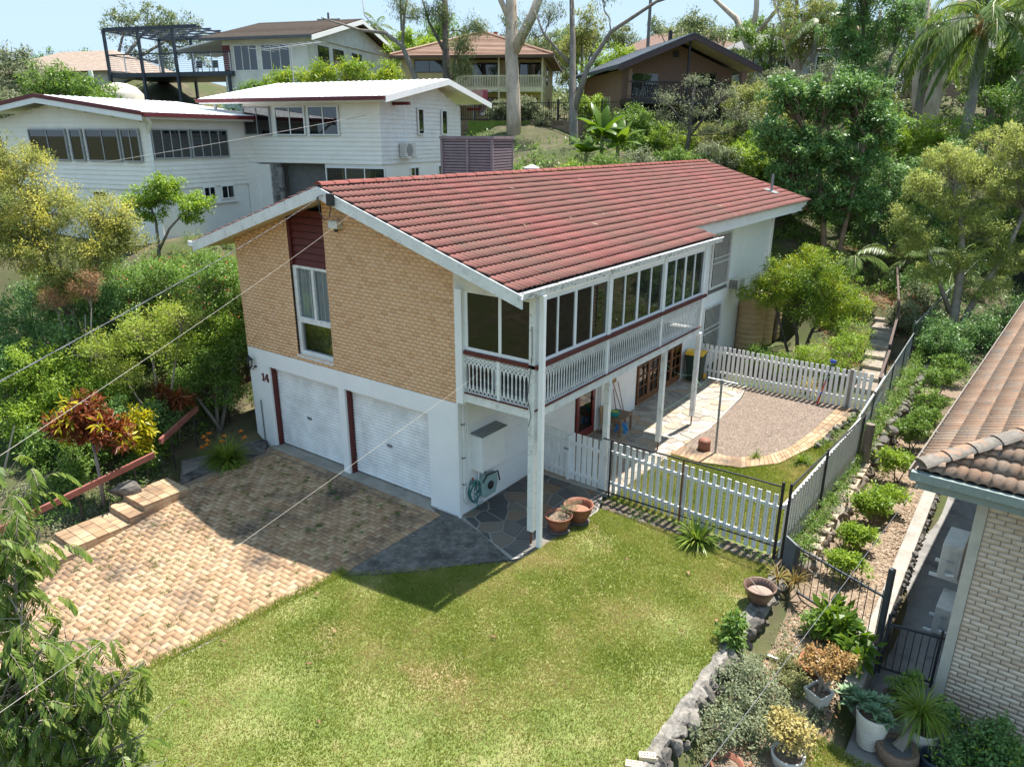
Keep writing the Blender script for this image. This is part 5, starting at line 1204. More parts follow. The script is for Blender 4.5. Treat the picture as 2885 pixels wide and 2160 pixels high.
def square_pot(loc, s0, s1, h, label, mat, rz):
    t = empty('square_planter', loc, rz, label, 'pot'); m = MB(); w = .02
    m.v = [(-s0, -s0, 0), (s0, -s0, 0), (s0, s0, 0), (-s0, s0, 0), (-s1, -s1, h), (s1, -s1, h), (s1, s1, h), (-s1, s1, h), (-s1+w, -s1+w, h), (s1-w, -s1+w, h), (s1-w, s1-w, h), (-s1+w, s1-w, h), (-s1+w, -s1+w, h-.06), (s1-w, -s1+w, h-.06), (s1-w, s1-w, h-.06), (-s1+w, s1-w, h-.06)]
    m.f = [(3, 2, 1, 0), (0, 1, 5, 4), (1, 2, 6, 5), (2, 3, 7, 6), (3, 0, 4, 7), (4, 5, 9, 8), (5, 6, 10, 9), (6, 7, 11, 10), (7, 4, 8, 11), (8, 9, 13, 12), (9, 10, 14, 13), (10, 11, 15, 14), (11, 8, 12, 15)]; m.build('vessel', mat, t)
    MB().poly([(-s1+w, -s1+w, h-.05), (s1-w, -s1+w, h-.05), (s1-w, s1-w, h-.05), (-s1+w, s1-w, h-.05)]).build('soil', soil_d, t); return t
pI = square_pot((7.95, -.45, -.55), .12, .17, .28, 'square white planter of orange jade plant in the garden bed', wp, R(-25))
pJ = pot('terracotta_pot', (7.78, .28, -.5), [(.14, 0), (.19, .2), (.22, .3), (.235, .3), (.235, .34), (.21, .34), (.17, .1), (0, .06)], M('orange_terracotta', (.42, .16, .08), .7, 5, bump=.15), 'tipped empty orange terracotta pot behind the jade plant', rot=(R(25), R(-18), 0))
pK = pot('fluted_planter', (7.92, -2.02, -.58), [(.12, 0), (.2, .1), (.235, .26), (.24, .3), (.21, .3), (.18, .2), (0, .2)], M('chalky_white', (.55, .53, .48), .8, 9, bump=.3), 'chalky white round planter of yellow jade at the bottom edge', .25, .2)
pL = pot('terracotta_pot', (7.28, -2.72, -.58), [(.16, 0), (.22, .22), (.24, .24), (.24, .28), (.21, .28), (.17, .1), (0, .06)], terra, 'terracotta pot half cut off by the bottom edge of the picture', .2, .2)
# hollow bricks on the retaining wall
hb = M('cream_hollow_brick', (.6, .5, .33), .8, 9, bump=.3)
for k, (x, y, z, rz, lab) in enumerate(((6.44, -3.62, .03, .5, 'cored cream brick lying on the wall, farther of the pair'), (6.36, -3.86, .03, .45, 'cored cream brick lying on the wall, nearer to the bottom edge'))):
    t = empty('loose_brick', (x, y, z), rz, lab, 'brick', 'loose bricks on the retaining wall'); soften(MB().cube(-.115, .115, -.055, .055, 0, .076).build('body', hb, t), .004)
    hl = MB()
    for i in range(5):
        for j in range(2): hl.lathe([(.011, .077), (0, .0772)], (-.08+i*.04, -.02+j*.04, 0), 8)
    hl.build('core_holes', dark_room, t)
# pavers scattered by the jade: timber corner frame and hose
t = empty('garden_pipe', (7.0, .1, -.48), 0, 'cut loop of pale garden pipe lying in the mulch', 'pipe'); MB().tube([(.28+.2*math.cos(a), .0+.26*math.sin(a), .04) for a in np.linspace(-1.2, 2.4, 14)], .02, 6).build('pipe', M('pale_pipe', (.62, .5, .4), .6), t); MB().cube(-.05, .25, -.05, .0, .02, .07).cube(.2, .25, -.25, -.05, .02, .07).build('angle', white_old, t)
for k, (a, b, c, lab) in enumerate((((7.15, .9, -.46), (7.45, 1.15, -.42), (7.75, 1.5, -.46), 'bleached curved branch lying across the mulch'), ((7.25, .5, -.46), (7.5, .6, -.44), (7.9, .55, -.47), 'thin dead stick lying before the orange pot'))):
    tag(MB().tube([a, b, c], [.012, .018, .01], 6).build('fallen_branch', twig), lab, 'branch', 'fallen branches in the bed')
# ------------------------------------------------------------------ overhead service wires
wire_m = M('grey_cable', (.16, .16, .165), .5, 5, bump=0); wire_w = M('pale_cable', (.34, .31, .27), .5, 5, bump=0); wire_b = M('dark_cable', (.05, .05, .055), .5, 5, bump=0)
def wire(label, a, b, mat, r=.012, sag=.15, twist=False):
    a, b = Vector(a), Vector(b); b = a+(b-a)*1.4; n = 80 if twist else 24; m = MB()
    P = [a.lerp(b, i/n)-Vector((0, 0, sag*4*(i/n)*(1-i/n))) for i in range(n+1)]
    if twist:
        for ph in (0, math.pi): m.tube([p+Vector((math.cos(i*1.3+ph)*r, 0, math.sin(i*1.3+ph)*r)) for i, p in enumerate(P)], r*.8, 4)
    else: m.tube(P, r, 5)
    return tag(m.build('overhead_wire', mat), label, 'wire', 'service wires to the houses')
wire('twisted black and white service cable from the gable peak', (-3.23, -.66, 6.87), (3.8, -9.25, 6.6), wire_m, .0036, .1, True)
wire('thin pale wire from the barge board right of the gable peak', (-2.05, -.66, 6.7), (4.06, -9.2, 6.26), wire_w, .0022, .1)
wire('pale wire crossing the garage front to the veranda rail', (1.25, -.07, 4.02), (4.26, -9.84, 4.39), wire_w, .0025, .05)
wire('grey cable sloping over the neighbour garden bed', (8.66, .55, 3.25), (8.27, -7.07, 4.0), wire_m, .0028, .05)
wire('grey cable running up to the white weatherboard house wall', (-12.6, 9.6, 8.9), (-14.5, -9, 6.5), wire_m, .006, .3)
bx_ = empty('cable_junction', (-2.8, -.64, 6.8), 0, 'black junction box and cable loop on the gable barge board', 'junction box')
soften(MB().cube(-.09, .09, -.09, 0, -.05, .2).build('box', metal_bk, bx_), .015); MB().tube([(-.4, -.03, .1), (-.36, -.05, -.2), (-.22, -.06, -.36), (-.05, -.06, -.3), (.0, -.05, -.06)], .012, 5).build('loop', wire_b, bx_); MB().tube([(-.5, -.02, .02), (-.38, -.06, .12), (-.25, -.02, .16)], .015, 5).build('clamp', galv, bx_)
pc = MB().tube([(1.98, -.09, 4.75), (2.0, -.1, 4.2), (1.9, -.1, 3.3), (1.99, -.1, 2.95), (1.93, -.1, 2.7)], .008, 5).build('hanging_cable', wire_b); tag(pc, 'thin black cable hanging down the front veranda post', 'cable')

# ------------------------------------------------------------------ fallen leaves on the lawn
for k, (x, y, L, rz, lab) in enumerate(((3.2, -2.9, .16, .6, 'brown curled leaf on the lawn'), (1.2, -5.2, .17, .7, 'largest brown bark strip on the lawn, toward the bottom'), (.9, -4.4, .12, -1.1, 'tan folded leaf on the lawn'), (3.9, .6, .12, .2, 'dark curled leaf near the fence side of the lawn'), (5.1, .9, .2, -.9, 'long tan leaf by the agapanthus'), (6.1, -.2, .18, -1.2, 'tan leaf beside the retaining wall'), (2.3, -5.9, .1, .4, 'small brown leaf low on the lawn'), (-.4, -5.7, .15, .5, 'rusty bark strip beside the driveway edge'), (-.2, -3.9, .16, .2, 'rusty bark curl by the driveway corner'))):
    m = MB(); n = 6
    for i in range(n+1):
        f = i/n; w = .02*math.sin(math.pi*(.08+.84*f)); z = .045+.03*math.sin(f*math.pi); m.v += [((f-.5)*2*L*.38, -w, z+.015), ((f-.5)*2*L*.38, 0, z), ((f-.5)*2*L*.38, w, z+.02)]
    for i in range(n): m.f += [(3*i, 3*i+1, 3*i+4, 3*i+3), (3*i+1, 3*i+2, 3*i+5, 3*i+4)]
    o = m.build('fallen_leaf', M('bark_leaf', [(.1, (.24, .12, .06)), (.9, (.4, .26, .15))], .85, 14, rnd=.6, bump=.3)); o.location = (x, y, 0); o.rotation_euler = (0, 0, rz); tag(o, lab, 'leaf', 'fallen leaves on the lawn')
# ------------------------------------------------------------------ plants: builders
def leaf_arr(P, D, N, L, Wd, fold=.12, bend=.0, tri=False):
    """quads: base, side, tip, side; far leaves are single triangles"""
    D = D/np.linalg.norm(D, axis=1, keepdims=True); Sd = np.cross(D, N); Sd /= np.linalg.norm(Sd, axis=1, keepdims=True)+1e-9; N2 = np.cross(Sd, D)
    L = np.asarray(L)[:, None]; Wd = np.asarray(Wd)[:, None]
    if tri: return np.stack([P-Sd*Wd*.55, P+Sd*Wd*.55, P+D*L], 1).reshape(-1, 3), np.arange(len(P)*3).reshape(-1, 3)
    V = np.empty((len(P), 4, 3)); mid = P+D*L*.45+N2*L*fold*.4
    V[:, 0] = P; V[:, 1] = mid+Sd*Wd*.5; V[:, 2] = P+D*L-N2*L*bend; V[:, 3] = mid-Sd*Wd*.5
    return V.reshape(-1, 3), np.arange(len(P)*4).reshape(-1, 4)
def unitv(n):
    v = NP.normal(size=(n, 3)); return v/np.linalg.norm(v, axis=1, keepdims=True)
def clump_leaves(centers, radii, per, leaf, wid, droop=.3, flat=.75, shell=.55, up=.3, tri=False):
    """centers (k,3) clump middles, leaves spread through each clump volume"""
    k = len(centers); n = k*per; c = np.repeat(centers, per, 0); r = np.repeat(radii, per)
    u = unitv(n); rad = NP.random(n)**shell; off = u*rad[:, None]*r[:, None]; off[:, 2] *= flat
    D = u*.8+unitv(n)*.9; D[:, 2] -= droop
    Nn = u*.5+unitv(n)*.7; Nn[:, 2] += up+.8
    L = leaf*NP.uniform(.65, 1.35, n); return leaf_arr(c+off, D, Nn, L, L*wid*NP.uniform(.8, 1.2, n), tri=tri)
def blob_clumps(blobs, n, rng, bias=.45):
    """clump centres spread through a union of ellipsoids, mostly near the surface"""
    w = np.array([b[3]*b[4]*b[5] for b in blobs])**.75; w /= w.sum(); out = []; own = []
    for i, b in enumerate(blobs):
        m = max(3, int(round(n*w[i]))); u = rng.normal(size=(m, 3)); u /= np.linalg.norm(u, axis=1, keepdims=True)
        r = rng.random(m)**bias*.95; out.append(np.array(b[:3])+u*r[:, None]*np.array(b[3:6])*rng.uniform(.85, 1.12, (m, 1))); own += [i]*m
    return np.concatenate(out), np.array(own)
def limb(m, a, b, r0, r1, rng, wob=.12, n=5, seg=5, sagz=0.):
    a, b = Vector(a), Vector(b); L = (b-a).length; P = []
    for i in range(n+1):
        f = i/n; w = math.sin(math.pi*f)*wob*L; P.append(a.lerp(b, f)+Vector((rng.uniform(-w, w), rng.uniform(-w, w), rng.uniform(-w, w)*.6+sagz*L*math.sin(math.pi*f))))
    m.tube(P, [r0+(r1-r0)*(i/n) for i in range(n+1)], seg, False); return P
def plant(name, loc, label, cat, trunks, blobs, nclump, per, cr, leaf, wid, lmat, bmat=None, droop=.3, seed=0, grp=None, flat=.75, bias=.45, twigs=1., tr=.1, extra=None, show=.75, crown='crown'):
    """trunks: list of polylines [(x,y,z,r),...] local; blobs: local ellipsoids; crown leaves and limbs are parts"""
    rng = np.random.default_rng(seed+5); rg = random.Random(seed)
    t = empty(name, loc, 0, label, cat, grp); m = MB(); tp = []
    for tk_ in trunks:
        m.tube([p[:3] for p in tk_], [p[3] for p in tk_], 8); tp += [np.array(p[:3]) for p in tk_[1:]]
    C, own = blob_clumps(blobs, int(nclump*.8), rng, bias); tpa = np.array(tp)
    if twigs:
        for i, b in enumerate(blobs):
            c = np.array(b[:3]); lowc = c-np.array([0, 0, b[5]*.35]); j = np.argmin(np.linalg.norm(tpa-lowc, axis=1)+np.maximum(0, tpa[:, 2]-lowc[2])*1.5)
            P = limb(m, tpa[j], lowc, tr, tr*.55, rg, .08); ends = [np.array(p) for p in P[2:]]
            sel = C[own == i]
            for q in sel:
                if rg.random() < show*twigs:
                    e = ends[rg.randrange(len(ends))]; limb(m, e, q, tr*.4, tr*.12, rg, .1, 3, 3)
    if m.v: m.build('trunk', bmat or bark_grey, t, True)
    V, F = clump_leaves(C, cr*rng.uniform(.6, 1.3, len(C)), int(per*1.08), leaf*1.13, wid, droop, flat, tri=cr >= .3)
    link(crown, np_mesh(crown, V, F, lmat), t)
    if extra:
        for nm, ncl, pr, cr2, lf, wd, mt in extra:
            C2, _ = blob_clumps(blobs, ncl, rng, .12); V, F = clump_leaves(C2, np.full(len(C2), cr2), pr, lf, wd, .1, .9); link(nm, np_mesh(nm, V, F, mt), t)
    return t
def blades(n, L, wd, seg=5, arch=1.0, spread=.9, base=.03, lift=.2):
    """strap leaves arching out of one crown"""
    Vs, Fs, k = [], [], 0
    for i in range(n):
        a = NP.random()*6.283; el = NP.uniform(lift, 1.35); l = L*NP.uniform(.65, 1.15); d = np.array([math.cos(a), math.sin(a), 0]); s_ = np.array([-math.sin(a), math.cos(a), 0])
        p = d*base*NP.random(); v = d*math.cos(el)*spread+np.array([0, 0, math.sin(el)]); P = []
        for j in range(seg+1):
            f = j/seg; w = wd*.5*(1-f**2.2)+.001; P.append(p-s_*w); P.append(p+s_*w+np.array([0, 0, .0])); p = p+v*l/seg; v = v+np.array([0, 0, -arch*1.6/seg*math.cos(el*.6)]); v = v/np.linalg.norm(v)
        Vs += P; Fs += [(k+2*j, k+2*j+1, k+2*j+3, k+2*j+2) for j in range(seg)]; k += 2*(seg+1)
    return np.array(Vs), np.array(Fs)
def strap_plant(name, loc, label, cat, n, L, wd, mat, arch=1., grp=None, lift=.2, seg=5, spread=.9, part='leaves'):
    V, F = blades(n, L, wd, seg, arch, spread, .05, lift); t = empty(name, loc, 0, label, cat, grp); link(part, np_mesh(part, V, F, mat), t); return t
def frond_arr(origin, azim, elev, L, nl, ll, lw, arch=1.1, droop=.6):
    """palm frond: a curved rib with leaflets both sides"""
    P = []; d = np.array([math.cos(azim), math.sin(azim), 0]); v = d*math.cos(elev)+np.array([0, 0, math.sin(elev)]); p = np.array(origin, float); n = 14; rib = [p.copy()]
    for j in range(n):
        p = p+v*L/n; v = v+np.array([0, 0, -arch/n*1.5]); v /= np.linalg.norm(v); rib.append(p.copy())
    rib = np.array(rib); f = np.linspace(.12, 1, nl)*n; i0 = np.minimum(f.astype(int), n-1); fr = (f-i0)[:, None]; Q = rib[i0]*(1-fr)+rib[i0+1]*fr; T = rib[i0+1]-rib[i0]; T /= np.linalg.norm(T, axis=1, keepdims=True)
    s_ = np.array([-math.sin(azim), math.cos(azim), 0]); out = []
    for sg in (-1, 1):
        D = s_*sg*.9+T*.75+np.array([0, 0, -droop])*NP.uniform(.5, 1.3, (nl, 1)); l = ll*np.sin(np.pi*(.12+.86*np.linspace(0, 1, nl)))*NP.uniform(.85, 1.1, nl)+.05
        out.append(leaf_arr(Q, D, np.tile([0, 0, 1.], (nl, 1))+T*.2, l, np.full(nl, lw), .03, .12))
    V = np.concatenate([o[0] for o in out]); F = np.concatenate([out[0][1], out[1][1]+len(out[0][0])]); return V, F, rib
def palm(name, loc, label, h, r, nf, L, lmat, grp=None, lean=(0, 0), ll=.55, lw=.045, nl=34, bmat=None, arch=1.1, el=(-.3, 1.25), droop=.6):
    t = empty(name, loc, 0, label, 'palm', grp)
    if h > .3:
        tr_ = [(lean[0]*(f**1.5), lean[1]*(f**1.5), -.4+(h+.4)*f) for f in np.linspace(0, 1, 9)]; m = MB(); m.tube(tr_, [r*(1.25-.35*f)*(1+.03*(i % 2)) for i, f in enumerate(np.linspace(0, 1, 9))], 10); m.build('trunk', bmat or bark_grey, t, True)
    top = np.array([lean[0], lean[1], h]); Vs, Fs, k = [], [], 0; rb = MB()
    for i in range(nf):
        V, F, rib = frond_arr(top, i*2.399+NP.uniform(-.2, .2), NP.uniform(*el), L*NP.uniform(.8, 1.1), nl, ll, lw, arch, droop); Vs.append(V); Fs.append(F+k); k += len(V); rb.tube(rib, [.03*(L/2.5)*(1-j/len(rib)*.85) for j in range(len(rib))], 4, False)
    link('fronds', np_mesh('fronds', np.concatenate(Vs), np.concatenate(Fs), lmat), t); rb.build('frond_ribs', M('frond_rib', (.2, .22, .08), .6, 5), t); return t
# leaf colours
def ramp5(*c): n = len(c)-1; return [(i/n, x) for i, x in enumerate(c)]
L_dark = LEAF('dark_green_leaf', ramp5((0.054, 0.118, 0.0405), (0.108, 0.209, 0.0607), (0.176, 0.304, 0.0878), (0.27, 0.421, 0.135)), .32, .42, .32)
L_mid = LEAF('mid_green_leaf', ramp5((0.0581, 0.116, 0.0232), (0.116, 0.204, 0.0387), (0.184, 0.29, 0.0581), (0.271, 0.388, 0.0969)), .35, .42)
L_bright = LEAF('bright_green_leaf', ramp5((0.093, 0.167, 0.0278), (0.186, 0.298, 0.0409), (0.298, 0.409, 0.0558), (0.428, 0.521, 0.093)), .4, .45)
L_gold = LEAF('golden_green_leaf', ramp5((0.0581, 0.136, 0.0232), (0.136, 0.242, 0.0349), (0.29, 0.369, 0.0387), (0.62, 0.561, 0.0581)), .38, .42, nmix=.45)
L_gum = LEAF('gum_leaf', ramp5((0.0767, 0.111, 0.0427), (0.136, 0.179, 0.0682), (0.205, 0.248, 0.102), (0.307, 0.325, 0.153)), .35, .45)
L_olive = LEAF('olive_feathery_leaf', ramp5((.13, .16, .04), (.21, .245, .07), (.3, .32, .1), (.42, .4, .15)), .4, .6)
L_yel = LEAF('yellow_flower_leaf', ramp5((.34, .34, .08), (.52, .5, .1), (.66, .61, .14), (.76, .7, .22)), .4, .6, nmix=.6)
L_red = LEAF('croton_red_leaf', ramp5((.06, .02, .015), (.14, .04, .02), (.25, .085, .03), (.34, .17, .05)), .3, .35, nmix=.5)
L_yg = LEAF('croton_yellow_leaf', ramp5((0.155, 0.232, 0.0155), (0.341, 0.341, 0.0232), (0.558, 0.465, 0.031), (0.75, 0.589, 0.0465)), .35, .35)
L_dry = LEAF('dry_leaf_spray', ramp5((0.224, 0.112, 0.056), (0.364, 0.21, 0.112), (0.504, 0.308, 0.182)), .25, .8)
L_grey = LEAF('grey_green_leaf', ramp5((0.093, 0.116, 0.062), (0.171, 0.202, 0.109), (0.248, 0.279, 0.155), (0.357, 0.341, 0.217)), .3, .55)
L_orange = LEAF('jade_orange_leaf', ramp5((.16, .13, .05), (.3, .19, .07), (.42, .25, .09), (.46, .34, .14)), .25, .4)
L_jy = LEAF('jade_yellow_leaf', ramp5((.2, .18, .07), (.34, .28, .09), (.46, .37, .13), (.52, .46, .2)), .25, .4)
L_palm = LEAF('palm_leaflet', ramp5((0.0465, 0.0853, 0.0217), (0.093, 0.155, 0.0341), (0.155, 0.232, 0.0543), (0.264, 0.31, 0.109)), .35, .38)
L_strap = LEAF('strap_leaf', ramp5((0.0543, 0.109, 0.0186), (0.124, 0.202, 0.031), (0.217, 0.295, 0.0465), (0.372, 0.388, 0.093)), .35, .35)
L_blue = LEAF('blue_green_succulent', ramp5((0.115, 0.196, 0.115), (0.184, 0.287, 0.161), (0.276, 0.391, 0.23)), .2, .5)
L_ban = LEAF('banana_leaf', ramp5((.06, .12, .014), (.1, .18, .02), (.16, .235, .04)), .45, .35)
flower_r = LEAF('red_flower', ramp5((0.4, 0.04, 0.03), (0.6, 0.1, 0.04)), .3); flower_o = LEAF('orange_flower', ramp5((0.6, 0.18, 0.02), (0.75, 0.3, 0.04)), .3)

L_paper = LEAF('paperbark_leaf', ramp5((.17, .21, .05), (.28, .33, .09), (.4, .44, .13), (.5, .5, .19)), .45, .55)
# ------------------------------------------------------------------ background houses
def window(par, fr, a0, a1, c0, c1, n=2, fm=white, b=.03, d=.05, gm=glass_far, fw=.05, inner=None):
    """frame part with one pane child per light"""
    m = MB()
    for q in ((a0, a0+fw, c0, c1), (a1-fw, a1, c0, c1), (a0+fw, a1-fw, c0, c0+fw), (a0+fw, a1-fw, c1-fw, c1)): m.box(fr, q[0], q[1], b-d, b+.02, q[2], q[3])
    xs = [a0+fw+(a1-a0-2*fw)*i/n for i in range(n+1)]
    for x in xs[1:-1]: m.box(fr, x-fw*.4, x+fw*.4, b-d, b+.015, c0+fw, c1-fw)
    w_ = m.build('window', fm, par)
    for i in range(n): MB().box(fr, xs[i]+.01, xs[i+1]-.01, b-.012, b-.006, c0+fw, c1-fw).build('pane', gm, w_)
    MB().box(fr, a0, a1, b-d-.012, b-d-.004, c0, c1).build('window_backing', inner or dark_room, w_)
    return w_
def boards(par, fr, a0, a1, c0, c1, pitch, mat, top=None, name='weatherboard'):
    c = c0
    while c < c1-.02:
        e = min(c+pitch, c1); x0, x1 = (a0, a1) if top is None else top(c, e)
        if x1-x0 > .1:
            m = MB(); p = fr.p; m.v = [tuple(p(x0, .032, c)), tuple(p(x1, .032, c)), tuple(p(x1, .004, e)), tuple(p(x0, .004, e)), tuple(p(x0, -.01, c)), tuple(p(x1, -.01, c)), tuple(p(x1, -.01, e)), tuple(p(x0, -.01, e))]
            m.f = [(0, 1, 2, 3), (4, 5, 1, 0), (5, 6, 2, 1), (0, 3, 7, 4)]; m.build(name, mat, par)
        c += pitch
wb_cream = M('cream_weatherboard', [(.2, (.84, .8, .73)), (.8, (.91, .88, .82))], .6, 2, bump=.08)
wb_old = M('peeling_weatherboard', [(.2, (.74, .73, .7)), (.8, (.84, .83, .8))], .65, 2, bump=.15, stains=((6, .6, .75, (.55, .545, .52), (.5, .5, 2)), (19, .62, .75, (.5, .49, .47), (.4, .4, 2))))
render_w = M('rendered_wall', [(.2, (.82, .8, .76)), (.8, (.89, .875, .84))], .75, 1, bump=.08)
zinc_w = M('white_metal_roof', (.82, .82, .82), .4, 1, bump=.02)
maroon = M('maroon_trim', (.13, .018, .022), .5, 4, bump=.03)
grey_fr = M('grey_frame', (.36, .37, .38), .5)
WHs = empty('white_house', (-12.29, 9.97, 0), R(14), 'white weatherboard split level house with flat pitched white metal roofs and maroon gutters', 'house')
f1, f2, f3, f4 = FACE_Y(0), FACE_X(0), FACE_X(-6.6), FACE_Y(-5.1)
# right (upper) block
MB().cube(-6.6, -.03, .03, 7.1, 7.05, 9.5).build('upper_wall', wb_cream, WHs)
MB().prism([(-.2, 0.03, 9.4), (-.2, 7.1, 9.4), (-.2, 4.4, 10.3)], (.17, 0, 0)).build('gable_end', wb_cream, WHs)
MB().cube(-6.3, -.02, 1.6, 7.05, 4.3, 7.05).cube(-2.75, -.02, .06, 1.6, 4.3, 7.05).cube(-6.6, -6.1, -.2, 1.6, 4.3, 7.05).build('lower_wall', render_w, WHs)
boards(WHs, f1, -6.6, .035, 7.07, 9.45, .17, wb_cream)
def gtop(c, e): return (0.0, 7.1) if e < 9.55 else (4.4-(10.32-e)/(.92/4.4)+.0, 4.4+(10.32-e)/(.85/2.7))
boards(WHs, f2, 0, 7.1, 7.07, 10.3, .17, wb_old, gtop)
for a0, a1 in ((-6.58, -5.2), (-4.95, -3.46), (-3.3, -1.83)): window(WHs, f1, a0, a1, 8.15, 9.27, 2, white if a0 > -6 else grey_fr, .095)
MB().box(f1, -3.25, -1.88, .05, .06, 8.8, 9.2).build('blind', curtain, WHs)
for a0, a1 in ((2.9, 3.4), (5.05, 5.6)): window(WHs, f2, a0, a1, 8.2, 9.25, 1, white, .095)
m = MB()  # roof sheets: ridge along x at y=4.4
for y0, z0, y1, z1 in ((-.75, 9.52, 4.4, 10.42), (4.4, 10.42, 8.9, 9.62)): m.prism([(-8.3, y0, z0), (-8.3, y1, z1), (-8.3, y1, z1+.05), (-8.3, y0, z0+.05)], (9.1, 0, 0))
rf = m.build('roof', zinc_w, WHs)
for y0, z0, y1, z1 in ((-.78, 9.5, 4.4, 10.40), (4.4, 10.4, 8.95, 9.6)): MB().prism([(.78, y0, z0-.17), (.78, y1, z1-.17), (.78, y1, z1+.07), (.78, y0, z0+.07)], (.05, 0, 0)).build('barge_board', white, rf)
MB().cube(-8.3, .8, -.88, -.74, 9.42, 9.55).build('gutter', maroon, rf); MB().cube(-8.25, .75, -.74, -.7, 9.36, 9.52).build('fascia', white, rf); MB().cube(-8.2, .7, -.7, .05, 9.4, 9.42).build('soffit', white, rf)
for i in range(30): MB().prism([(-8.2+i*.3, -.75, 9.57), (-8.17+i*.3, -.75, 9.6), (-8.14+i*.3, -.75, 9.57)], (0, 5.15, .9)).build('roof_rib', zinc_w, rf)
MB().tube([(-7.9, -.2, 8.6), (-7.9, -.2, 9.45)], .07, 8).build('downpipe', white, rf)
for y in (1.05, 7.9): MB().cube(.05, .75, y-.1, y+.1, 9.3, 9.42).build('eave_bracket', maroon, rf)
# entry recess below
MB().cube(-6.1, -5.45, -.1, .1, 4.3, 7.0).build('recess_wall', render_w, WHs)
for r in range(16):
    for k in range(3): MB().cube(-5.45+k*.18, -5.45+k*.18+.17, -.02-random.uniform(0, .03), .1, 4.4+r*.165, 4.4+r*.165+.155).build('stone_block', M('stack_stone', [(.1, (.1, .1, .1)), (.9, (.3, .29, .28))], .8, 3, rnd=.8), WHs)
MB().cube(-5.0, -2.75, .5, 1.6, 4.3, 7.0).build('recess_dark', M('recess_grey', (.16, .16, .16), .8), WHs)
MB().cube(-5.0, -2.8, -.1, .3, 5.5, 5.55).build('bench_top', M('bench_dark', (.06, .05, .045)), WHs)
for i in range(12): MB().cube(-4.95+i*.18, -4.9+i*.18, -.1, -.06, 4.6, 5.5).build('baluster', M('bench_dark', (.06, .05, .045)), WHs)
w_ = window(WHs, f1, -2.65, .15, 4.9, 6.95, 3, white, .02)
for a0, a1 in ((-2.6, -1.95), (-.5, .1)):
    sc = MB()
    for i in range(9): sc.box(f1, a0+i*.075, a0+i*.075+.012, .045, .055, 5, 6.9)
    for i in range(24): sc.box(f1, a0, a1, .045, .055, 5+i*.08, 5+i*.08+.012)
    sc.build('security_screen', metal_dk, w_)
MB().box(f1, -1.9, -.55, -.005, -.001, 4.95, 6.9).build('curtain', curtain, w_)
for a0, a1 in ((2.2, 2.95), (4.7, 6.4)): window(WHs, f2, a0, a1, 6.1, 6.9, 2, white, .03)
MB().cube(-.02, .03, 1.85, 1.95, 7.4, 9.2).build('conduit', white, WHs)
# left block
MB().cube(-14.5, -6.63, -5.07, 1.2, 4.0, 8.75).build('left_wall', render_w, WHs)
MB().prism([(-14.5, -5.07, 8.7), (-6.63, -5.07, 8.7), (-11.2, -5.07, 9.28)], (0, .2, 0)).build('left_gable', wb_cream, WHs)
boards(WHs, f3, -5.1, 1.0, 6.2, 8.7, .17, wb_cream)
def gt2(c, e): return (-14.5, -6.6) if e < 8.72 else (-11.2-(9.3-e)/.175, -11.2+(9.3-e)/.127)
boards(WHs, f4, -14.5, -6.6, 6.2, 9.28, .17, wb_cream, gt2)
for a0, a1, n in ((-12.75, -10.7, 2), (-10.5, -9.85, 1), (-9.65, -7.95, 2), (-7.83, -6.92, 2)): window(WHs, f4, a0, a1, 7.2, 8.36, n, grey_fr, .095)
for a0, a1, n in ((-5.02, -3.25, 4), (-3.15, -1.2, 4)): window(WHs, f3, a0, a1, 7.3, 8.36, n, grey_fr, .095)
for a0, a1 in ((-2.8, -2.15), (-1.85, -1.1)): window(WHs, f3, a0, a1, 5.65, 6.2, 2, white, .03)
MB().box(f3, -3.0, -.9, 0, .08, 5.5, 5.58).build('window_ledge', render_w, WHs)
window(WHs, f4, -9.85, -9.1, 5.7, 6.12, 2, white, .03); window(WHs, f4, -14.1, -12.9, 5.4, 5.85, 2, white, .03)
m = MB()
for x0, z0, x1, z1 in ((-6.0, 8.85, -11.2, 9.5), (-11.2, 9.5, -15.3, 8.95)): m.prism([(x0, -5.75, z0), (x1, -5.75, z1), (x1, -5.75, z1+.05), (x0, -5.75, z0+.05)], (0, 6.9, 0))
r2 = m.build('roof', zinc_w, WHs)
for x0, z0, x1, z1 in ((-6.0, 8.85, -11.2, 9.5), (-11.2, 9.5, -15.3, 8.95)):
    MB().prism([(x0, -5.82, z0-.05), (x1, -5.82, z1-.05), (x1, -5.82, z1+.09), (x0, -5.82, z0+.09)], (0, .08, 0)).build('barge_trim', maroon, r2); MB().prism([(x0, -5.8, z0-.24), (x1, -5.8, z1-.24), (x1, -5.8, z1-.05), (x0, -5.8, z0-.05)], (0, .05, 0)).build('barge_board', white, r2)
MB().cube(-6.05, -5.9, -5.75, 1.1, 8.76, 8.9).build('gutter', maroon, r2); MB().cube(-6.1, -6.05, -5.75, 1.1, 8.68, 8.84).build('fascia', white, r2)
for i in range(22): MB().prism([(-6.0, -5.7+i*.31, 8.9), (-6.0, -5.66+i*.31, 8.93), (-6.0, -5.62+i*.31, 8.9)], (-5.2, 0, .65)).build('roof_rib', zinc_w, r2)
MB().tube([(-6.0, -5.6, 8.75), (-6.15, -5.3, 8.55), (-6.5, -5.12, 8.2), (-6.55, -5.1, 4.2)], .06, 8).build('downpipe', white, WHs)
lot = empty('lotus_ornament', (-12.29, 9.97, 0), R(14), 'black lotus shaped metal ornament on the white side wall', 'wall ornament')
m = MB()
for k, (a, l) in enumerate(((0, .36), (.5, .33), (-.5, .33), (1.0, .3), (-1.0, .3), (1.45, .25), (-1.45, .25))):
    pts = [(-6.52, .05+math.sin(a+s_)*l*r, 6.25-.1+math.cos(a+s_)*l*r) for s_, r in ((0, .15), (.25, .5), (0, 1), (-.25, .5), (0, .15))]; m.tube(pts, .014, 4)
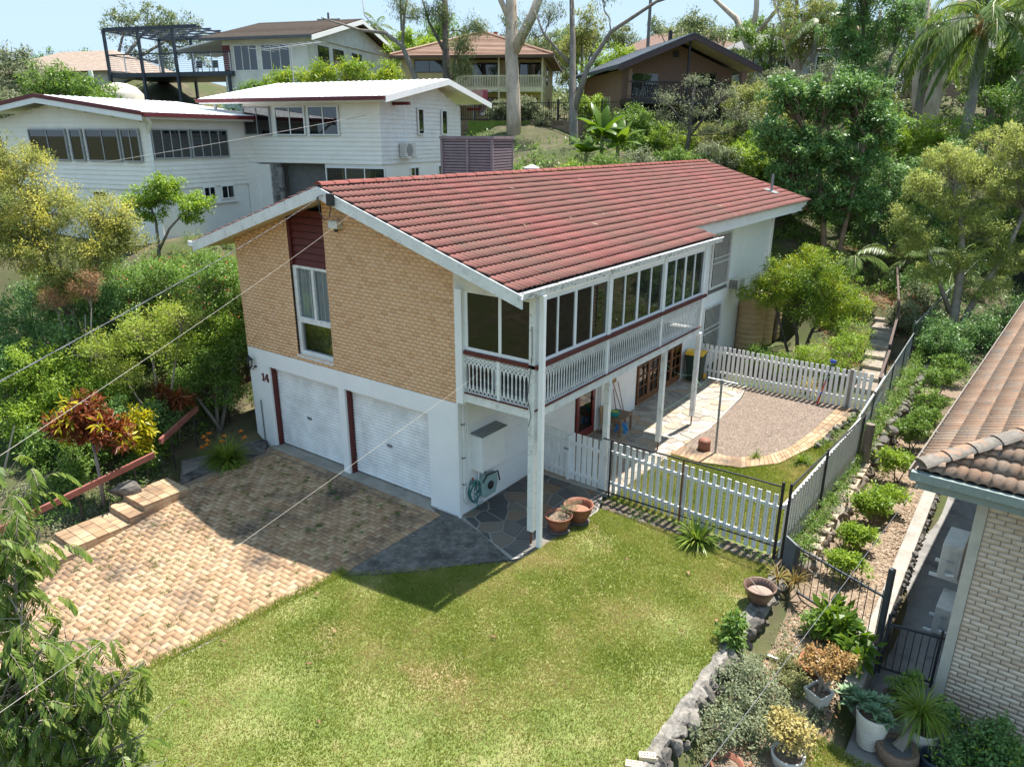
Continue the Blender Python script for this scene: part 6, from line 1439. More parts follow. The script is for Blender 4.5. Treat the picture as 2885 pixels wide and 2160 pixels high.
m.build('petals', metal_bk, lot)
t = condenser((0, 0, 0), 0, 'white condenser bracketed on the peeling weatherboard gable wall', (.3, .82, .6), None); t.name = 'air_conditioner'; c_ = WHs.matrix_basis
t.location = Vector((-12.29, 9.97, 0))+Matrix.Rotation(R(14), 3, 'Z') @ Vector((.2, 1.75, 7.28)); t.rotation_euler = (0, 0, R(194))
for ch in t.children:
    if ch.name.startswith('fan_guard'): ch.location.x = -.17
# slatted plant room and red drum beside it
sl = empty('slatted_enclosure', (-8.2, 11.0, 5.35), R(14), 'mauve slatted metal enclosure standing beside the white house', 'enclosure'); mau = M('mauve_slat', (.25, .2, .215), .5, 4)
MB().cube(-1.0, .95, -.9, .9, 0, 2.7).build('core', M('mauve_dark', (.1, .08, .085)), sl)
for i in range(26):
    z = .12+i*.1; MB().cube(-1.03, .98, -.94, -.9, z, z+.065).build('slat', mau, sl); MB().cube(.95, 1.0, -.9, .9, z, z+.065).build('slat', mau, sl)
MB().cube(-1.1, 1.05, -1.0, 1.0, 2.7, 2.8).build('lid', mau, sl)
for x, y in ((-1.04, -.95), (.97, -.95), (.97, .92), (0, -.95)): MB().cube(x-.04, x+.05, y-.03, y+.03, 0, 2.72).build('corner_post', mau, sl)
t = empty('red_drum', (-6.75, 12.4, 5.2), 0, 'dark red drum with pale cap behind the slatted enclosure', 'drum'); MB().lathe([(.3, 0), (.3, 1.5), (.33, 1.52), (.33, 1.6), (.2, 1.75), (0, 1.78)], (0, 0, 0), 16).build('body', maroon, t); MB().lathe([(.3, 1.77), (.3, 1.83), (0, 1.95)], (0, 0, 0), 16).build('cap', white, t)
# yellow brick house
YBr = M('yellow_brick', [(.1, (.36, .27, .14)), (.5, (.46, .36, .2)), (.9, (.54, .44, .27))], .8, 14, rnd=.0, bump=.3, stretch=(1, 1, 3)); ycr = M('cream_trim', (.6, .54, .4), .6, 3); dkfr = M('dark_frame', (.05, .045, .04), .5)
YH = empty('yellow_brick_house', (-21.94, 35.56, 0), R(30), 'two storey yellow brick house with tan tiled hip roof and cream balcony', 'house')
MB().cube(-10.3, .0, 1.9, 12, 8.6, 13.5).cube(-10.3, -6.3, 0, 1.9, 8.6, 13.5).build('wall', YBr, YH)
m = MB(); e = [(-11.0, -.7, 13.55), (.75, -.7, 13.55), (.75, 12.7, 13.55), (-11.0, 12.7, 13.55)]; rd = [(-5.1, 5.4, 15.75), (-5.1, 6.6, 15.75)]
m.v = e+rd; m.f = [(0, 1, 4), (1, 2, 5, 4), (2, 3, 5), (3, 0, 4, 5), (3, 2, 1, 0)]; yr = m.build('roof', M('tan_tile_base', (.16, .1, .07)), YH)
yt = M('tan_roof_tile', [(.0, (.2, .11, .075)), (.5, (.33, .2, .14)), (1, (.46, .33, .25))], .8, 2, rnd=.6, bump=.4)
rows = 18
for fi, (A, B, T0, T1) in enumerate(((e[0], e[1], rd[0], rd[0]), (e[1], e[2], rd[0], rd[1]))):
    A, B, T0, T1 = map(Vector, (A, B, T0, T1)); n = (B-A).cross(T0-A).normalized()
    if n.z < 0: n = -n
    for r in range(rows):
        f0, f1_ = r/rows, (r+1)/rows; a, b, c, d = A.lerp(T0, f0), B.lerp(T1, f0), B.lerp(T1, f1_), A.lerp(T0, f1_)
        MB().poly([a+n*.07, b+n*.07, c+n*.02, d+n*.02]).poly([a+n*.07, b+n*.07, b, a]).build('tile_course', yt, yr)
for a, b in ((e[0], rd[0]), (e[1], rd[0]), (rd[0], rd[1])): MB().tube([Vector(a)+Vector((0, 0, .08)), Vector(b)+Vector((0, 0, .08))], .12, 6).build('ridge', yt, yr)
MB().cube(-11.05, .8, -.75, -.65, 13.4, 13.56).cube(.7, .8, -.65, 12.7, 13.4, 13.56).build('gutter', M('brown_trim', (.12, .075, .055)), yr); MB().cube(-4.6, -4.3, 7.5, 7.9, 15, 16.1).build('vent', M('brick_red', (.25, .08, .05)), yr)
fy = FR((0, 0, 0), (1, 0, 0), (0, -1, 0)); fyb = FR((0, 1.9, 0), (1, 0, 0), (0, -1, 0))
window(YH, fy, -9.4, -7.2, 12.5, 13.35, 2, dkfr, .02, inner=curtain); window(YH, fyb, -5.5, -3.4, 11.6, 13.3, 2, dkfr, .02); window(YH, fyb, -1.9, -.3, 11.9, 13.3, 2, dkfr, .02); window(YH, fyb, -1.6, -.5, 9.7, 10.9, 2, dkfr, .02); window(YH, fyb, -5.0, -3.6, 9.6, 10.9, 2, dkfr, .02)
window(YH, FACE_X(0), 3.6, 5.2, 11.9, 13.2, 1, dkfr, .02); window(YH, FACE_X(0), 6.5, 7.5, 10.2, 11, 1, dkfr, .02)
bal = empty('balcony', (0, 0, 0)); bal.parent = YH
MB().cube(-6.3, .0, -.05, 1.9, 11.2, 11.5).build('slab', ycr, bal); MB().cube(-6.3, .0, -.05, .03, 12.22, 12.32).cube(-6.3, 0, -.03, .02, 11.52, 11.58).build('rail', ycr, bal)
me = MB().cube(-.03, .03, -.02, .02, 11.55, 12.25).mesh('baluster', ycr)
for i in range(52): link('baluster', me, bal, (-6.2+i*.12, -.01, 0))
for x in (-6.3, -3.2, -.05): MB().cube(x-.06, x+.06, -.06, .06, 8.9, 13.45).build('post', ycr, bal)
me = MB().cube(.0, .04, -.03, .03, 11.55, 12.25).mesh('baluster', ycr)
for i in range(14): link('baluster', me, bal, (-.02, .15+i*.13, 0))
# dark brick house
DB = M('dark_brick', [(.1, (.13, .075, .058)), (.5, (.22, .135, .105)), (.9, (.33, .215, .17))], .85, 13, bump=.3, stretch=(1, 1, 3)); blk = M('dark_timber', (.03, .025, .028), .5, 5)
DH = empty('dark_brick_house', (-14.36, 34.43, 0), R(47), 'dark brick gable house with steep black tiled roof and black balcony', 'house')
MB().prism([(0, 1.6, 7.5), (7.9, 1.6, 7.5), (7.9, 1.6, 12.4), (3.95, 1.6, 13.95), (0, 1.6, 12.4)], (0, 9, 0)).build('wall', DB, DH)
m = MB(); m.prism([(-1.0, -.6, 12.3), (3.95, -.6, 14.25), (3.95, -.6, 14.4), (-1.0, -.6, 12.45)], (0, 12, 0)).prism([(3.95, -.6, 14.25), (8.9, -.6, 12.3), (8.9, -.6, 12.45), (3.95, -.6, 14.4)], (0, 12, 0))
dr_ = m.build('roof', M('black_tile', [(.1, (.05, .06, .075)), (.9, (.1, .11, .13))], .5, 3, bump=.3), DH)
m = MB()
for i in range(17): x = -1.0+i*4.95/17; z = 12.45+i*1.95/17; MB().prism([(x, -.65, z), (x+.31, -.65, z+.13), (x+.31, -.65, z+.19), (x, -.65, z+.08)], (0, 12, 0)).build('tile_course', MATS['black_tile'], dr_); MB().prism([(7.9-x, -.65, z), (7.9-x, -.65, z+.08), (7.9-x-.31, -.65, z+.19), (7.9-x-.31, -.65, z+.13)], (0, 12, 0)).build('tile_course', MATS['black_tile'], dr_)
brn = M('brown_barge', (.075, .045, .05), .6); MB().prism([(-1.0, -.7, 12.1), (3.95, -.7, 14.05), (3.95, -.7, 14.36), (-1.0, -.7, 12.42)], (0, .08, 0)).prism([(3.95, -.7, 14.05), (8.9, -.7, 12.1), (8.9, -.7, 12.42), (3.95, -.7, 14.36)], (0, .08, 0)).build('barge_board', brn, dr_)
MB().prism([(-.9, -.55, 12.27), (3.95, -.55, 14.18), (3.95, -.55, 14.22), (-.9, -.55, 12.3)], (0, 2.2, 0)).prism([(3.95, -.55, 14.18), (8.8, -.55, 12.27), (8.8, -.55, 12.3), (3.95, -.55, 14.22)], (0, 2.2, 0)).build('soffit', M('pale_soffit', (.5, .44, .34)), dr_)
fd = FR((0, 1.6, 0), (1, 0, 0), (0, -1, 0)); window(DH, fd, .4, 2.6, 10.6, 12.2, 2, M('bronze_frame', (.2, .15, .08)), .02, inner=curtain); window(DH, fd, 5.0, 6.8, 11.3, 12.3, 2, M('bronze_frame', (.2, .15, .08)), .02, inner=curtain)  # pale curtain backing added to paint both panes bright sky-blue
MB().cube(3.5, 3.9, 1.55, 1.6, 13.2, 13.6).build('gable_vent', blk, DH); MB().cube(3.9, 4.02, -.1, .02, 8, 14.1).build('post', blk, DH); MB().cube(-.1, .1, -.1, .1, 7.6, 12.3).build('post', DB, DH); MB().cube(7.8, 8.1, -.1, .3, 7.6, 12.3).build('post', DB, DH)
b2 = empty('balcony', (0, 0, 0)); b2.parent = DH; MB().cube(-.1, 8.0, -.1, 1.6, 10.2, 10.52).build('deck', blk, b2); MB().cube(-.1, 8.0, -.12, -.02, 11.5, 11.58).cube(-.1, 8, -.1, -.04, 10.62, 10.68).build('rail', blk, b2)
me = MB().cube(-.02, .02, -.02, .02, 10.6, 11.5).mesh('baluster', blk)
for i in range(60): link('baluster', me, b2, (.0+i*.133, -.07, 0))
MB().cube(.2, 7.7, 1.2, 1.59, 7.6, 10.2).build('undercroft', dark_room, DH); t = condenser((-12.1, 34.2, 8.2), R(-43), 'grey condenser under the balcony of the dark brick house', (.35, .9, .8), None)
MB().tube([(5, 6, 14), (5, 6, 15.4)], .16, 8).build('flue', blk, dr_)
# house with the steel deck
EH = empty('deck_house', (-34.35, 24.75, 0), R(21), 'white hillside house with brown tiled roof and big dark steel deck', 'house')
MB().cube(-6.8, 0, 0, 13.5, 9, 14.6).build('wall', M('offwhite_render', (.66, .65, .6), .7, 1), EH)
MB().prism([(.02, -.2, 14.55), (.02, 13.8, 14.55), (.02, 7.0, 16.35)], (.1, 0, 0)).build('gable_panel', M('corrugated_white', (.62, .62, .6), .5, 2), EH)
m = MB()
for y0, z0, y1, z1 in ((-.9, 14.55, 7, 16.55), (7, 16.55, 14.7, 14.6)): m.prism([(-8, y0, z0), (-8, y1, z1), (-8, y1, z1+.06), (-8, y0, z0+.06)], (8.9, 0, 0))
er = m.build('roof', M('brown_tile_base', (.12, .085, .07)), EH); et = M('brown_roof_tile', [(.0, (.24, .18, .135)), (.5, (.33, .255, .2)), (1, (.42, .34, .275))], .85, 3, rnd=.5, bump=.4)
for r in range(22):
    y0 = -.9+r*7.9/22; y1 = y0+7.9/22; z0 = 14.61+r*2.0/22; z1 = z0+2.0/22; MB().poly([(-8, y0, z0+.05), (.9, y0, z0+.05), (.9, y1, z1+.005), (-8, y1, z1+.005)]).poly([(-8, y0, z0), (.9, y0, z0), (.9, y0, z0+.05), (-8, y0, z0+.05)]).build('tile_course', et, er)
for y0, z0, y1, z1 in ((-.95, 14.5, 7, 16.5), (7, 16.5, 14.75, 14.55)): MB().prism([(.88, y0, z0-.25), (.88, y1, z1-.25), (.88, y1, z1+.05), (.88, y0, z0+.05)], (.06, 0, 0)).build('barge_board', white, er)
MB().cube(-8, .9, -1.0, -.88, 14.42, 14.58).build('gutter', M('dark_grey_trim', (.1, .1, .11)), er)
for a0, a1, n in ((-5.9, -4.0, 3), (-3.7, -1.4, 3)): window(EH, FACE_Y(0), a0, a1, 12.5, 14.2, n, white, .03)
for a0, a1 in ((1.4, 2.9), (3.6, 5.2), (6.6, 8.2)): window(EH, FACE_X(0), a0, a1, 12.9, 14.2, 2, dkfr, .03)
MB().cube(-6.8, -6.2, -.02, .02, 12.5, 14.2).build('red_panel', maroon, EH)
st_ = M('charcoal_steel', (.035, .045, .06), .5, 4); dk = empty('steel_deck', (0, 0, 0)); dk.parent = EH
X0, X1, Yf, Yb = -16.6, -6.0, -.3, 5.5
MB().cube(X0, X1, Yf, Yb, 12.2, 12.5).build('deck_floor', st_, dk)
for x in (X0, -10.6, -13.6, X1-.3):
    for y in (Yf, Yb): MB().cube(x-.09, x+.09, y-.09, y+.09, 9 if x > -16 else 9, 15.5 if x < -9 else 12.3).build('post', st_, dk)
for y in (Yf, Yb): MB().cube(X0, -8.5, y-.06, y+.06, 15.35, 15.6).build('beam', st_, dk)
for i in range(7): x = X0+i*1.33; MB().cube(x-.03, x+.03, Yf, Yb, 15.34, 15.46).build('joist', st_, dk)
for i in range(5): y = Yf+.3+i*1.15; MB().cube(X0-.2, -8.4, y-.03, y+.03, 15.46, 15.54).build('purlin', st_, dk)
MB().prism([(-11.4, .5, 14.0), (-6.7, .5, 14.75), (-6.7, .5, 14.85), (-11.4, .5, 14.1)], (0, 5, 0)).build('awning', white, dk)
for x in np.arange(X0, X1, 1.5): MB().cube(x-.03, x+.03, Yf-.03, Yf+.03, 12.5, 13.75).build('rail_post', alu, dk)
for k in range(8): MB().cube(X0, X1, Yf-.008, Yf+.008, 12.62+k*.14, 12.64+k*.14).build('rail_wire', alu, dk); MB().cube(X0-.008, X0+.008, Yf, Yb, 12.62+k*.14, 12.64+k*.14).build('rail_wire', alu, dk)
MB().cube(X0, X1, Yf-.04, Yf+.04, 13.72, 13.8).cube(X0-.04, X0+.04, Yf, Yb, 13.72, 13.8).build('top_rail', st_, dk)
for i in range(3):
    x = -10.3+i*1.4; c_ = empty('deck_chair', EH.matrix_basis.to_translation() if False else (0, 0, 0), R(21), ['grey chair on the steel deck nearest the pergola', 'middle grey chair on the steel deck', 'grey chair on the steel deck beside the sliding doors'][i], 'chair', 'chairs on the steel deck')
    c_.location = Vector((-34.35, 24.75, 12.5))+Matrix.Rotation(R(21), 3, 'Z') @ Vector((x, 1.6, 0)); MB().cube(-.25, .25, -.25, .25, .42, .47).build('seat', st_, c_); MB().cube(-.25, .25, .22, .26, .47, .95).build('backrest', st_, c_)
    for sx in (-1, 1):
        for sy in (-1, 1): MB().cube(sx*.22-.02, sx*.22+.02, sy*.22-.02, sy*.22+.02, 0, .42).build('leg', st_, c_)
t = empty('water_tank', (-37.9, 13.0, 8.6), 0, 'big round cream water tank with domed top below the steel deck', 'water tank'); MB().lathe([(1.35, 0), (1.35, 1.9), (1.3, 1.95), (1.0, 2.3), (.5, 2.5), (0, 2.56)], (0, 0, 0), 32).build('body', M('cream_tank', (.52, .47, .38), .6, 2), t, True); MB().tube([(.3, -1.6, -1), (.2, -1.6, 3.1)], .13, 8).build('inlet_pipe', white, t)
# parked car under the deck
cr_ = empty('parked_car', (-33.0, 19.2, 9.15), R(25), 'pale blue car parked under the steel deck', 'car'); m = MB(); m.prism([(-2, -.85, .3), (2, -.85, .3), (2.05, -.85, .75), (1.3, -.85, .95), (.7, -.85, 1.45), (-1.1, -.85, 1.48), (-1.9, -.85, 1.0), (-2.05, -.85, .7)], (0, 1.7, 0)); soften(m.build('body', M('pale_blue_car', (.5, .58, .64), .25, 4, bump=0, coat=.5), cr_), .08, 3)
MB().prism([(-1.55, -.87, 1.0), (1.15, -.87, 1.0), (.62, -.87, 1.38), (-1.05, -.87, 1.4)], (0, 1.74, 0)).build('window', glass_far, cr_)
for x in (-1.3, 1.3):
    for y in (-.8, .8): MB().lathe([(0, -.1), (.32, -.1), (.32, .1), (0, .1)], (0, 0, 0), 16).build('wheel', metal_bk, cr_).matrix_local = Matrix.Translation((x, y, .32)) @ Matrix.Rotation(R(90), 4, 'X')
# antenna on the white roof, power poles, far roofs
an = empty('roof_antenna', (-20.5, 12.5, 9.6), R(20), 'silver television antenna above the white metal roof', 'antenna'); MB().tube([(0, 0, 0), (0, 0, 2.5)], .03, 6).build('mast', galv, an); MB().tube([(-1.6, 0, 2.35), (1.4, .3, 2.65)], .025, 5).build('boom', galv, an)
for i in range(9): f = i/8; p = Vector((-1.6, 0, 2.35)).lerp(Vector((1.4, .3, 2.65)), f); l = .9-.5*f; MB().tube([p-Vector((.2*l, l*.9, .0)), p+Vector((.2*l, l*.9, 0))], .015, 4).build('element', galv, an)
def pole(x, y, z, h, label):
    t = empty('power_pole', (x, y, z), R(25), label, 'power pole', 'timber power poles'); MB().tube([(0, 0, 0), (0, 0, h)], [.16, .11], 8).build('pole', M('pole_timber', (.16, .15, .14), .9), t); MB().cube(-1.2, 1.2, -.06, .06, h-.7, h-.55).build('crossarm', M('pole_timber', (.16, .15, .14)), t)
    for x_ in (-1.1, -.4, .4, 1.1): MB().lathe([(.05, 0), (.07, .1), (0, .2)], (x_, 0, h-.55), 6).build('insulator', white, t)
def far_house(name, loc, rz, w, d, h, pitch, wm, rm, label):
    t = empty(name, loc, rz, label, 'house'); MB().cube(-w/2, w/2, -d/2, d/2, -2, h).build('wall', wm, t); m = MB(); e = .6; rh = d/2*pitch
    m.v = [(-w/2-e, -d/2-e, h), (w/2+e, -d/2-e, h), (w/2+e, d/2+e, h), (-w/2-e, d/2+e, h), (-w/2+d*.35, 0, h+rh), (w/2-d*.35, 0, h+rh)]; m.f = [(0, 1, 5, 4), (1, 2, 5), (2, 3, 4, 5), (3, 0, 4), (3, 2, 1, 0)]; m.build('roof', rm, t)
    fr = FR((0, -d/2, 0), (1, 0, 0), (0, -1, 0)); n = int(w/3.2)
    for i in range(n): a = -w/2+(i+.5)*w/n; window(t, fr, a-.8, a+.8, h-1.7, h-.5, 2, white, .03)
    return t
pole(-44, 44, 13, 8.0, 'dark power pole on the skyline left of the leaning gum'); pole(-52, 42, 13, 6.6, 'shorter power pole with a crossarm behind the brown roof'); pole(-18.5, 45, 9, 10.5, 'grey green power pole between the yellow and dark brick houses')
far_house('far_house', (-60, 22, 10.3), R(20), 12, 9, 2.6, .45, M('far_wall', (.5, .47, .4)), M('far_tile', [(.2, (.24, .17, .13)), (.8, (.36, .28, .22))], .9, 3, bump=.3), 'low house with pale brown hip roof behind the far left bushes')
far_house('far_house', (-13.5, 66, 12.8), R(30), 14, 9, 2.8, .4, M('far_grey_wall', (.4, .4, .39)), M('far_dark_roof', [(.2, (.08, .08, .085)), (.8, (.13, .13, .135))], .7, 3, bump=.2), 'grey house with low roof on the ridge right of the dark gable')
far_house('far_house', (-24, 63, 13.3), R(30), 11, 9, 2.6, .45, M('far_brown_wall', (.25, .18, .13)), M('far_brown_roof', [(.2, (.14, .08, .06)), (.8, (.2, .12, .09))], .9, 3, bump=.2), 'brown roofed house peeking over the round green tree')
far_house('far_house', (3.5, 62, 10), R(15), 12, 8, 4.4, .4, M('far_pink_wall', (.45, .3, .24)), MATS['far_dark_roof'], 'terracotta coloured house glimpsed between the trunks at upper right')
# yellow house garden: lawn terrace, retaining wall, pool fence, clothesline
ytl = sheet('terrace_lawn', [(-33, 27), (-22, 29.5), (-13.5, 33.5), (-17, 40), (-24, 37), (-34, 33)], 9.12, M('terrace_grass', [(.2, (.09, .15, .02)), (.8, (.17, .23, .04))], .95, 3, bump=.5), thick=2.2)
ywl = empty('block_retaining_wall', (0, 0, 0), 0, 'stepped brown block retaining wall below the sunny terrace lawn', 'wall'); blkm = M('brown_block', [(.1, (.12, .085, .06)), (.9, (.24, .18, .13))], .9, 3, rnd=.7, bump=.4)
a_, b_ = Vector((-26, 28.4, 0)), Vector((-15.2, 32.4, 0)); fr = FR(a_, b_-a_, (.35, -.94, 0)); LB = (b_-a_).length
MB().box(fr, 0, LB, -.1, .05, 6.2, 9.1).build('core', mortar_m, ywl)
for r in range(9):
    if r > 7: continue
    for i in range(int(LB/.62)): MB().box(fr, i*.62+(.3 if r % 2 else 0), i*.62+.6+(.3 if r % 2 else 0), .05, .16-r*.004, 6.75+r*.3, 6.75+r*.3+.285).build('block', blkm, ywl)
pf = empty('pool_fence', (-26, 28.4, 9.1), 0, 'black bar fence along the edge of the terrace lawn', 'fence'); fr2 = FR((0, 0, 0), fr.u, fr.n)
for z in (.1, 1.1): MB().box(fr2, 0, LB+1, -.02, .02, z, z+.05).build('rail', metal_bk, pf)
me = MB().cube(-.012, .012, -.012, .012, .05, 1.15).mesh('bar', metal_bk)
for i in range(int(LB/.13)): p = fr2.p(i*.13, 0, 0); link('bar', me, pf, p)
for i in range(5): p = fr2.p(i*LB/4, 0, 0); MB().cube(p.x-.04, p.x+.04, p.y-.04, p.y+.04, -.1, 1.35).build('post', metal_bk, pf)
cg_ = empty('side_gate', (-17.6, 36.9, 9.1), R(30), 'cream slatted side gate beside the yellow brick house', 'gate')
for i in range(16): MB().cube(i*.17, i*.17+.12, -.02, .02, 0, 1.7).build('slat', ycr, cg_)
MB().cube(2.75, 3.2, -.2, .2, 0, 1.85).build('pier', YBr, cg_)
hl = empty('clothes_hoist', (-25.2, 31.6, 9.1), R(20), 'clothes hoist with washing in front of the yellow brick house', 'clothes hoist'); MB().tube([(0, 0, 0), (0, 0, 1.9)], .04, 8).build('mast', galv, hl)
for i in range(4): a = i*math.pi/2+.4; MB().tube([(0, 0, 1.75), (1.9*math.cos(a), 1.9*math.sin(a), 2.15)], .02, 5).build('arm', galv, hl)
for r in (.9, 1.4, 1.85):
    MB().tube([(r*math.cos(i*math.pi/2+.4), r*math.sin(i*math.pi/2+.4), 1.75+.21*r) for i in range(5)], .008, 4).build('line', galv, hl)
for i, (x, w_, h_, c, nm) in enumerate(((-1.5, .9, 1.1, (.6, .6, .62), 'striped pale towel hanging on the hoist'), (-.5, .8, 1.0, (.62, .5, .48), 'pale pink sheet hanging on the hoist'), (.35, .8, .95, (.6, .3, .3), 'salmon towel hanging on the hoist'), (1.15, .35, .7, (.5, .12, .18), 'small red cloth hanging on the hoist'))):
    o = empty('towel', (-25.2, 31.6, 9.1), R(20), nm, 'towel', 'washing on the hoist'); m = MB(); n = 8
    for k in range(n): a0, a1 = x+w_*k/n, x+w_*(k+1)/n; m.poly([(a0, -1.3+.05*math.sin(k*2), 2.05-h_), (a1, -1.3+.05*math.sin(k*2+2), 2.05-h_), (a1, -1.3, 2.05), (a0, -1.3, 2.05)])
    m.build('cloth', M('cloth_%d' % i, c, .9, 3, bump=0), o)
dkf = empty('dark_fence', (8.6, 27.5, 1.2), R(-12), 'dark paling fence in the shade beyond the neighbour roof', 'fence')
for i in range(34): MB().cube(i*.16, i*.16+.15, -.01, .012, -1, 1.75).build('paling', M('black_paling', (.03, .03, .032), .8), dkf)
# ------------------------------------------------------------------ plants: placing
def PW(name, base, label, cat, blobs, ncl, per, cr, leaf, wid, lmat, trunk=None, tr=.06, bmat=None, **kw):
    """blobs in world coordinates; trunk: list of world polylines (x,y,z,r) or None for a short stem"""
    x, y = base[:2]; z = (gz(x, y)-.05) if len(base) < 3 else base[2]
    bl = [(b[0]-x, b[1]-y, b[2]-z, b[3], b[4], b[5]) for b in blobs]
    if trunk is None:
        tk_ = []
        for i in range(3):
            b = bl[i % len(bl)]; tk_.append([(.05*i, .04*i, 0, tr), (b[0]*.35+.05*i, b[1]*.35, b[2]*.4, tr*.8), (b[0]*.8, b[1]*.8, b[2]*.8, tr*.5)])
    else: tk_ = [[(p[0]-x, p[1]-y, p[2]-z, p[3]) for p in l] for l in trunk]
    return plant(name, (x, y, z), label, cat, tk_, bl, ncl, per, cr, leaf, wid, lmat, bmat, tr=kw.pop('ltr', tr*.6), **kw)
sd = [100]
def S_(): sd[0] += 1; return sd[0]
# --- left garden
PW('cassia_shrub', (-12.3, -2.2), 'tall yellow flowering feathery shrub at the left edge of the picture', 'shrub',
   [(-13.6, -2.5, 7.3, 1.0, 1.0, .8), (-12.6, -2.3, 6.3, 1.1, 1.0, .8), (-11.2, -1.5, 6.1, 1.0, .9, .55), (-12.6, -2.9, 5.3, 1.2, 1.0, .7), (-11.2, -1.9, 5.2, 1.0, .9, .6), (-10.7, -1.2, 5.6, .7, .7, .5), (-13.8, -3.2, 5.9, 1.0, 1.0, .9), (-11.8, -2.6, 4.4, .9, .8, .5)],
   380, 120, .32, .08, .3, L_olive, tr=.09, bmat=twig, seed=S_(), droop=.0, show=.7, extra=(('blossom', 190, 80, .26, .06, .42, L_yel),))
PW('dry_spray', (-10.9, -2.9), 'dead brown feathery branch hanging below the yellow flowering shrub', 'branch', [(-10.5, -2.6, 4.35, .45, .4, .3), (-11.2, -3.1, 4.1, .5, .4, .28), (-10.2, -2.5, 4.6, .3, .3, .3)], 46, 90, .2, .08, .12, L_dry, tr=.03, bmat=twig, seed=S_(), droop=.2, show=1.)
PW('hedge_bush', (-10.3, .6), 'dense dark green bush with small red flowers beside the brick corner', 'bush',
   [(-9.9, .7, 4.0, 1.0, 1.0, .9), (-10.9, -.1, 4.0, 1.0, .9, .9), (-9.3, 1.2, 3.6, .8, .9, .9), (-11.8, -.8, 3.9, .9, .8, .8), (-10.4, .1, 3.2, 1.1, 1, .8), (-9.1, .9, 2.9, .7, .8, .6)], 330, 85, .27, .065, .5, L_mid, seed=S_(), extra=(('flowers', 60, 4, .2, .05, .9, flower_r),))
PW('dark_bush', (-12.9, -2.6), 'very dark green bush under the yellow flowering shrub', 'bush', [(-12.4, -2.0, 3.6, 1.2, 1.1, .9), (-13.6, -2.9, 3.2, 1.2, 1.1, 1.0), (-11.3, -1.6, 3.5, .9, .9, .8), (-11.6, -2.6, 2.9, .9, .9, .7)], 230, 80, .3, .075, .5, L_dark, seed=S_())
PW('airy_shrub', (-8.9, -2.0), 'thin bright green airy shrub with bare twigs before the dark bushes', 'shrub', [(-9.7, -2.7, 2.9, .9, .8, .5), (-8.9, -1.9, 3.4, .9, .8, .5), (-8.2, -1.3, 3.8, .8, .7, .4), (-8.3, -1.7, 2.9, .7, .7, .4), (-9.3, -2.6, 2.3, .8, .7, .45)], 300, 40, .27, .065, .4, LEAF('fresh_lime_leaf', ramp5((.12, .2, .03), (.24, .33, .05), (.38, .44, .08), (.5, .52, .14)), .4), tr=.04, bmat=twig, seed=S_(), show=1., droop=-.1)
PW('garden_bush', (-8.5, -.6), 'rounded green bush against the white garage wall corner', 'bush', [(-8.6, -.4, 2.1, .65, .6, .6), (-8.35, .3, 2.4, .55, .6, .55), (-8.9, -1.1, 1.7, .7, .6, .5), (-8.5, -.3, 1.4, .7, .6, .5)], 190, 80, .24, .06, .5, L_mid, seed=S_())
cb = (-7.2, -4.45)
PW('croton_tree', cb, 'red and orange leaved croton on a bare stem beside the brick steps', 'shrub', [(-7.7, -4.25, 1.75, .6, .55, .5), (-8.1, -4.6, 1.7, .5, .45, .4), (-7.25, -4.0, 1.6, .5, .45, .4), (-7.85, -4.2, 2.15, .4, .4, .3)], 85, 30, .15, .2, .26, L_red, trunk=[[(-7.2, -4.45, -.1, .05), (-7.25, -4.4, .5, .045), (-7.5, -4.3, 1.1, .04), (-7.7, -4.25, 1.6, .03)]], tr=.04, seed=S_(), droop=.1, show=.8, extra=(('yellow_leaves', 12, 26, .18, .2, .26, L_yg),))
PW('yellow_croton', (-7.9, -3.1), 'yellow green croton bush just right of the red one', 'shrub', [(-7.85, -3.1, 1.05, .42, .4, .5), (-7.9, -3.0, 1.5, .25, .25, .25)], 60, 34, .14, .12, .32, L_yg, tr=.025, seed=S_())
PW('cordyline', (-8.4, -1.95), 'thin stemmed dark red cordyline behind the short handrail', 'shrub', [(-8.3, -1.85, 1.5, .25, .25, .2), (-8.6, -1.9, 1.75, .2, .2, .15), (-8.1, -1.7, 1.65, .2, .2, .15)], 14, 26, .1, .26, .16, L_red, tr=.02, seed=S_(), droop=.4)
PW('low_shrub', (-9.0, -4.4), 'low leafy green shrub under the red croton', 'shrub', [(-9.0, -4.1, .75, .8, .7, .5), (-9.6, -4.6, .9, .7, .6, .5), (-8.3, -4.6, .4, .6, .5, .35)], 150, 70, .24, .07, .45, L_mid, seed=S_()); PW('low_shrub', (-8.1, -2.6), 'low green shrub behind the long handrail end', 'shrub', [(-8.2, -2.5, .6, .5, .45, .4), (-7.8, -3.2, .4, .4, .35, .3)], 80, 60, .2, .06, .45, L_mid, seed=S_())
PW('leafy_shrub', (-10.6, -4.6), 'loose green shrub beside the shaded road patch at far left', 'shrub', [(-10.6, -4.6, 1.3, .9, .8, .6), (-11.6, -4.2, 1.9, .8, .8, .6), (-10.3, -3.6, 1.6, .7, .7, .5)], 150, 60, .26, .075, .4, L_bright, seed=S_(), show=.8); PW('dark_shrub', (-12.2, -4.2), 'dark shrub at the far left below the yellow shrub', 'shrub', [(-12.2, -4.1, 2.4, 1.0, .8, .7), (-13.4, -4.4, 2.7, 1, .9, .8)], 130, 70, .28, .08, .45, L_dark, seed=S_())
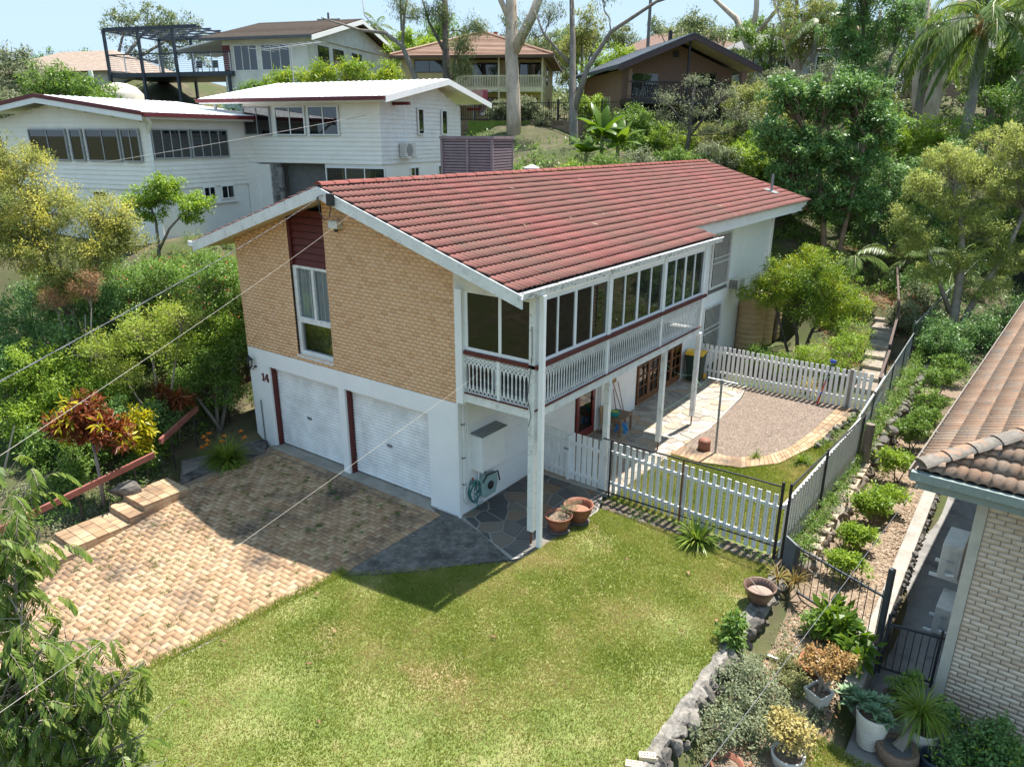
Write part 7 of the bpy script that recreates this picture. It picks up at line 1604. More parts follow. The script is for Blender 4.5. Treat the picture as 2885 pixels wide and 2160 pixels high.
PW('small_tree', (-14.45, 1.5), 'small round crowned tree in front of the white house wall', 'tree', [(-14.5, 2.1, 6.3, .8, .8, .45), (-15.2, 1.6, 6.1, .7, .7, .4), (-13.7, 2.6, 6.0, .75, .7, .4), (-14.4, 2.2, 6.65, .6, .6, .3), (-14.9, 1.7, 5.6, .5, .5, .3), (-13.6, 2.4, 5.55, .4, .4, .25)], 170, 75, .22, .075, .5, L_bright, trunk=[[(-14.45, 1.5, 3.6, .07), (-14.4, 1.6, 4.6, .06), (-14.7, 1.8, 5.4, .04), (-14.9, 1.8, 5.9, .03)], [(-14.4, 1.6, 4.5, .05), (-14.1, 1.9, 5.2, .04), (-13.8, 2.3, 5.7, .03)]], tr=.04, bmat=bark_grey, seed=S_())
dl = strap_plant('daylily', (-6.7, -1.5, .0), 'clump of arching daylily leaves with orange flowers by the garage', 'plant', 520, .8, .024, L_strap, 1.1)
V = []
for i in range(9):
    a, r, h = random.uniform(0, 6.28), random.uniform(.15, .6), random.uniform(.45, .8); c = np.array([r*math.cos(a)*1.3, r*math.sin(a), h]); n = 12; D = unitv(n); D[:, 2] = np.abs(D[:, 2])*.5+.1; V.append(leaf_arr(np.tile(c, (n, 1)), D, np.tile([0, 0, 1.], (n, 1)), np.full(n, .1), np.full(n, .05)))
for v in V: link('flower', np_mesh('flower', v[0], v[1], flower_o), dl)
# --- near tree at the lower left, pinnate leaves
def near_tree():
    t = empty('pinnate_tree', (2.0, -10.4, gz(2.0, -10.4)-.1), 0, 'near tree with drooping pinnate leaves filling the lower left corner', 'tree'); o = np.array(t.location); m = MB(); rg = random.Random(4); Vs, Fs, k = [], [], 0
    base = Vector((2.0, -10.4, o[2])); fork = Vector((2.2, -9.9, 1.6)); m.tube([base-Vector(o), Vector((2.05, -10.2, .6))-Vector(o), fork-Vector(o)], [.12, .1, .09], 8)
    tips = [(2.1, -8.7, 5.6), (2.35, -8.95, 4.7), (2.55, -9.1, 4.1), (2.9, -9.0, 3.9), (3.3, -8.8, 3.75), (3.55, -8.7, 3.35), (3.2, -9.0, 3.2), (3.7, -8.75, 2.95), (3.0, -9.2, 3.3), (2.8, -9.25, 3.0), (3.4, -9.0, 2.75), (2.6, -9.3, 3.5), (3.85, -8.8, 2.7), (3.1, -9.1, 2.6), (2.1, -8.7, 4.5), (2.7, -8.8, 3.6), (3.55, -8.9, 2.55), (2.4, -9.3, 2.8), (2.95, -8.95, 3.55), (2.0, -8.6, 5.1), (4.0, -8.85, 2.85), (3.9, -8.7, 2.4), (3.6, -8.6, 3.6)]
    for ti, tp in enumerate(tips):
        tp = Vector(tp); mid = fork.lerp(tp, .5)+Vector((rg.uniform(-.2, .2), rg.uniform(-.2, .2), rg.uniform(.0, .25))); P = [fork.lerp(mid, f) for f in (0, .5)]+[mid.lerp(tp, f) for f in (0, .35, .7, 1)]
        m.tube([p-Vector(o) for p in P], [.035, .03, .024, .018, .012, .006], 5, False)
        for j in range(30):
            f = rg.uniform(.12, 1); p = mid.lerp(tp, f)+Vector((rg.gauss(0, .12), rg.gauss(0, .12), rg.gauss(0, .1))); q = mid.lerp(tp, max(0, f-.1))
            m.tube([q-Vector(o), p-Vector(o)], [.006, .003], 3, False)
            V, F, rib = frond_arr(np.array(p)-o, rg.uniform(0, 6.28), rg.uniform(-.35, .5), rg.uniform(.24, .38), 8, .098, .033, 1.5, .7); Vs.append(V); Fs.append(F+k); k += len(V); m.tube(rib[::4], .0025, 3, False)
    m.build('trunk', twig, t); link('crown', np_mesh('crown', np.concatenate(Vs), np.concatenate(Fs), LEAF('pinnate_leaf', ramp5((.06, .11, .025), (.12, .19, .035), (.2, .27, .055), (.33, .36, .12)), .45, .4, ns=2, nmix=.3)), t)
near_tree()
# --- yard and bed plants
strap_plant('agapanthus', (4.75, 2.15, 0), 'big dark green strap leaved clump at the foot of the picket fence', 'plant', 170, .62, .04, L_strap, 1.0)
for k, (x, y, lab) in enumerate(((6.55, 1.85, 'bronze bromeliads on the wall corner by the grey panel'), (6.85, 1.95, 'second bronze bromeliad hanging over the wall corner'))): strap_plant('bromeliad', (x, y, .0), lab, 'plant', 70, .34, .025, LEAF('bronze_strap', ramp5((.12, .08, .03), (.26, .17, .06), (.3, .26, .08), (.2, .22, .06))), .9, 'bromeliads on the wall corner')
shr = [(7.5, 3.35, .42), (7.42, 4.7, .38), (7.42, 6.2, .5), (7.62, 6.9, .45), (7.5, 8.9, .6), (7.45, 11.6, .6), (7.62, 12.8, .6), (7.55, 14.2, .7), (7.5, 15.8, .7), (7.6, 17.4, .7)]
ordn = ['first', 'second', 'third', 'fourth', 'fifth', 'sixth', 'seventh', 'eighth', 'ninth', 'tenth']
for i, (x, y, r) in enumerate(shr):
    z = gz(x, y); PW('bed_shrub', (x, y), '%s small glossy green shrub of the mulch bed row, counted from the gate fence' % ordn[i], 'shrub', [(x-.1, y, z+r*1.15, r*.8, r*.8, r*.5), (x+r*.4, y+r*.3, z+r*1.0, r*.6, r*.6, r*.42), (x-r*.3, y-r*.3, z+r*.85, r*.5, r*.5, r*.4)], 62, 40, .13, .085, .36, L_bright if i < 5 else L_mid, tr=.018, seed=S_(), droop=-.1, grp='shrubs in the mulch bed', show=.6)
PW('duranta_tree', (2.6, 17.2), 'dense golden green tree standing behind the back picket fence', 'tree', [(2.5, 17.2, 2.6, 1.5, 1.4, 1.1), (1.7, 16.6, 3.2, 1.1, 1.1, .9), (3.5, 17.6, 2.7, 1.1, 1.1, 1.0), (1.4, 16.2, 2.6, .9, .8, .7), (2.6, 17.4, 3.8, 1.0, 1.0, .7), (3.6, 17.2, 1.8, 1.0, 1.0, .8), (4.1, 17.8, 2.2, .8, .8, .8), (.95, 15.9, 2.7, .6, .6, .4)], 520, 95, .27, .06, .48, L_gold, trunk=[[(2.6, 17.2, -.1, .08), (2.5, 17.1, .9, .07), (2.2, 16.9, 2.0, .05)], [(2.7, 17.3, -.1, .07), (2.9, 17.4, 1.0, .06), (3.3, 17.6, 2.2, .04)], [(2.4, 17.0, -.1, .06), (2.0, 16.8, 1.1, .05), (1.6, 16.5, 2.4, .04)]], tr=.06, bmat=bark_dark, seed=S_())
PW('fence_shrub', (4.1, 14.6), 'loose yellow green shrub just behind the middle of the back fence', 'shrub', [(4.0, 14.8, .8, .9, .8, .7), (4.6, 15.6, 1.1, .8, .8, .8), (3.2, 14.9, .6, .8, .6, .5), (4.5, 16.6, 1.4, .7, .8, .8)], 190, 60, .24, .075, .35, L_bright, tr=.03, seed=S_(), show=.7); PW('fence_shrub', (2.6, 14.4), 'dark low shrub under the golden tree behind the pickets', 'shrub', [(2.4, 14.6, .5, .8, .6, .4), (1.8, 14.9, .6, .6, .5, .4)], 110, 60, .22, .07, .4, L_mid, seed=S_())
strap_plant('spiky_plant', (4.0, 13.6, 0), 'pale yellow grassy plant behind the back fence', 'plant', 110, .7, .025, L_jy, .9); strap_plant('grass_tuft', (4.35, 7.15, 0), 'small grass tuft growing at the gravel edge', 'plant', 60, .3, .012, L_strap, .9)
strap_plant('edge_weed', (5.4, 7.6, 0), 'leafy weed clump beside the curved brick edging', 'plant', 80, .35, .03, L_strap, .7)
def cover(name, n, poly, per, cr, leaf, wid, mat, label, h=(.05, .25), cat='ground cover'):
    xs = [p[0] for p in poly]; ys = [p[1] for p in poly]; P = NP.random((n*3, 2))*(max(xs)-min(xs), max(ys)-min(ys))+(min(xs), min(ys)); P = P[inpoly(P, poly)][:n]
    C = np.column_stack([P, hgt(P[:, 0], P[:, 1])+NP.uniform(*h, len(P))]); V, F = clump_leaves(C, cr*NP.uniform(.6, 1.4, len(C)), per, leaf, wid, .1, .6, tri=cr >= .2); o = link(name, np_mesh(name, V, F, mat)); o['kind'] = 'stuff'; tag(o, label, cat); return o
cover('ground_cover', 150, [(6.45, 2.8), (6.8, 2.8), (6.75, 9), (6.6, 9)], 22, .12, .05, .5, L_mid, 'leafy creeper on top of the rock wall below the side fence', (.3, .5)); cover('ground_cover', 330, [(6.45, 9), (6.8, 9), (6.75, 21), (6.4, 21)], 24, .18, .07, .4, L_mid, 'yellow green creeper along the foot of the chain wire fence', (.2, .8))
cover('ground_cover', 130, [(5.2, 7.2), (6.2, 7), (6.2, 12), (5.75, 12)], 20, .1, .05, .4, L_mid, 'scattered weeds between the edging rocks and side fence', (.1, .25)); cover('ground_cover', 60, [(2.5, 2.3), (6.3, 2.25), (6.3, 2.6), (2.5, 2.7)], 16, .07, .05, .4, L_mid, 'small weeds along the foot of the front picket fence', (.1, .18))
cover('undergrowth', 900, [(-14, -7), (-7, -7.5), (-7.0, -3.5), (-8.2, -2.2), (-9.2, 1.4), (-8, 2), (-8, 12), (-12, 8), (-16, 4), (-16, -2)], 36, .22, .075, .45, L_mid, 'tangled green undergrowth on the slope left of the house', (.0, .3)); cover('leaf_mulch', 300, [(-9, -6), (-6.9, -7), (-6.95, -3.3), (-8.3, -2), (-8.8, 0), (-9.6, 0)], 24, .15, .06, .5, L_grey, 'pale weedy ground cover beside the brick steps', (.0, .08))
# small bowl plant
PW('bowl_shrub', (2.2, .95, .3), 'thin grey green twiggy shrub growing in the nearer bowl', 'plant', [(2.35, 1.0, .62, .22, .2, .16), (2.2, .9, .5, .15, .15, .12)], 30, 26, .07, .035, .25, L_grey, tr=.01, bmat=twig, seed=S_(), show=1.)
# --- corner garden by the neighbour
PW('grey_bush', (6.95, -1.6), 'grey green small leaved bush beside the retaining wall', 'bush', [(6.95, -1.5, .0, .32, .55, .35), (7.05, -.9, -.1, .35, .4, .3), (6.95, -2.3, -.1, .35, .5, .3), (7.35, -1.9, -.25, .35, .5, .25), (7.3, -1.2, -.2, .35, .4, .25)], 170, 46, .13, .05, .45, L_grey, tr=.02, bmat=twig, seed=S_(), show=.8); PW('wall_shrub', (6.55, -.45, -.1), 'small glossy dark green shrub growing over the wall top', 'shrub', [(6.45, -.45, .35, .22, .22, .22), (6.55, -.6, .15, .25, .25, .2)], 40, 34, .11, .085, .36, L_mid, tr=.015, seed=S_())
PW('low_herb', (7.6, -.9), 'pale green low herb patch around the square planter', 'plant', [(7.5, -.4, -.35, .35, .4, .15), (7.6, -1.3, -.4, .35, .5, .15), (7.3, .0, -.35, .3, .3, .15)], 110, 44, .12, .04, .5, LEAF('pale_herb', ramp5((.12, .15, .05), (.2, .22, .08), (.3, .27, .13))), tr=.01, seed=S_())
PW('philodendron', (7.9, 1.2), 'broad leaved bright green philodendron under the dark bar fence', 'plant', [(7.95, 1.15, .0, .35, .3, .2), (7.7, 1.5, -.1, .3, .3, .2), (8.2, .8, -.15, .25, .3, .2)], 40, 16, .17, .2, .42, L_ban, tr=.015, seed=S_(), droop=.25); PW('dark_fern', (7.55, 1.25), 'dark green shrub at the base of the philodendron', 'plant', [(7.5, 1.2, -.2, .25, .3, .25)], 34, 50, .13, .07, .4, L_mid, tr=.012, seed=S_())
PW('jade_plant', (7.95, -.45, -.3), 'orange jade plant growing in the square white planter', 'plant', [(7.95, -.3, .2, .36, .36, .2), (8.15, -.1, .15, .25, .25, .15), (7.75, -.35, .12, .22, .22, .15)], 100, 34, .09, .045, .6, L_orange, tr=.03, bmat=twig, seed=S_(), show=.8); PW('jade_plant', (7.92, -2.02, -.35), 'yellow jade plant growing in the chalky white planter', 'plant', [(7.92, -1.95, .05, .34, .34, .2), (7.75, -1.85, .1, .22, .22, .15)], 84, 34, .09, .045, .6, L_jy, tr=.03, bmat=twig, seed=S_(), show=.8)
def rosette(loc, label, n_ros, r, mat):
    t = empty('succulent', loc, 0, label, 'plant', 'rosette succulents')
    for i in range(n_ros):
        a = i*2.4; q = r*.75*math.sqrt(i/max(1, n_ros-1)); c = np.array([q*math.cos(a), q*math.sin(a), random.uniform(.0, .2)]); n = 26; az = np.arange(n)*2.399; el = 1.25*(1-np.arange(n)/n)+.05; D = np.stack([np.cos(az)*np.cos(el), np.sin(az)*np.cos(el), np.sin(el)], -1); V, F = leaf_arr(np.tile(c, (n, 1)), D, np.tile([0, 0, 1.], (n, 1))+.01, np.linspace(.13, .24, n), np.linspace(.06, .085, n), .1, .06); link('rosette', np_mesh('rosette', V, F, mat), t)
    return t
rosette((8.76, -.3, -.42), 'grey green rosettes filling the tall ribbed planter', 6, .3, L_blue); rosette((8.4, -.1, -.5), 'spreading grey green rosettes leaning beside the ribbed planter', 3, .25, L_blue)
pt = strap_plant('ponytail_palm', (9.35, -.1, -.25), 'ponytail palm with weeping grassy leaves in the woven basket', 'plant', 260, .62, .014, L_strap, 1.6, seg=7, lift=.0); MB().tube([(-.18, -.32, -.5), (-.1, -.2, -.3), (0, 0, 0)], [.1, .05, .035], 8).build('trunk', bark_grey, pt)
PW('pot_foliage', (9.42, .12, -.7), 'dark leafy plant in the rounded white planter', 'plant', [(9.5, .2, -.45, .25, .25, .15), (9.65, .3, -.3, .2, .2, .15)], 40, 24, .1, .08, .6, L_dark, tr=.012, seed=S_()); PW('pot_foliage', (8.95, .72, -.78), 'wispy green plant in the smaller woven basket by the gate', 'plant', [(8.98, .75, -.55, .22, .2, .15), (9.15, .95, -.4, .2, .2, .15)], 40, 26, .1, .06, .4, L_mid, tr=.012, seed=S_())
PW('corner_bush', (10.3, .15, -1.05), 'dense dark glossy bush against the neighbour brick wall at the corner', 'bush', [(10.2, .2, -.55, .55, .5, .45), (10.6, .1, -.5, .5, .5, .45), (9.95, -.2, -.7, .4, .4, .3), (10.4, -.4, -.75, .5, .4, .3)], 190, 60, .16, .05, .6, L_dark, tr=.03, seed=S_(), extra=(('yellow_tips', 60, 18, .12, .05, .55, L_gold),))
# --- trees at the right
PW('glossy_tree', (1.7, 23.6), 'tall dense dark glossy tree behind the far end of the red roof', 'tree', [(.2, 25.0, 9.9, 1.5, 1.5, 1.2), (-1.0, 24.1, 9.9, 1.2, 1.2, 1.2), (1.4, 25.8, 9.8, 1.5, 1.4, 1.3), (.3, 24.0, 7.6, 1.6, 1.4, 1.3), (-.6, 23.4, 7.2, 1.2, 1.1, 1.3), (2.0, 24.8, 7.3, 1.4, 1.3, 1.3), (1.2, 24, 5.6, 1.6, 1.3, 1.1), (-1.2, 23.3, 8.5, 1.0, 1, 1), (2.5, 25.8, 8.7, 1.2, 1.2, 1.1), (-.2, 23.3, 5.6, 1.2, 1.1, 1.0), (2.6, 24.6, 5.6, 1.0, 1.0, .9)], 640, 75, .36, .13, .55, L_dark, trunk=[[(1.7, 23.6, .3, .18), (1.6, 23.7, 2.6, .15), (1.2, 23.9, 5, .12), (.5, 24.3, 7.5, .09)], [(2.0, 23.5, .3, .14), (2.1, 23.8, 3, .12), (2.2, 24.4, 6, .09), (2.3, 25, 8, .06)]], tr=.12, bmat=M('tan_bark', [(.1, (.16, .1, .065)), (.9, (.3, .21, .14))], .85, 4, bump=.4), seed=S_())
PW('upper_glossy_tree', (1.2, 29.5), 'dark tree rising to the top edge behind the glossy tree', 'tree', [(.9, 28.5, 12.4, 1.5, 1.5, 1.8), (.6, 28.6, 14.6, 1.3, 1.3, 1.6), (2.1, 29.3, 13.4, 1.2, 1.2, 1.6), (1.0, 28.5, 10.3, 1.5, 1.4, 1.3), (-.3, 28, 12.6, .9, .9, 1.1)], 260, 85, .4, .11, .5, L_dark, tr=.14, seed=S_())
PW('paperbark_tree', (7.2, 21.6), 'feathery yellow green paperbark tree leaning over the neighbour roof', 'tree', [(5.8, 22.8, 7.4, 1.0, 1.0, .7), (5.2, 21.9, 6.4, 1.0, .9, .8), (7.0, 23.3, 6.8, 1.3, 1.2, .8), (7.6, 24.3, 8.0, 1.3, 1.2, .9), (6.4, 22.4, 5.6, 1.0, 1.0, .7), (5.4, 21.2, 4.5, .9, .9, .8), (7.4, 22.8, 4.9, 1.2, 1.1, .8), (8.3, 23.9, 6.2, 1.2, 1.2, 1.0), (6.9, 22.0, 3.7, .9, .9, .6), (9.2, 25, 7.4, 1.4, 1.3, 1.2), (8.6, 22.9, 3.8, 1.0, 1.0, .8), (9.6, 24, 5.4, 1.2, 1.1, 1.0), (9.9, 23.2, 3.8, 1.1, 1.0, .8), (10.6, 25, 6.4, 1.3, 1.2, 1.0), (8.0, 21.9, 2.7, .8, .8, .5), (6.0, 21.4, 3.2, .8, .8, .6), (4.9, 21.0, 5.3, .7, .7, .6)], 820, 100, .34, .1, .28, L_paper, trunk=[[(7.2, 21.6, -.2, .2), (7.15, 21.7, 1.5, .17), (7.0, 22.2, 3.6, .13), (6.6, 22.6, 5.4, .09)], [(7.3, 21.6, .6, .14), (7.7, 22.2, 2.2, .12), (8.3, 23, 3.8, .09), (8.6, 23.8, 5.4, .07)], [(7.0, 21.7, 1.6, .1), (6.2, 21.6, 3.2, .07), (5.6, 21.5, 4.4, .05)]], tr=.08, bmat=twig, seed=S_(), droop=.1, show=1.)
for args in (((3.4, 27.5), 'bushy dark tree in the shade behind the paperbark', [(3.2, 28, 6.2, 1.8, 1.6, 1.6), (4.6, 28.4, 4.6, 1.7, 1.6, 1.5), (2.8, 27.2, 4.2, 1.3, 1.2, 1.2), (5.2, 29, 6.8, 1.4, 1.4, 1.3)], L_dark), ((7.6, 30), 'broad dark tree behind the paperbark crown', [(6.6, 31.5, 9.0, 2.0, 1.8, 1.7), (8.9, 30.4, 6.0, 2.1, 1.8, 1.8), (7.4, 30, 4.0, 1.8, 1.6, 1.4), (9.8, 31.5, 9.5, 1.8, 1.8, 1.8)], L_mid), ((10.6, 27.5), 'dark bush above the neighbour roof at the right edge', [(10.2, 27.3, 4.2, 1.5, 1.4, 1.3), (11.4, 28, 6.2, 1.6, 1.6, 1.6)], L_dark), ((2.6, 32), 'pale green bushy tree below the smooth gum trunks', [(2.6, 32, 8.2, 1.6, 1.5, 1.2), (1.2, 31.5, 8.8, 1.3, 1.3, 1.0), (4.2, 33, 8.0, 1.5, 1.5, 1.2)], L_bright)):
    PW('bushy_tree', args[0], args[1], 'tree', args[2], 210, 75, .42, .12, .45, args[3], tr=.12, seed=S_())
for args in (((6.0, 23.8), 'dark green shrub under the paperbark trunk', [(5.9, 23.7, 1.9, .9, .8, .8), (5.2, 24.4, 2.2, .8, .8, .7)], L_dark), ((8.2, 20.6), 'shaded green shrub beside the neighbour roof edge', [(8.2, 20.6, 1.3, .9, .9, .8), (9.0, 21.4, 1.6, .9, .9, .9)], L_dark), ((5.1, 21.6), 'red flecked grey green shrub beside the back stair', [(5.5, 21.4, 1.4, .7, .8, .7), (5.6, 22.6, 1.9, .7, .7, .7)], L_grey), ((7.6, 18.6), 'round green shrub behind the chain wire fence corner', [(7.3, 19.0, 1.0, .9, .9, .8), (6.7, 19.8, 1.2, .7, .7, .8)], L_dark), ((1.6, 21), 'shaded bush at the foot of the glossy tree', [(1.4, 21.2, 1.8, 1.0, .9, .9), (.6, 21.8, 2.6, .9, .8, .9), (2.6, 21.4, 1.6, .8, .8, .7)], L_dark)):
    PW('understorey_shrub', args[0], args[1], 'shrub', args[2], 130, 66, .27, .08, .45, args[3], tr=.05, seed=S_(), show=.7, extra=((('berries', 50, 5, .2, .05, .8, flower_r),) if 'red flecked' in args[1] else None))
palm('bamboo_palm', (1.0, 19.4, .4), 'feathery palm frond clump arching past the end of the side wall', 2.4, .07, 9, 1.7, L_palm, lean=(.25, -.3), nl=26, ll=.42, lw=.035, el=(-.1, 1.1)); palm('understorey_palm', (4.6, 26.2, gz(4.6, 26.2)), 'low palm in the deep shade behind the stair', .8, .1, 11, 2.2, L_palm, nl=30, ll=.5); palm('understorey_palm', (6.4, 26.2, gz(6.4, 26.2)), 'second low palm lit at its tips beside the fence up the slope', .6, .1, 10, 2.0, L_palm, nl=30, ll=.5); palm('understorey_palm', (3.0, 22.6, gz(3.0, 22.6)), 'palm with drooping fronds between glossy tree and stair', 2.0, .1, 11, 1.9, L_palm, nl=28, ll=.5)
PT = palm('queen_palm', (5.2, 33.2, 4.6), 'tall queen palm with orange fruit stalks at the upper right', 9.0, .24, 26, 4.2, L_palm, lean=(-.2, 1.6), nl=48, ll=.85, lw=.06, el=(-.7, 1.3), arch=1.3, droop=.9, bmat=M('ringed_trunk', [(.2, (.2, .18, .155)), (.8, (.34, .31, .275))], .9, 3, bump=.5, stretch=(1, 1, 4)))
V, F = clump_leaves(np.array([(-.1, 1.0, 8.5+.1*i) for i in range(6)])+NP.normal(0, .25, (6, 3)), np.full(6, .45), 60, .5, .05, .8, 1.2); link('fruit_stalks', np_mesh('fruit_stalks', V, F, L_orange), PT)
palm('queen_palm', (2.2, 38.2, 6.8), 'second queen palm hanging over the smooth pale trunks', 7.2, .2, 20, 3.8, L_palm, lean=(-.2, .5), nl=44, ll=.8, lw=.06, el=(-.7, 1.2), arch=1.3, droop=.9); palm('queen_palm', (8.2, 35.5, 5.5), 'dark palm crown at the far upper right corner', 9.5, .22, 20, 4.0, L_palm, nl=44, ll=.8, lw=.06, arch=1.3, droop=.9); palm('queen_palm', (-7.0, 49, 9.0), 'slender palm with pale fronds right of the dark gable house', 7.0, .15, 14, 3.0, L_palm, nl=34, ll=.6, lw=.06); palm('queen_palm', (-41, 38, 13), 'small palm crown on the skyline above the brown tiled roof', 4.0, .15, 14, 2.2, L_palm, nl=26, ll=.5, lw=.07)
# --- gums
def gum(name, base, label, trunks, blobs, bm, ncl=90, per=46, cr=.5, leaf=.17, mat=L_gum, tr=.1, wid=.2, **kw):
    return PW(name, base, label, 'tree', blobs, ncl, per, cr, leaf, wid, mat, trunk=trunks, tr=tr, ltr=tr*.5, bmat=bm, seed=S_(), droop=.8, show=.8, flat=.9, bias=.6, **kw)
gum('gum_tree', (-19.3, 28.4), 'thick smooth barked gum rising in front of the yellow brick house', [[(-19.3, 28.4, 7.0, .5), (-19.6, 28.8, 10, .45), (-20.3, 29.5, 13, .41), (-20.9, 30.3, 16, .36), (-21.4, 30.8, 19, .3)], [(-20.3, 29.5, 13, .36), (-19.4, 30.4, 15.2, .3), (-18.6, 31.2, 18, .24)], [(-20.6, 30, 14.8, .2), (-21.8, 29.8, 17, .16), (-22.5, 30, 20, .1)]], [(-22, 31, 20.5, 2, 2, 1.2), (-18, 32, 19.5, 1.8, 1.8, 1.2), (-20.6, 30, 14.9, .5, .5, .5), (-19.9, 29.6, 13.7, .4, .4, .4), (-19.9, 30.5, 15.6, .6, .6, .6)], bark_pale, 110)
gum('gum_tree', (-23.0, 26.5), 'dark barked gum with hanging leaf sprays left of the thick gum', [[(-23.0, 26.5, 7.4, .28), (-23.3, 26.6, 11.3, .25), (-24.0, 27.4, 14.5, .2), (-24.5, 28, 18, .16)], [(-23.6, 27, 13, .12), (-25, 27, 15, .08), (-26, 27.5, 16.5, .05)]], [(-24.2, 27.3, 15.5, 1.0, 1.0, 1.0), (-22.4, 27, 13.6, .9, .8, 1.0), (-21.4, 27.2, 14.6, .9, .9, .7), (-24.8, 28, 17.4, 1.4, 1.2, 1.0), (-21.7, 26.7, 12.4, .5, .5, .7), (-22.6, 26.8, 12.0, .4, .4, .8)], bark_dark, 170, 60, .42)
gum('leaning_gum', (-25.0, 25.7), 'curved leaning gum with a long bare branch over the white house', [[(-25.0, 25.7, 8.6, .2), (-25.2, 25.8, 11.6, .18), (-26.2, 25.7, 13.6, .15), (-27.4, 25.4, 14.4, .12), (-29.5, 25.2, 14.7, .08), (-32.5, 24.6, 15.6, .04)], [(-26.2, 25.7, 13.6, .1), (-26.6, 26.4, 15.4, .08), (-26.5, 27, 17.5, .05)], [(-28, 25.4, 14.5, .05), (-29.4, 25.6, 15.6, .03), (-30, 26, 16.8, .02)]], [(-26.6, 26.4, 16.0, 1.2, 1.1, 1.2), (-25.5, 26.5, 15.5, .9, .9, 1.0), (-27.4, 26, 17.5, 1.4, 1.2, 1.0)], bark_grey, 90, 40)
gum('forked_gum', (-14.2, 27.6), 'dark grey forked tree standing between the two brick houses', [[(-14.2, 27.6, 6.5, .34), (-14.7, 28.2, 8.6, .27), (-15.3, 28.9, 11, .22), (-15.8, 29.6, 13.5, .18), (-16.4, 30.2, 17, .12)], [(-14.9, 28.5, 9.6, .2), (-14.6, 29.4, 12, .16), (-13.6, 30.3, 14, .12), (-11.5, 31.8, 15.6, .09), (-9, 33.2, 16.4, .05)], [(-15.4, 29.2, 12, .1), (-17.5, 29, 14, .07), (-18.6, 29.5, 15.5, .04)]], [(-17.5, 29.6, 15.3, 1.2, 1.2, .9), (-16.2, 30, 16.8, 1.2, 1.2, 1.0), (-14.4, 30.5, 16.2, 1.0, 1.0, .8), (-18.8, 29.8, 14.2, .8, .8, .9)], bark_grey, 90, 36)
gum('smooth_gum', (2.6, 41.5), 'pale smooth twin trunk gum at the upper right with peeling rust bark', [[(2.6, 41.5, 6.5, .6), (2.2, 42, 10, .52), (2.6, 43, 13, .46), (2.9, 44, 17, .4)], [(2.3, 41.8, 7.5, .42), (1.4, 42.4, 10.5, .38), (.9, 43, 14, .34), (.6, 43.4, 18, .3)]], [(.5, 43.5, 18.5, 1.8, 1.8, 1.2), (3.2, 44.5, 18.5, 1.8, 1.8, 1.2), (-1, 43, 16.8, 1.2, 1.2, 1)], bark_pale, 80)
gum('bare_gum', (-14.5, 57), 'pale skyline gum with bare forked limbs above the dark gable', [[(-14.5, 57, 11, .4), (-14.8, 57.2, 15.5, .34), (-16.3, 57.4, 18, .25), (-18.8, 57.5, 20, .14), (-20.5, 57.5, 21, .08)], [(-14.8, 57.2, 15.5, .3), (-14.6, 57.5, 18.5, .24), (-15, 58, 21.5, .18)], [(-14.7, 57.3, 16.2, .22), (-12.8, 57.6, 18.5, .16), (-11.8, 58, 21.5, .1)]], [(-15, 58, 22, 1.4, 1.4, .7), (-19, 57.5, 21, 1.0, 1.0, .6)], bark_pale, 40, 30, .6, .22)
for i, (bx, by, h, nm) in enumerate(((-9.5, 52, 20, 'slim leaning gum on the skyline left of the pale palm'), (-6, 55, 21, 'thin multi stemmed gum on the skyline'), (-3, 52, 19, 'gum with loose airy crown above the glossy tree'), (-11.5, 60, 21, 'far airy gum behind the ridge houses'), (-1.5, 58, 22, 'tall airy gum at the top edge right of centre'), (-7.5, 62, 22, 'feathery grey gum crown at the top edge'))):
    z = gz(bx, by); q = random.Random(i); lx = q.uniform(-1.2, 1.6); gum('skyline_gum', (bx, by), nm, [[(bx, by, z-.2, .26), (bx+lx*.3, by, z+(h-z)*.4, .2), (bx+lx*.8, by+.2, z+(h-z)*.75, .13), (bx+lx*1.3, by+.3, h, .06)], [(bx+lx*.4, by, z+(h-z)*.45, .12), (bx-lx*.5-.8, by, z+(h-z)*.75, .08), (bx-lx-1.3, by, h*.98, .04)]], [(bx+lx+q.uniform(-1, 1), by, h-.6, 1.5, 1.4, .9), (bx-1.5, by, h-1.2, 1.4, 1.2, .9), (bx+1.6, by, h-2.4, 1.2, 1.2, .8), (bx-.5, by, h-3.6, 1.0, 1.0, .7), (bx+2.4, by+.5, h-.4, 1.2, 1.2, .7)], bark_grey if i % 2 else bark_pale, 110, 34, .5, .2, group=None) if False else gum('skyline_gum', (bx, by), nm, [[(bx, by, z-.2, .26), (bx+lx*.3, by, z+(h-z)*.4, .2), (bx+lx*.8, by+.2, z+(h-z)*.75, .13), (bx+lx*1.3, by+.3, h, .06)], [(bx+lx*.4, by, z+(h-z)*.45, .12), (bx-lx*.5-.8, by, z+(h-z)*.75, .08), (bx-lx-1.3, by, h*.98, .04)]], [(bx+lx+q.uniform(-1, 1), by, h-.6, 1.5, 1.4, .9), (bx-1.5, by, h-1.2, 1.4, 1.2, .9), (bx+1.6, by, h-2.4, 1.2, 1.2, .8), (bx-.5, by, h-3.6, 1.0, 1.0, .7), (bx+2.4, by+.5, h-.4, 1.2, 1.2, .7)], bark_grey if i % 2 else bark_pale, 110, 34, .5, .2)
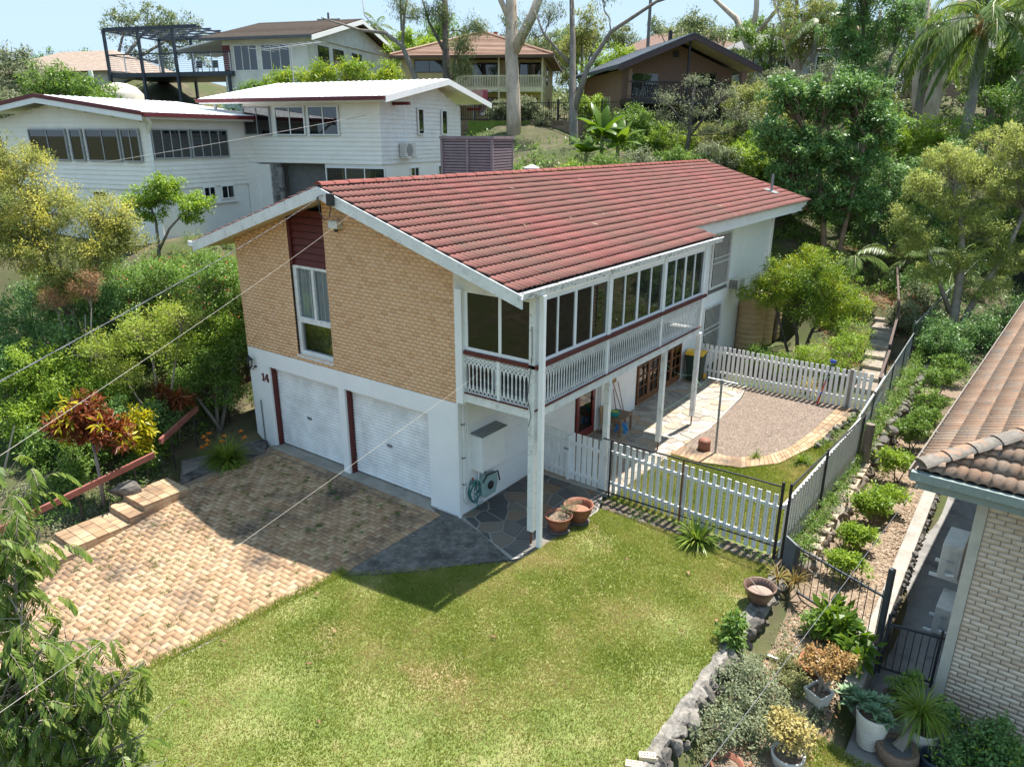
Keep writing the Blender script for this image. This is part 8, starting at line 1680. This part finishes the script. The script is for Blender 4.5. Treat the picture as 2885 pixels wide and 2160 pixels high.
# --- middle distance
gum('scraggly_tree', (-7.7, 28.7), 'scraggly half bare tree with flower spikes before the dark brick house', [[(-7.7, 28.7, 6.3, .14), (-7.6, 28.9, 8.2, .12), (-7.8, 29.4, 9.6, .09), (-7.9, 29.9, 11.2, .05)], [(-7.6, 28.9, 8.2, .09), (-6.6, 29.8, 9.8, .06), (-5.9, 30.4, 10.4, .03)], [(-7.7, 29, 8.6, .08), (-8.8, 28.6, 9.8, .06), (-9.6, 28.3, 10.2, .03)]], [(-9.0, 28.6, 10.3, 1.0, .8, .6), (-6.3, 30.2, 10.4, 1.2, .9, .6), (-7.8, 29.8, 11.2, .9, .7, .5), (-5.6, 30.6, 9.4, 1.4, 1.0, .8), (-9.4, 28.6, 9.3, 1.0, .7, .6), (-4.4, 31, 8.8, 1.4, 1.0, .8), (-7.4, 29.2, 9.6, 1.2, .9, .7), (-8.2, 28.9, 8.6, 1.0, .8, .5), (-6.6, 29.6, 8.6, 1.1, .8, .5)], bark_dark, 300, 22, .34, .11, L_grey, .06, .35)
def banana(loc, label, h, n, L):
    t = empty('banana_plant', loc, 0, label, 'plant', 'banana plants'); MB().tube([(0, 0, -.3), (0, 0, h)], [.13, .09], 8).build('trunk', M('banana_stem', (.2, .24, .08), .6), t); Vs, Fs, k = [], [], 0
    for i in range(n):
        a = i*2.4; el = random.uniform(.5, 1.4); d = np.array([math.cos(a), math.sin(a), 0]); s_ = np.array([-math.sin(a), math.cos(a), 0]); p = np.array([0, 0, h]); v = d*math.cos(el)+np.array([0, 0, math.sin(el)]); sg = 12; l = L*random.uniform(.7, 1.1)
        for j in range(sg+1):
            f = j/sg; w = .3*math.sin(math.pi*min(1, .05+f*.98))**.6*(1 if f > .15 else .15)+.01; jag = random.uniform(.85, 1.05); Vs += [p-s_*w*jag-np.array([0, 0, w*.35]), p, p+s_*w*jag-np.array([0, 0, w*.35])]; p = p+v*l/sg; v = v+np.array([0, 0, -1.5/sg]); v /= np.linalg.norm(v)
            if j < sg: q = k+3*j; Fs += [(q, q+1, q+4, q+3), (q+1, q+2, q+5, q+4)]
        k += 3*(sg+1)
    link('leaves', np_mesh('leaves', np.array(Vs), np.array(Fs), L_ban), t)
banana((-10.5, 24.3, 6.2), 'tallest bright green banana plant behind the red roof ridge', 2.0, 10, 1.9); banana((-9.7, 24.6, 6.2), 'banana plant with arching torn leaves beside the tallest one', 1.5, 9, 1.8); banana((-11.1, 23.7, 6.1), 'smaller banana plant with a hanging dry leaf', 1.2, 8, 1.5)
hd_ = [(-7.6, 23.4, 'first'), (-6.3, 24.3, 'second'), (-5.0, 25.3, 'third'), (-3.8, 26.2, 'fourth'), (-2.6, 27.1, 'fifth')]
for i, (x, y, o_) in enumerate(hd_): PW('hedge_shrub', (x, y), '%s grey green shrub of the row behind the roof ridge, from the bananas' % o_, 'shrub', [(x, y, 6.55, .9, .8, .55), (x+.6, y+.4, 6.5, .7, .7, .5)], 80, 60, .25, .09, .4, (L_grey, L_mid)[i % 2], tr=.04, seed=S_(), grp='shrubs behind the roof ridge')
onames = ordn+['eleventh', 'twelfth', 'thirteenth', 'fourteenth', 'fifteenth', 'sixteenth']
for i in range(16):
    x = -7.5+i*.42; y = 26.2+i*.3+random.uniform(-.4, .4); strap_plant('strap_shrub', (x, y, gz(x, y)+.3), '%s upright strap leaved shrub along the sunny hedge behind the roof, from the bananas' % onames[i], 'shrub', 70, 1.4, .09, L_strap, .7, 'strap leaved hedge behind the roof', lift=.6)
for args in (((-20.6, 44.6), 'round bright green tree between the two brick houses', [(-21.0, 45, 13.8, 2.4, 2.2, 1.6), (-22.6, 44, 12.8, 1.8, 1.8, 1.5), (-19.2, 46, 13.3, 2.0, 2.0, 1.4), (-21, 43.8, 11.3, 2.0, 1.8, 1.3)], L_bright, .5), ((-14.6, 33), 'leafy papaya like shrub beside the dark brick house', [(-16, 32.8, 9.8, 1.1, 1.1, 1.0), (-15.2, 32.2, 8.6, 1.0, 1.0, .9)], L_bright, .35), ((-12.8, 30.5), 'round green bush behind the banana plants', [(-12, 30.6, 9.0, 1.5, 1.4, 1.1), (-11, 31, 8.2, 1.2, 1.2, .9)], L_mid, .35), ((-20.0, 31.2), 'wispy grey bush at the foot of the thick gum', [(-20.3, 31, 9.9, 1.2, 1.1, .9), (-21.8, 30.6, 9.6, 1.2, 1, .9), (-18.9, 31.2, 9.2, .8, .8, .8)], L_grey, .35), ((-24.5, 17.5), 'yellow green hedge shrub below the white hillside house', [(-26.5, 16.4, 11.0, 1.4, 1.1, .8), (-24.8, 17.6, 11.2, 1.4, 1.1, .9), (-23.2, 18.8, 11.4, 1.4, 1.1, .9), (-21.8, 19.8, 11.2, 1.2, 1.0, .9)], L_gold, .38), ((-33, 33), 'green tree behind the yellow brick house roof', [(-33, 34, 14.6, 2.2, 2, 1.4), (-30.5, 36, 14.2, 1.6, 1.6, 1.2)], L_bright, .5), ((-6.5, 33), 'yellow green shrub right of the dark brick house', [(-6.6, 34.5, 10.2, 1.5, 1.4, 1.2), (-5.0, 33.5, 9.4, 1.5, 1.4, 1.2), (-3.2, 32, 8.6, 1.5, 1.3, 1.1)], L_olive, .4), ((-33, 20), 'shrub in front of the steel deck posts', [(-32.0, 18.3, 10.6, 1.0, 1.0, .8), (-30.2, 19, 10.6, .9, .9, .7)], L_mid, .35), ((-36.5, 10.5), 'bushy green shrubs at the left of the water tank', [(-36.5, 10.5, 10.2, 1.7, 1.6, 1.2), (-38.5, 9.5, 10.8, 1.8, 1.6, 1.4), (-34.5, 10.4, 9.8, 1.0, 1, .8)], L_mid, .42), ((-44, 9), 'pale bushy tree at the left horizon', [(-44, 9.5, 12, 2.2, 2, 1.6), (-47, 8, 12.2, 2.2, 2, 1.7), (-42, 10, 10.8, 1.6, 1.6, 1.2)], L_grey, .5), ((-40, 4), 'grey green bush at the far left above the white roof', [(-38, 5.5, 9.8, 1.8, 1.7, 1.2), (-41, 4, 10.4, 2.0, 1.8, 1.4), (-35.5, 6.5, 9.3, 1.2, 1.2, .9)], L_grey, .45), ((-2.5, 38), 'sunlit scrubby bush on the slope under the palms', [(-2.6, 38, 10.0, 1.8, 1.6, 1.1), (-.4, 38.6, 10.3, 1.6, 1.5, 1.0), (-4.4, 38, 10, 1.4, 1.3, 1.0)], L_olive, .45), ((-4.5, 46), 'pale green scrub before the ridge houses', [(-4.5, 46, 12, 2.2, 2, 1.3), (-7.8, 45, 11.6, 2, 1.8, 1.2), (-1.5, 47, 12.4, 2, 2, 1.4)], L_grey, .5)):
    n_ = 120+40*len(args[2]); PW('background_bush' if 'tree' not in args[1] else 'background_tree', args[0], args[1], 'tree' if 'tree' in args[1] else 'bush', args[2], n_, 62, args[3], args[3]*.32, .45, args[2] and args[3] and {0: L_mid}.get(1, None) or args[3] and args[2] and None or L_mid, tr=.1, seed=S_()) if False else PW('background_tree' if 'tree' in args[1].split(' ')[:5] else 'background_bush', args[0], args[1], 'tree' if 'tree' in args[1] else 'bush', args[2], n_, 62, args[-1], args[-1]*.32, .45, args[3], tr=.1, seed=S_())
for args in (((-66, 27), 'tall spreading tree behind the steel deck on the left skyline', [(-65, 31, 18.6, 3.0, 2.8, 2.0), (-62.5, 32.2, 17.6, 2.8, 2.6, 2.0), (-67, 29.4, 18.4, 2.6, 2.4, 2.0), (-64, 31, 15.4, 2.6, 2.4, 1.6), (-61, 33, 15.8, 2.0, 2, 1.5), (-66.5, 29.5, 15.5, 1.8, 1.8, 1.5)], L_gum), ((-72, 24), 'dark rounded tree on the far left skyline', [(-71.5, 24.3, 14.4, 2.8, 2.6, 2.0), (-74, 22.5, 13.8, 2.6, 2.4, 1.8), (-69, 26, 14.2, 2.6, 2.4, 1.8), (-76, 21, 12.6, 2.4, 2.2, 1.8)], L_dark), ((-72, 20), 'lighter tree below the dark one at the far left', [(-73, 20.5, 10.6, 2.6, 2.4, 1.8), (-69.5, 23.5, 11.4, 2.4, 2.2, 1.6), (-76, 18, 11, 2.6, 2.4, 2)], L_mid), ((-24.5, 67), 'rounded gum crown above the dark gable roof', [(-24.7, 67, 18.2, 2.6, 2.4, 1.6), (-22, 68.4, 17.4, 2.2, 2.2, 1.4), (-27, 66, 17.4, 2.2, 2, 1.4)], L_gum), ((-33, 60), 'airy gum crowns behind the forked tree', [(-33, 60, 17.5, 2.6, 2.4, 1.6), (-36.5, 58, 17, 2.4, 2.2, 1.5), (-30, 62, 17.6, 2.4, 2.2, 1.5)], L_gum), ((-40, 50), 'green treetop behind the yellow house chimney vent', [(-40, 50, 16.2, 2.2, 2, 1.4), (-43, 48, 15.8, 2.0, 2, 1.4)], L_mid), ((-16, 75), 'pale gum crown behind the ridge houses', [(-16.5, 73, 17.6, 2.6, 2.4, 1.6), (-12.8, 76, 18.2, 2.6, 2.4, 1.8), (-9, 78, 17.6, 2.6, 2.4, 1.8)], L_gum), ((4, 52), 'dense tree filling the skyline behind the smooth gum', [(2, 52, 15, 2.6, 2.4, 2), (5.5, 52, 14, 2.6, 2.4, 2), (8.5, 50, 13, 2.8, 2.6, 2.2), (-1, 53, 14.4, 2.2, 2, 1.6)], L_mid), ((10.5, 42), 'tall dark tree at the upper right corner', [(10, 42, 12.5, 2.4, 2.2, 2.0), (8.4, 42.5, 15.5, 2.2, 2, 2), (11.5, 41, 16, 2.4, 2.2, 2.2), (7.5, 41, 10, 2, 2, 1.8)], L_dark), ((5.5, 45), 'mid green tree behind the queen palm', [(5, 45, 12, 2, 2, 1.8), (6.5, 46, 15.5, 2, 2, 2), (3.6, 46, 16.5, 1.6, 1.6, 1.6)], L_mid)):
    PW('skyline_tree', args[0], args[1], 'tree', args[2], 190, 62, .62, .2, .45, args[3], tr=.2, seed=S_())
# hillside cover
cover('undergrowth', 1500, [(-10, 20.9), (1, 20.9), (6, 24), (9, 30), (6, 44), (-8, 34), (-14, 27)], 30, .4, .13, .42, L_mid, 'shadowed green undergrowth over the slope behind the house', (.0, .5)); cover('undergrowth', 1300, [(-48, 0), (-30, -6), (-22, 12), (-13, 18), (-10, 26), (-24, 28), (-34, 22), (-46, 14)], 28, .5, .16, .42, L_mid, 'rough green undergrowth on the hillside around the far houses', (.0, .5)); cover('undergrowth', 1500, [(-60, 40), (-20, 42), (10, 44), (14, 60), (-10, 90), (-70, 80)], 26, 1.0, .34, .45, L_gum, 'scrubby tree cover over the ridge behind the houses', (.2, 1.8))
cover('undergrowth', 700, [(7, 17), (12, 18), (14, 34), (8, 34), (5.5, 24)], 28, .3, .1, .42, L_dark, 'dark shaded undergrowth beyond the neighbour roof', (.0, .4)); cover('leaf_litter', 800, [(2.5, 19.5), (6, 14), (6, 24), (5, 30), (1, 28)], 16, .12, .07, .5, L_dry, 'dry brown leaf litter over the shaded back slope', (.0, .06))
# --- more planting on the bank, the slope behind the ridge and the skyline
PW('hedge_bush', (-12.0, 1.6), 'leafy green bush right under the white house wall', 'bush', [(-11.7, 1.5, 4.1, 1.1, 1.0, .8), (-12.7, .8, 3.9, 1.1, 1.0, .8), (-11.0, 2.0, 3.9, .9, .9, .8), (-10.2, 2.2, 3.7, .9, .9, .9)], 260, 85, .28, .07, .5, L_mid, seed=S_(), extra=(('flowers', 40, 4, .2, .05, .9, flower_r),))
PW('dark_bush', (-13.6, .0), 'dark green bush between small tree and yellow shrub', 'bush', [(-13.4, 0, 3.6, 1.1, 1.0, .9), (-14.3, -.8, 3.4, 1.1, 1.0, .9), (-12.6, -.4, 3.3, 1.0, 1.0, .8), (-15.2, -1.5, 3.4, 1.2, 1.1, 1.0)], 260, 80, .3, .075, .5, L_dark, seed=S_())
PW('hedge_bush', (-9.6, .1), 'low bright bush filling the gap below the dark hedge', 'bush', [(-9.2, .3, 2.7, .8, .8, .7), (-9.9, -.5, 2.5, .8, .8, .7), (-10.9, -1.1, 2.6, .9, .8, .7)], 190, 75, .26, .065, .45, L_bright, seed=S_())
PW('bank_shrub', (-10.6, -3.2), 'broad green shrub on the bank left of the red croton', 'shrub', [(-11.1, -3.9, 2.5, .9, .8, .7), (-10.4, -3.5, 2.1, .8, .8, .6), (-9.6, -3.1, 1.7, .8, .7, .6), (-10.7, -4.2, 1.5, .8, .7, .5)], 240, 70, .26, .07, .45, L_bright, seed=S_(), show=.7)
PW('bank_shrub', (-9.3, -3.6), 'dark leafy shrub behind the crotons', 'shrub', [(-8.9, -3.2, 1.3, .7, .6, .6), (-9.6, -4.0, 1.1, .7, .6, .5), (-8.4, -2.3, 1.1, .6, .6, .5)], 170, 70, .24, .065, .45, L_dark, seed=S_())
for i, (x, y, z, r, mt, lab) in enumerate(((-9.6, 20.0, 6.5, .9, L_bright, 'bright bush just past the red drum'), (-8.6, 21.2, 6.7, 1.0, L_mid, 'mid green bush left of the banana stems'), (-7.2, 22.2, 6.9, 1.0, L_grey, 'pale bush in front of the banana plants'), (-5.8, 23.2, 7.1, 1.0, L_mid, 'green bush centred behind the roof ridge'), (-4.4, 24.3, 7.2, 1.0, L_grey, 'silvery bush right of the ridge middle'), (-3.0, 25.2, 7.2, 1.0, L_bright, 'sunny bush near the ridge end'), (-1.6, 26.0, 6.8, 1.0, L_mid, 'bush at the far end of the ridge'), (-.6, 26.0, 5.6, 1.1, L_grey, 'pale bush beside the glossy tree foot'), (-11.4, 29.2, 7.9, 1.2, L_mid, 'bush behind the tallest banana'), (-9.8, 30.4, 8.2, 1.2, L_bright, 'bright bush under the scraggly tree'), (-7.8, 31.9, 8.3, 1.3, L_olive, 'olive bush before the dark house undercroft'), (-6.0, 33.2, 8.6, 1.3, L_mid, 'green bush at the right end of the dark house'), (-4.6, 30.0, 7.6, 1.3, L_bright, 'sunlit bush between scraggly and glossy trees'), (-2.6, 30.5, 7.6, 1.4, L_olive, 'olive bush left of the glossy tree crown'))):
    PW('slope_bush', (x, y), lab, 'bush', [(x, y, z, r, r*.9, r*.7), (x+r*.8, y+r*.5, z-.2, r*.8, r*.8, r*.6), (x-r*.6, y, z-.4, r*.8, r*.8, r*.6)], 120, 62, .3, .1, .45, mt, tr=.05, seed=S_(), grp='bushes on the slope behind the roof')
sk = [(-59.5, 47.5, 16.4, 'left of the brown tiled gable'), (-54, 52, 17.0, 'above the brown tiled gable'), (-50, 55, 18.2, 'behind the leaning gum'), (-46.5, 57.5, 17.4, 'behind the dark barked gum'), (-40.3, 62.2, 17.6, 'just right of the thick gum'), (-37.5, 64.7, 18.6, 'behind the forked tree limbs'), (-31, 69.8, 18.4, 'left of the bare pale gum'), (-27.7, 72, 18.6, 'behind the bare pale gum'), (-22.8, 75.9, 18.8, 'over the dark gable right slope'), (-19.4, 78.2, 18.4, 'over the grey ridge house'), (-16.2, 80.8, 19.2, 'right of the grey ridge house'), (-13, 83.3, 19.6, 'above the slim leaning gum'), (-10.4, 85, 19.4, 'behind the dark upper tree'), (-6, 86, 19.4, 'left of the smooth twin trunks'), (-1, 84, 19.0, 'between the twin trunks and palm')]
for i, (x, y, z, w_) in enumerate(sk):
    q = random.Random(i+50); b = [(x+q.uniform(-2.5, 2.5), y+q.uniform(-1, 1), z+q.uniform(-2.2, 1.6), q.uniform(1.6, 2.6), 2.0, q.uniform(1.0, 1.7)) for _ in range(5)]
    gum('distant_gum', (x, y), 'distant gum crown on the skyline '+w_, [[(x, y, gz(x, y)-.3, .3), (x+.3, y, z-3, .22), (x+.2, y, z-.5, .12)], [(x+.3, y, z-3, .14), (x-1.4, y, z-1, .08)], [(x+.2, y, z-2.4, .12), (x+1.7, y, z, .06)]], b, bark_grey, 110, 46, .75, .3, (L_gum, L_olive, L_mid)[i % 3], .12, .35, grp='gums along the far skyline')
cover('ground_cover', 420, [(6.75, -4), (8.2, -3.6), (8.2, 1.9), (6.85, 1.9)], 18, .09, .04, .5, L_grey, 'low straggling weeds over the corner garden bed', (.0, .07))
cover('leaf_litter', 260, [(6.75, -4), (8.4, -3.6), (8.2, 1.9), (6.85, 1.9)], 12, .12, .05, .5, L_dry, 'dry leaf litter scattered in the corner garden bed', (.0, .03))
cover('grass', 700, [(-14, 3), (-9, 3.2), (-9, 18), (-12, 22), (-16, 12)], 24, .25, .1, .3, L_bright, 'rough grass between the brick house and the white house', (.0, .2))

for i, (x, y, z, w_) in enumerate(((-16.5, 52, 15.0, 'right beside the dark house flue'), (-12.0, 54, 15.4, 'before the grey ridge house'), (-8.5, 50, 15.0, 'right of the grey ridge house front'), (-20, 54, 15.6, 'above the dark gable left slope'), (-4.5, 56, 16.0, 'left of the dark upper tree'), (-26.5, 48, 15.2, 'beside the round bright green tree'), (-31, 44, 15.4, 'right of the yellow house roof'))):
    q = random.Random(i+90); b = [(x+q.uniform(-2.0, 2.0), y+q.uniform(-1, 1), z+q.uniform(-2.6, 2.4), q.uniform(1.2, 1.9), 1.5, q.uniform(.8, 1.3)) for _ in range(7)]
    gum('ridge_gum', (x, y), 'leafy gum on the ridge '+w_, [[(x, y, gz(x, y)-.3, .24), (x+.3, y, z-3, .18), (x+.2, y, z+1.5, .1)], [(x+.3, y, z-3, .12), (x-1.4, y, z+.6, .07)], [(x+.2, y, z-2.4, .1), (x+1.7, y, z+1, .05)]], b, bark_grey if i % 2 else bark_pale, 130, 44, .55, .22, (L_gum, L_mid, L_olive)[i % 3], .1, .35, grp='gums on the near ridge')
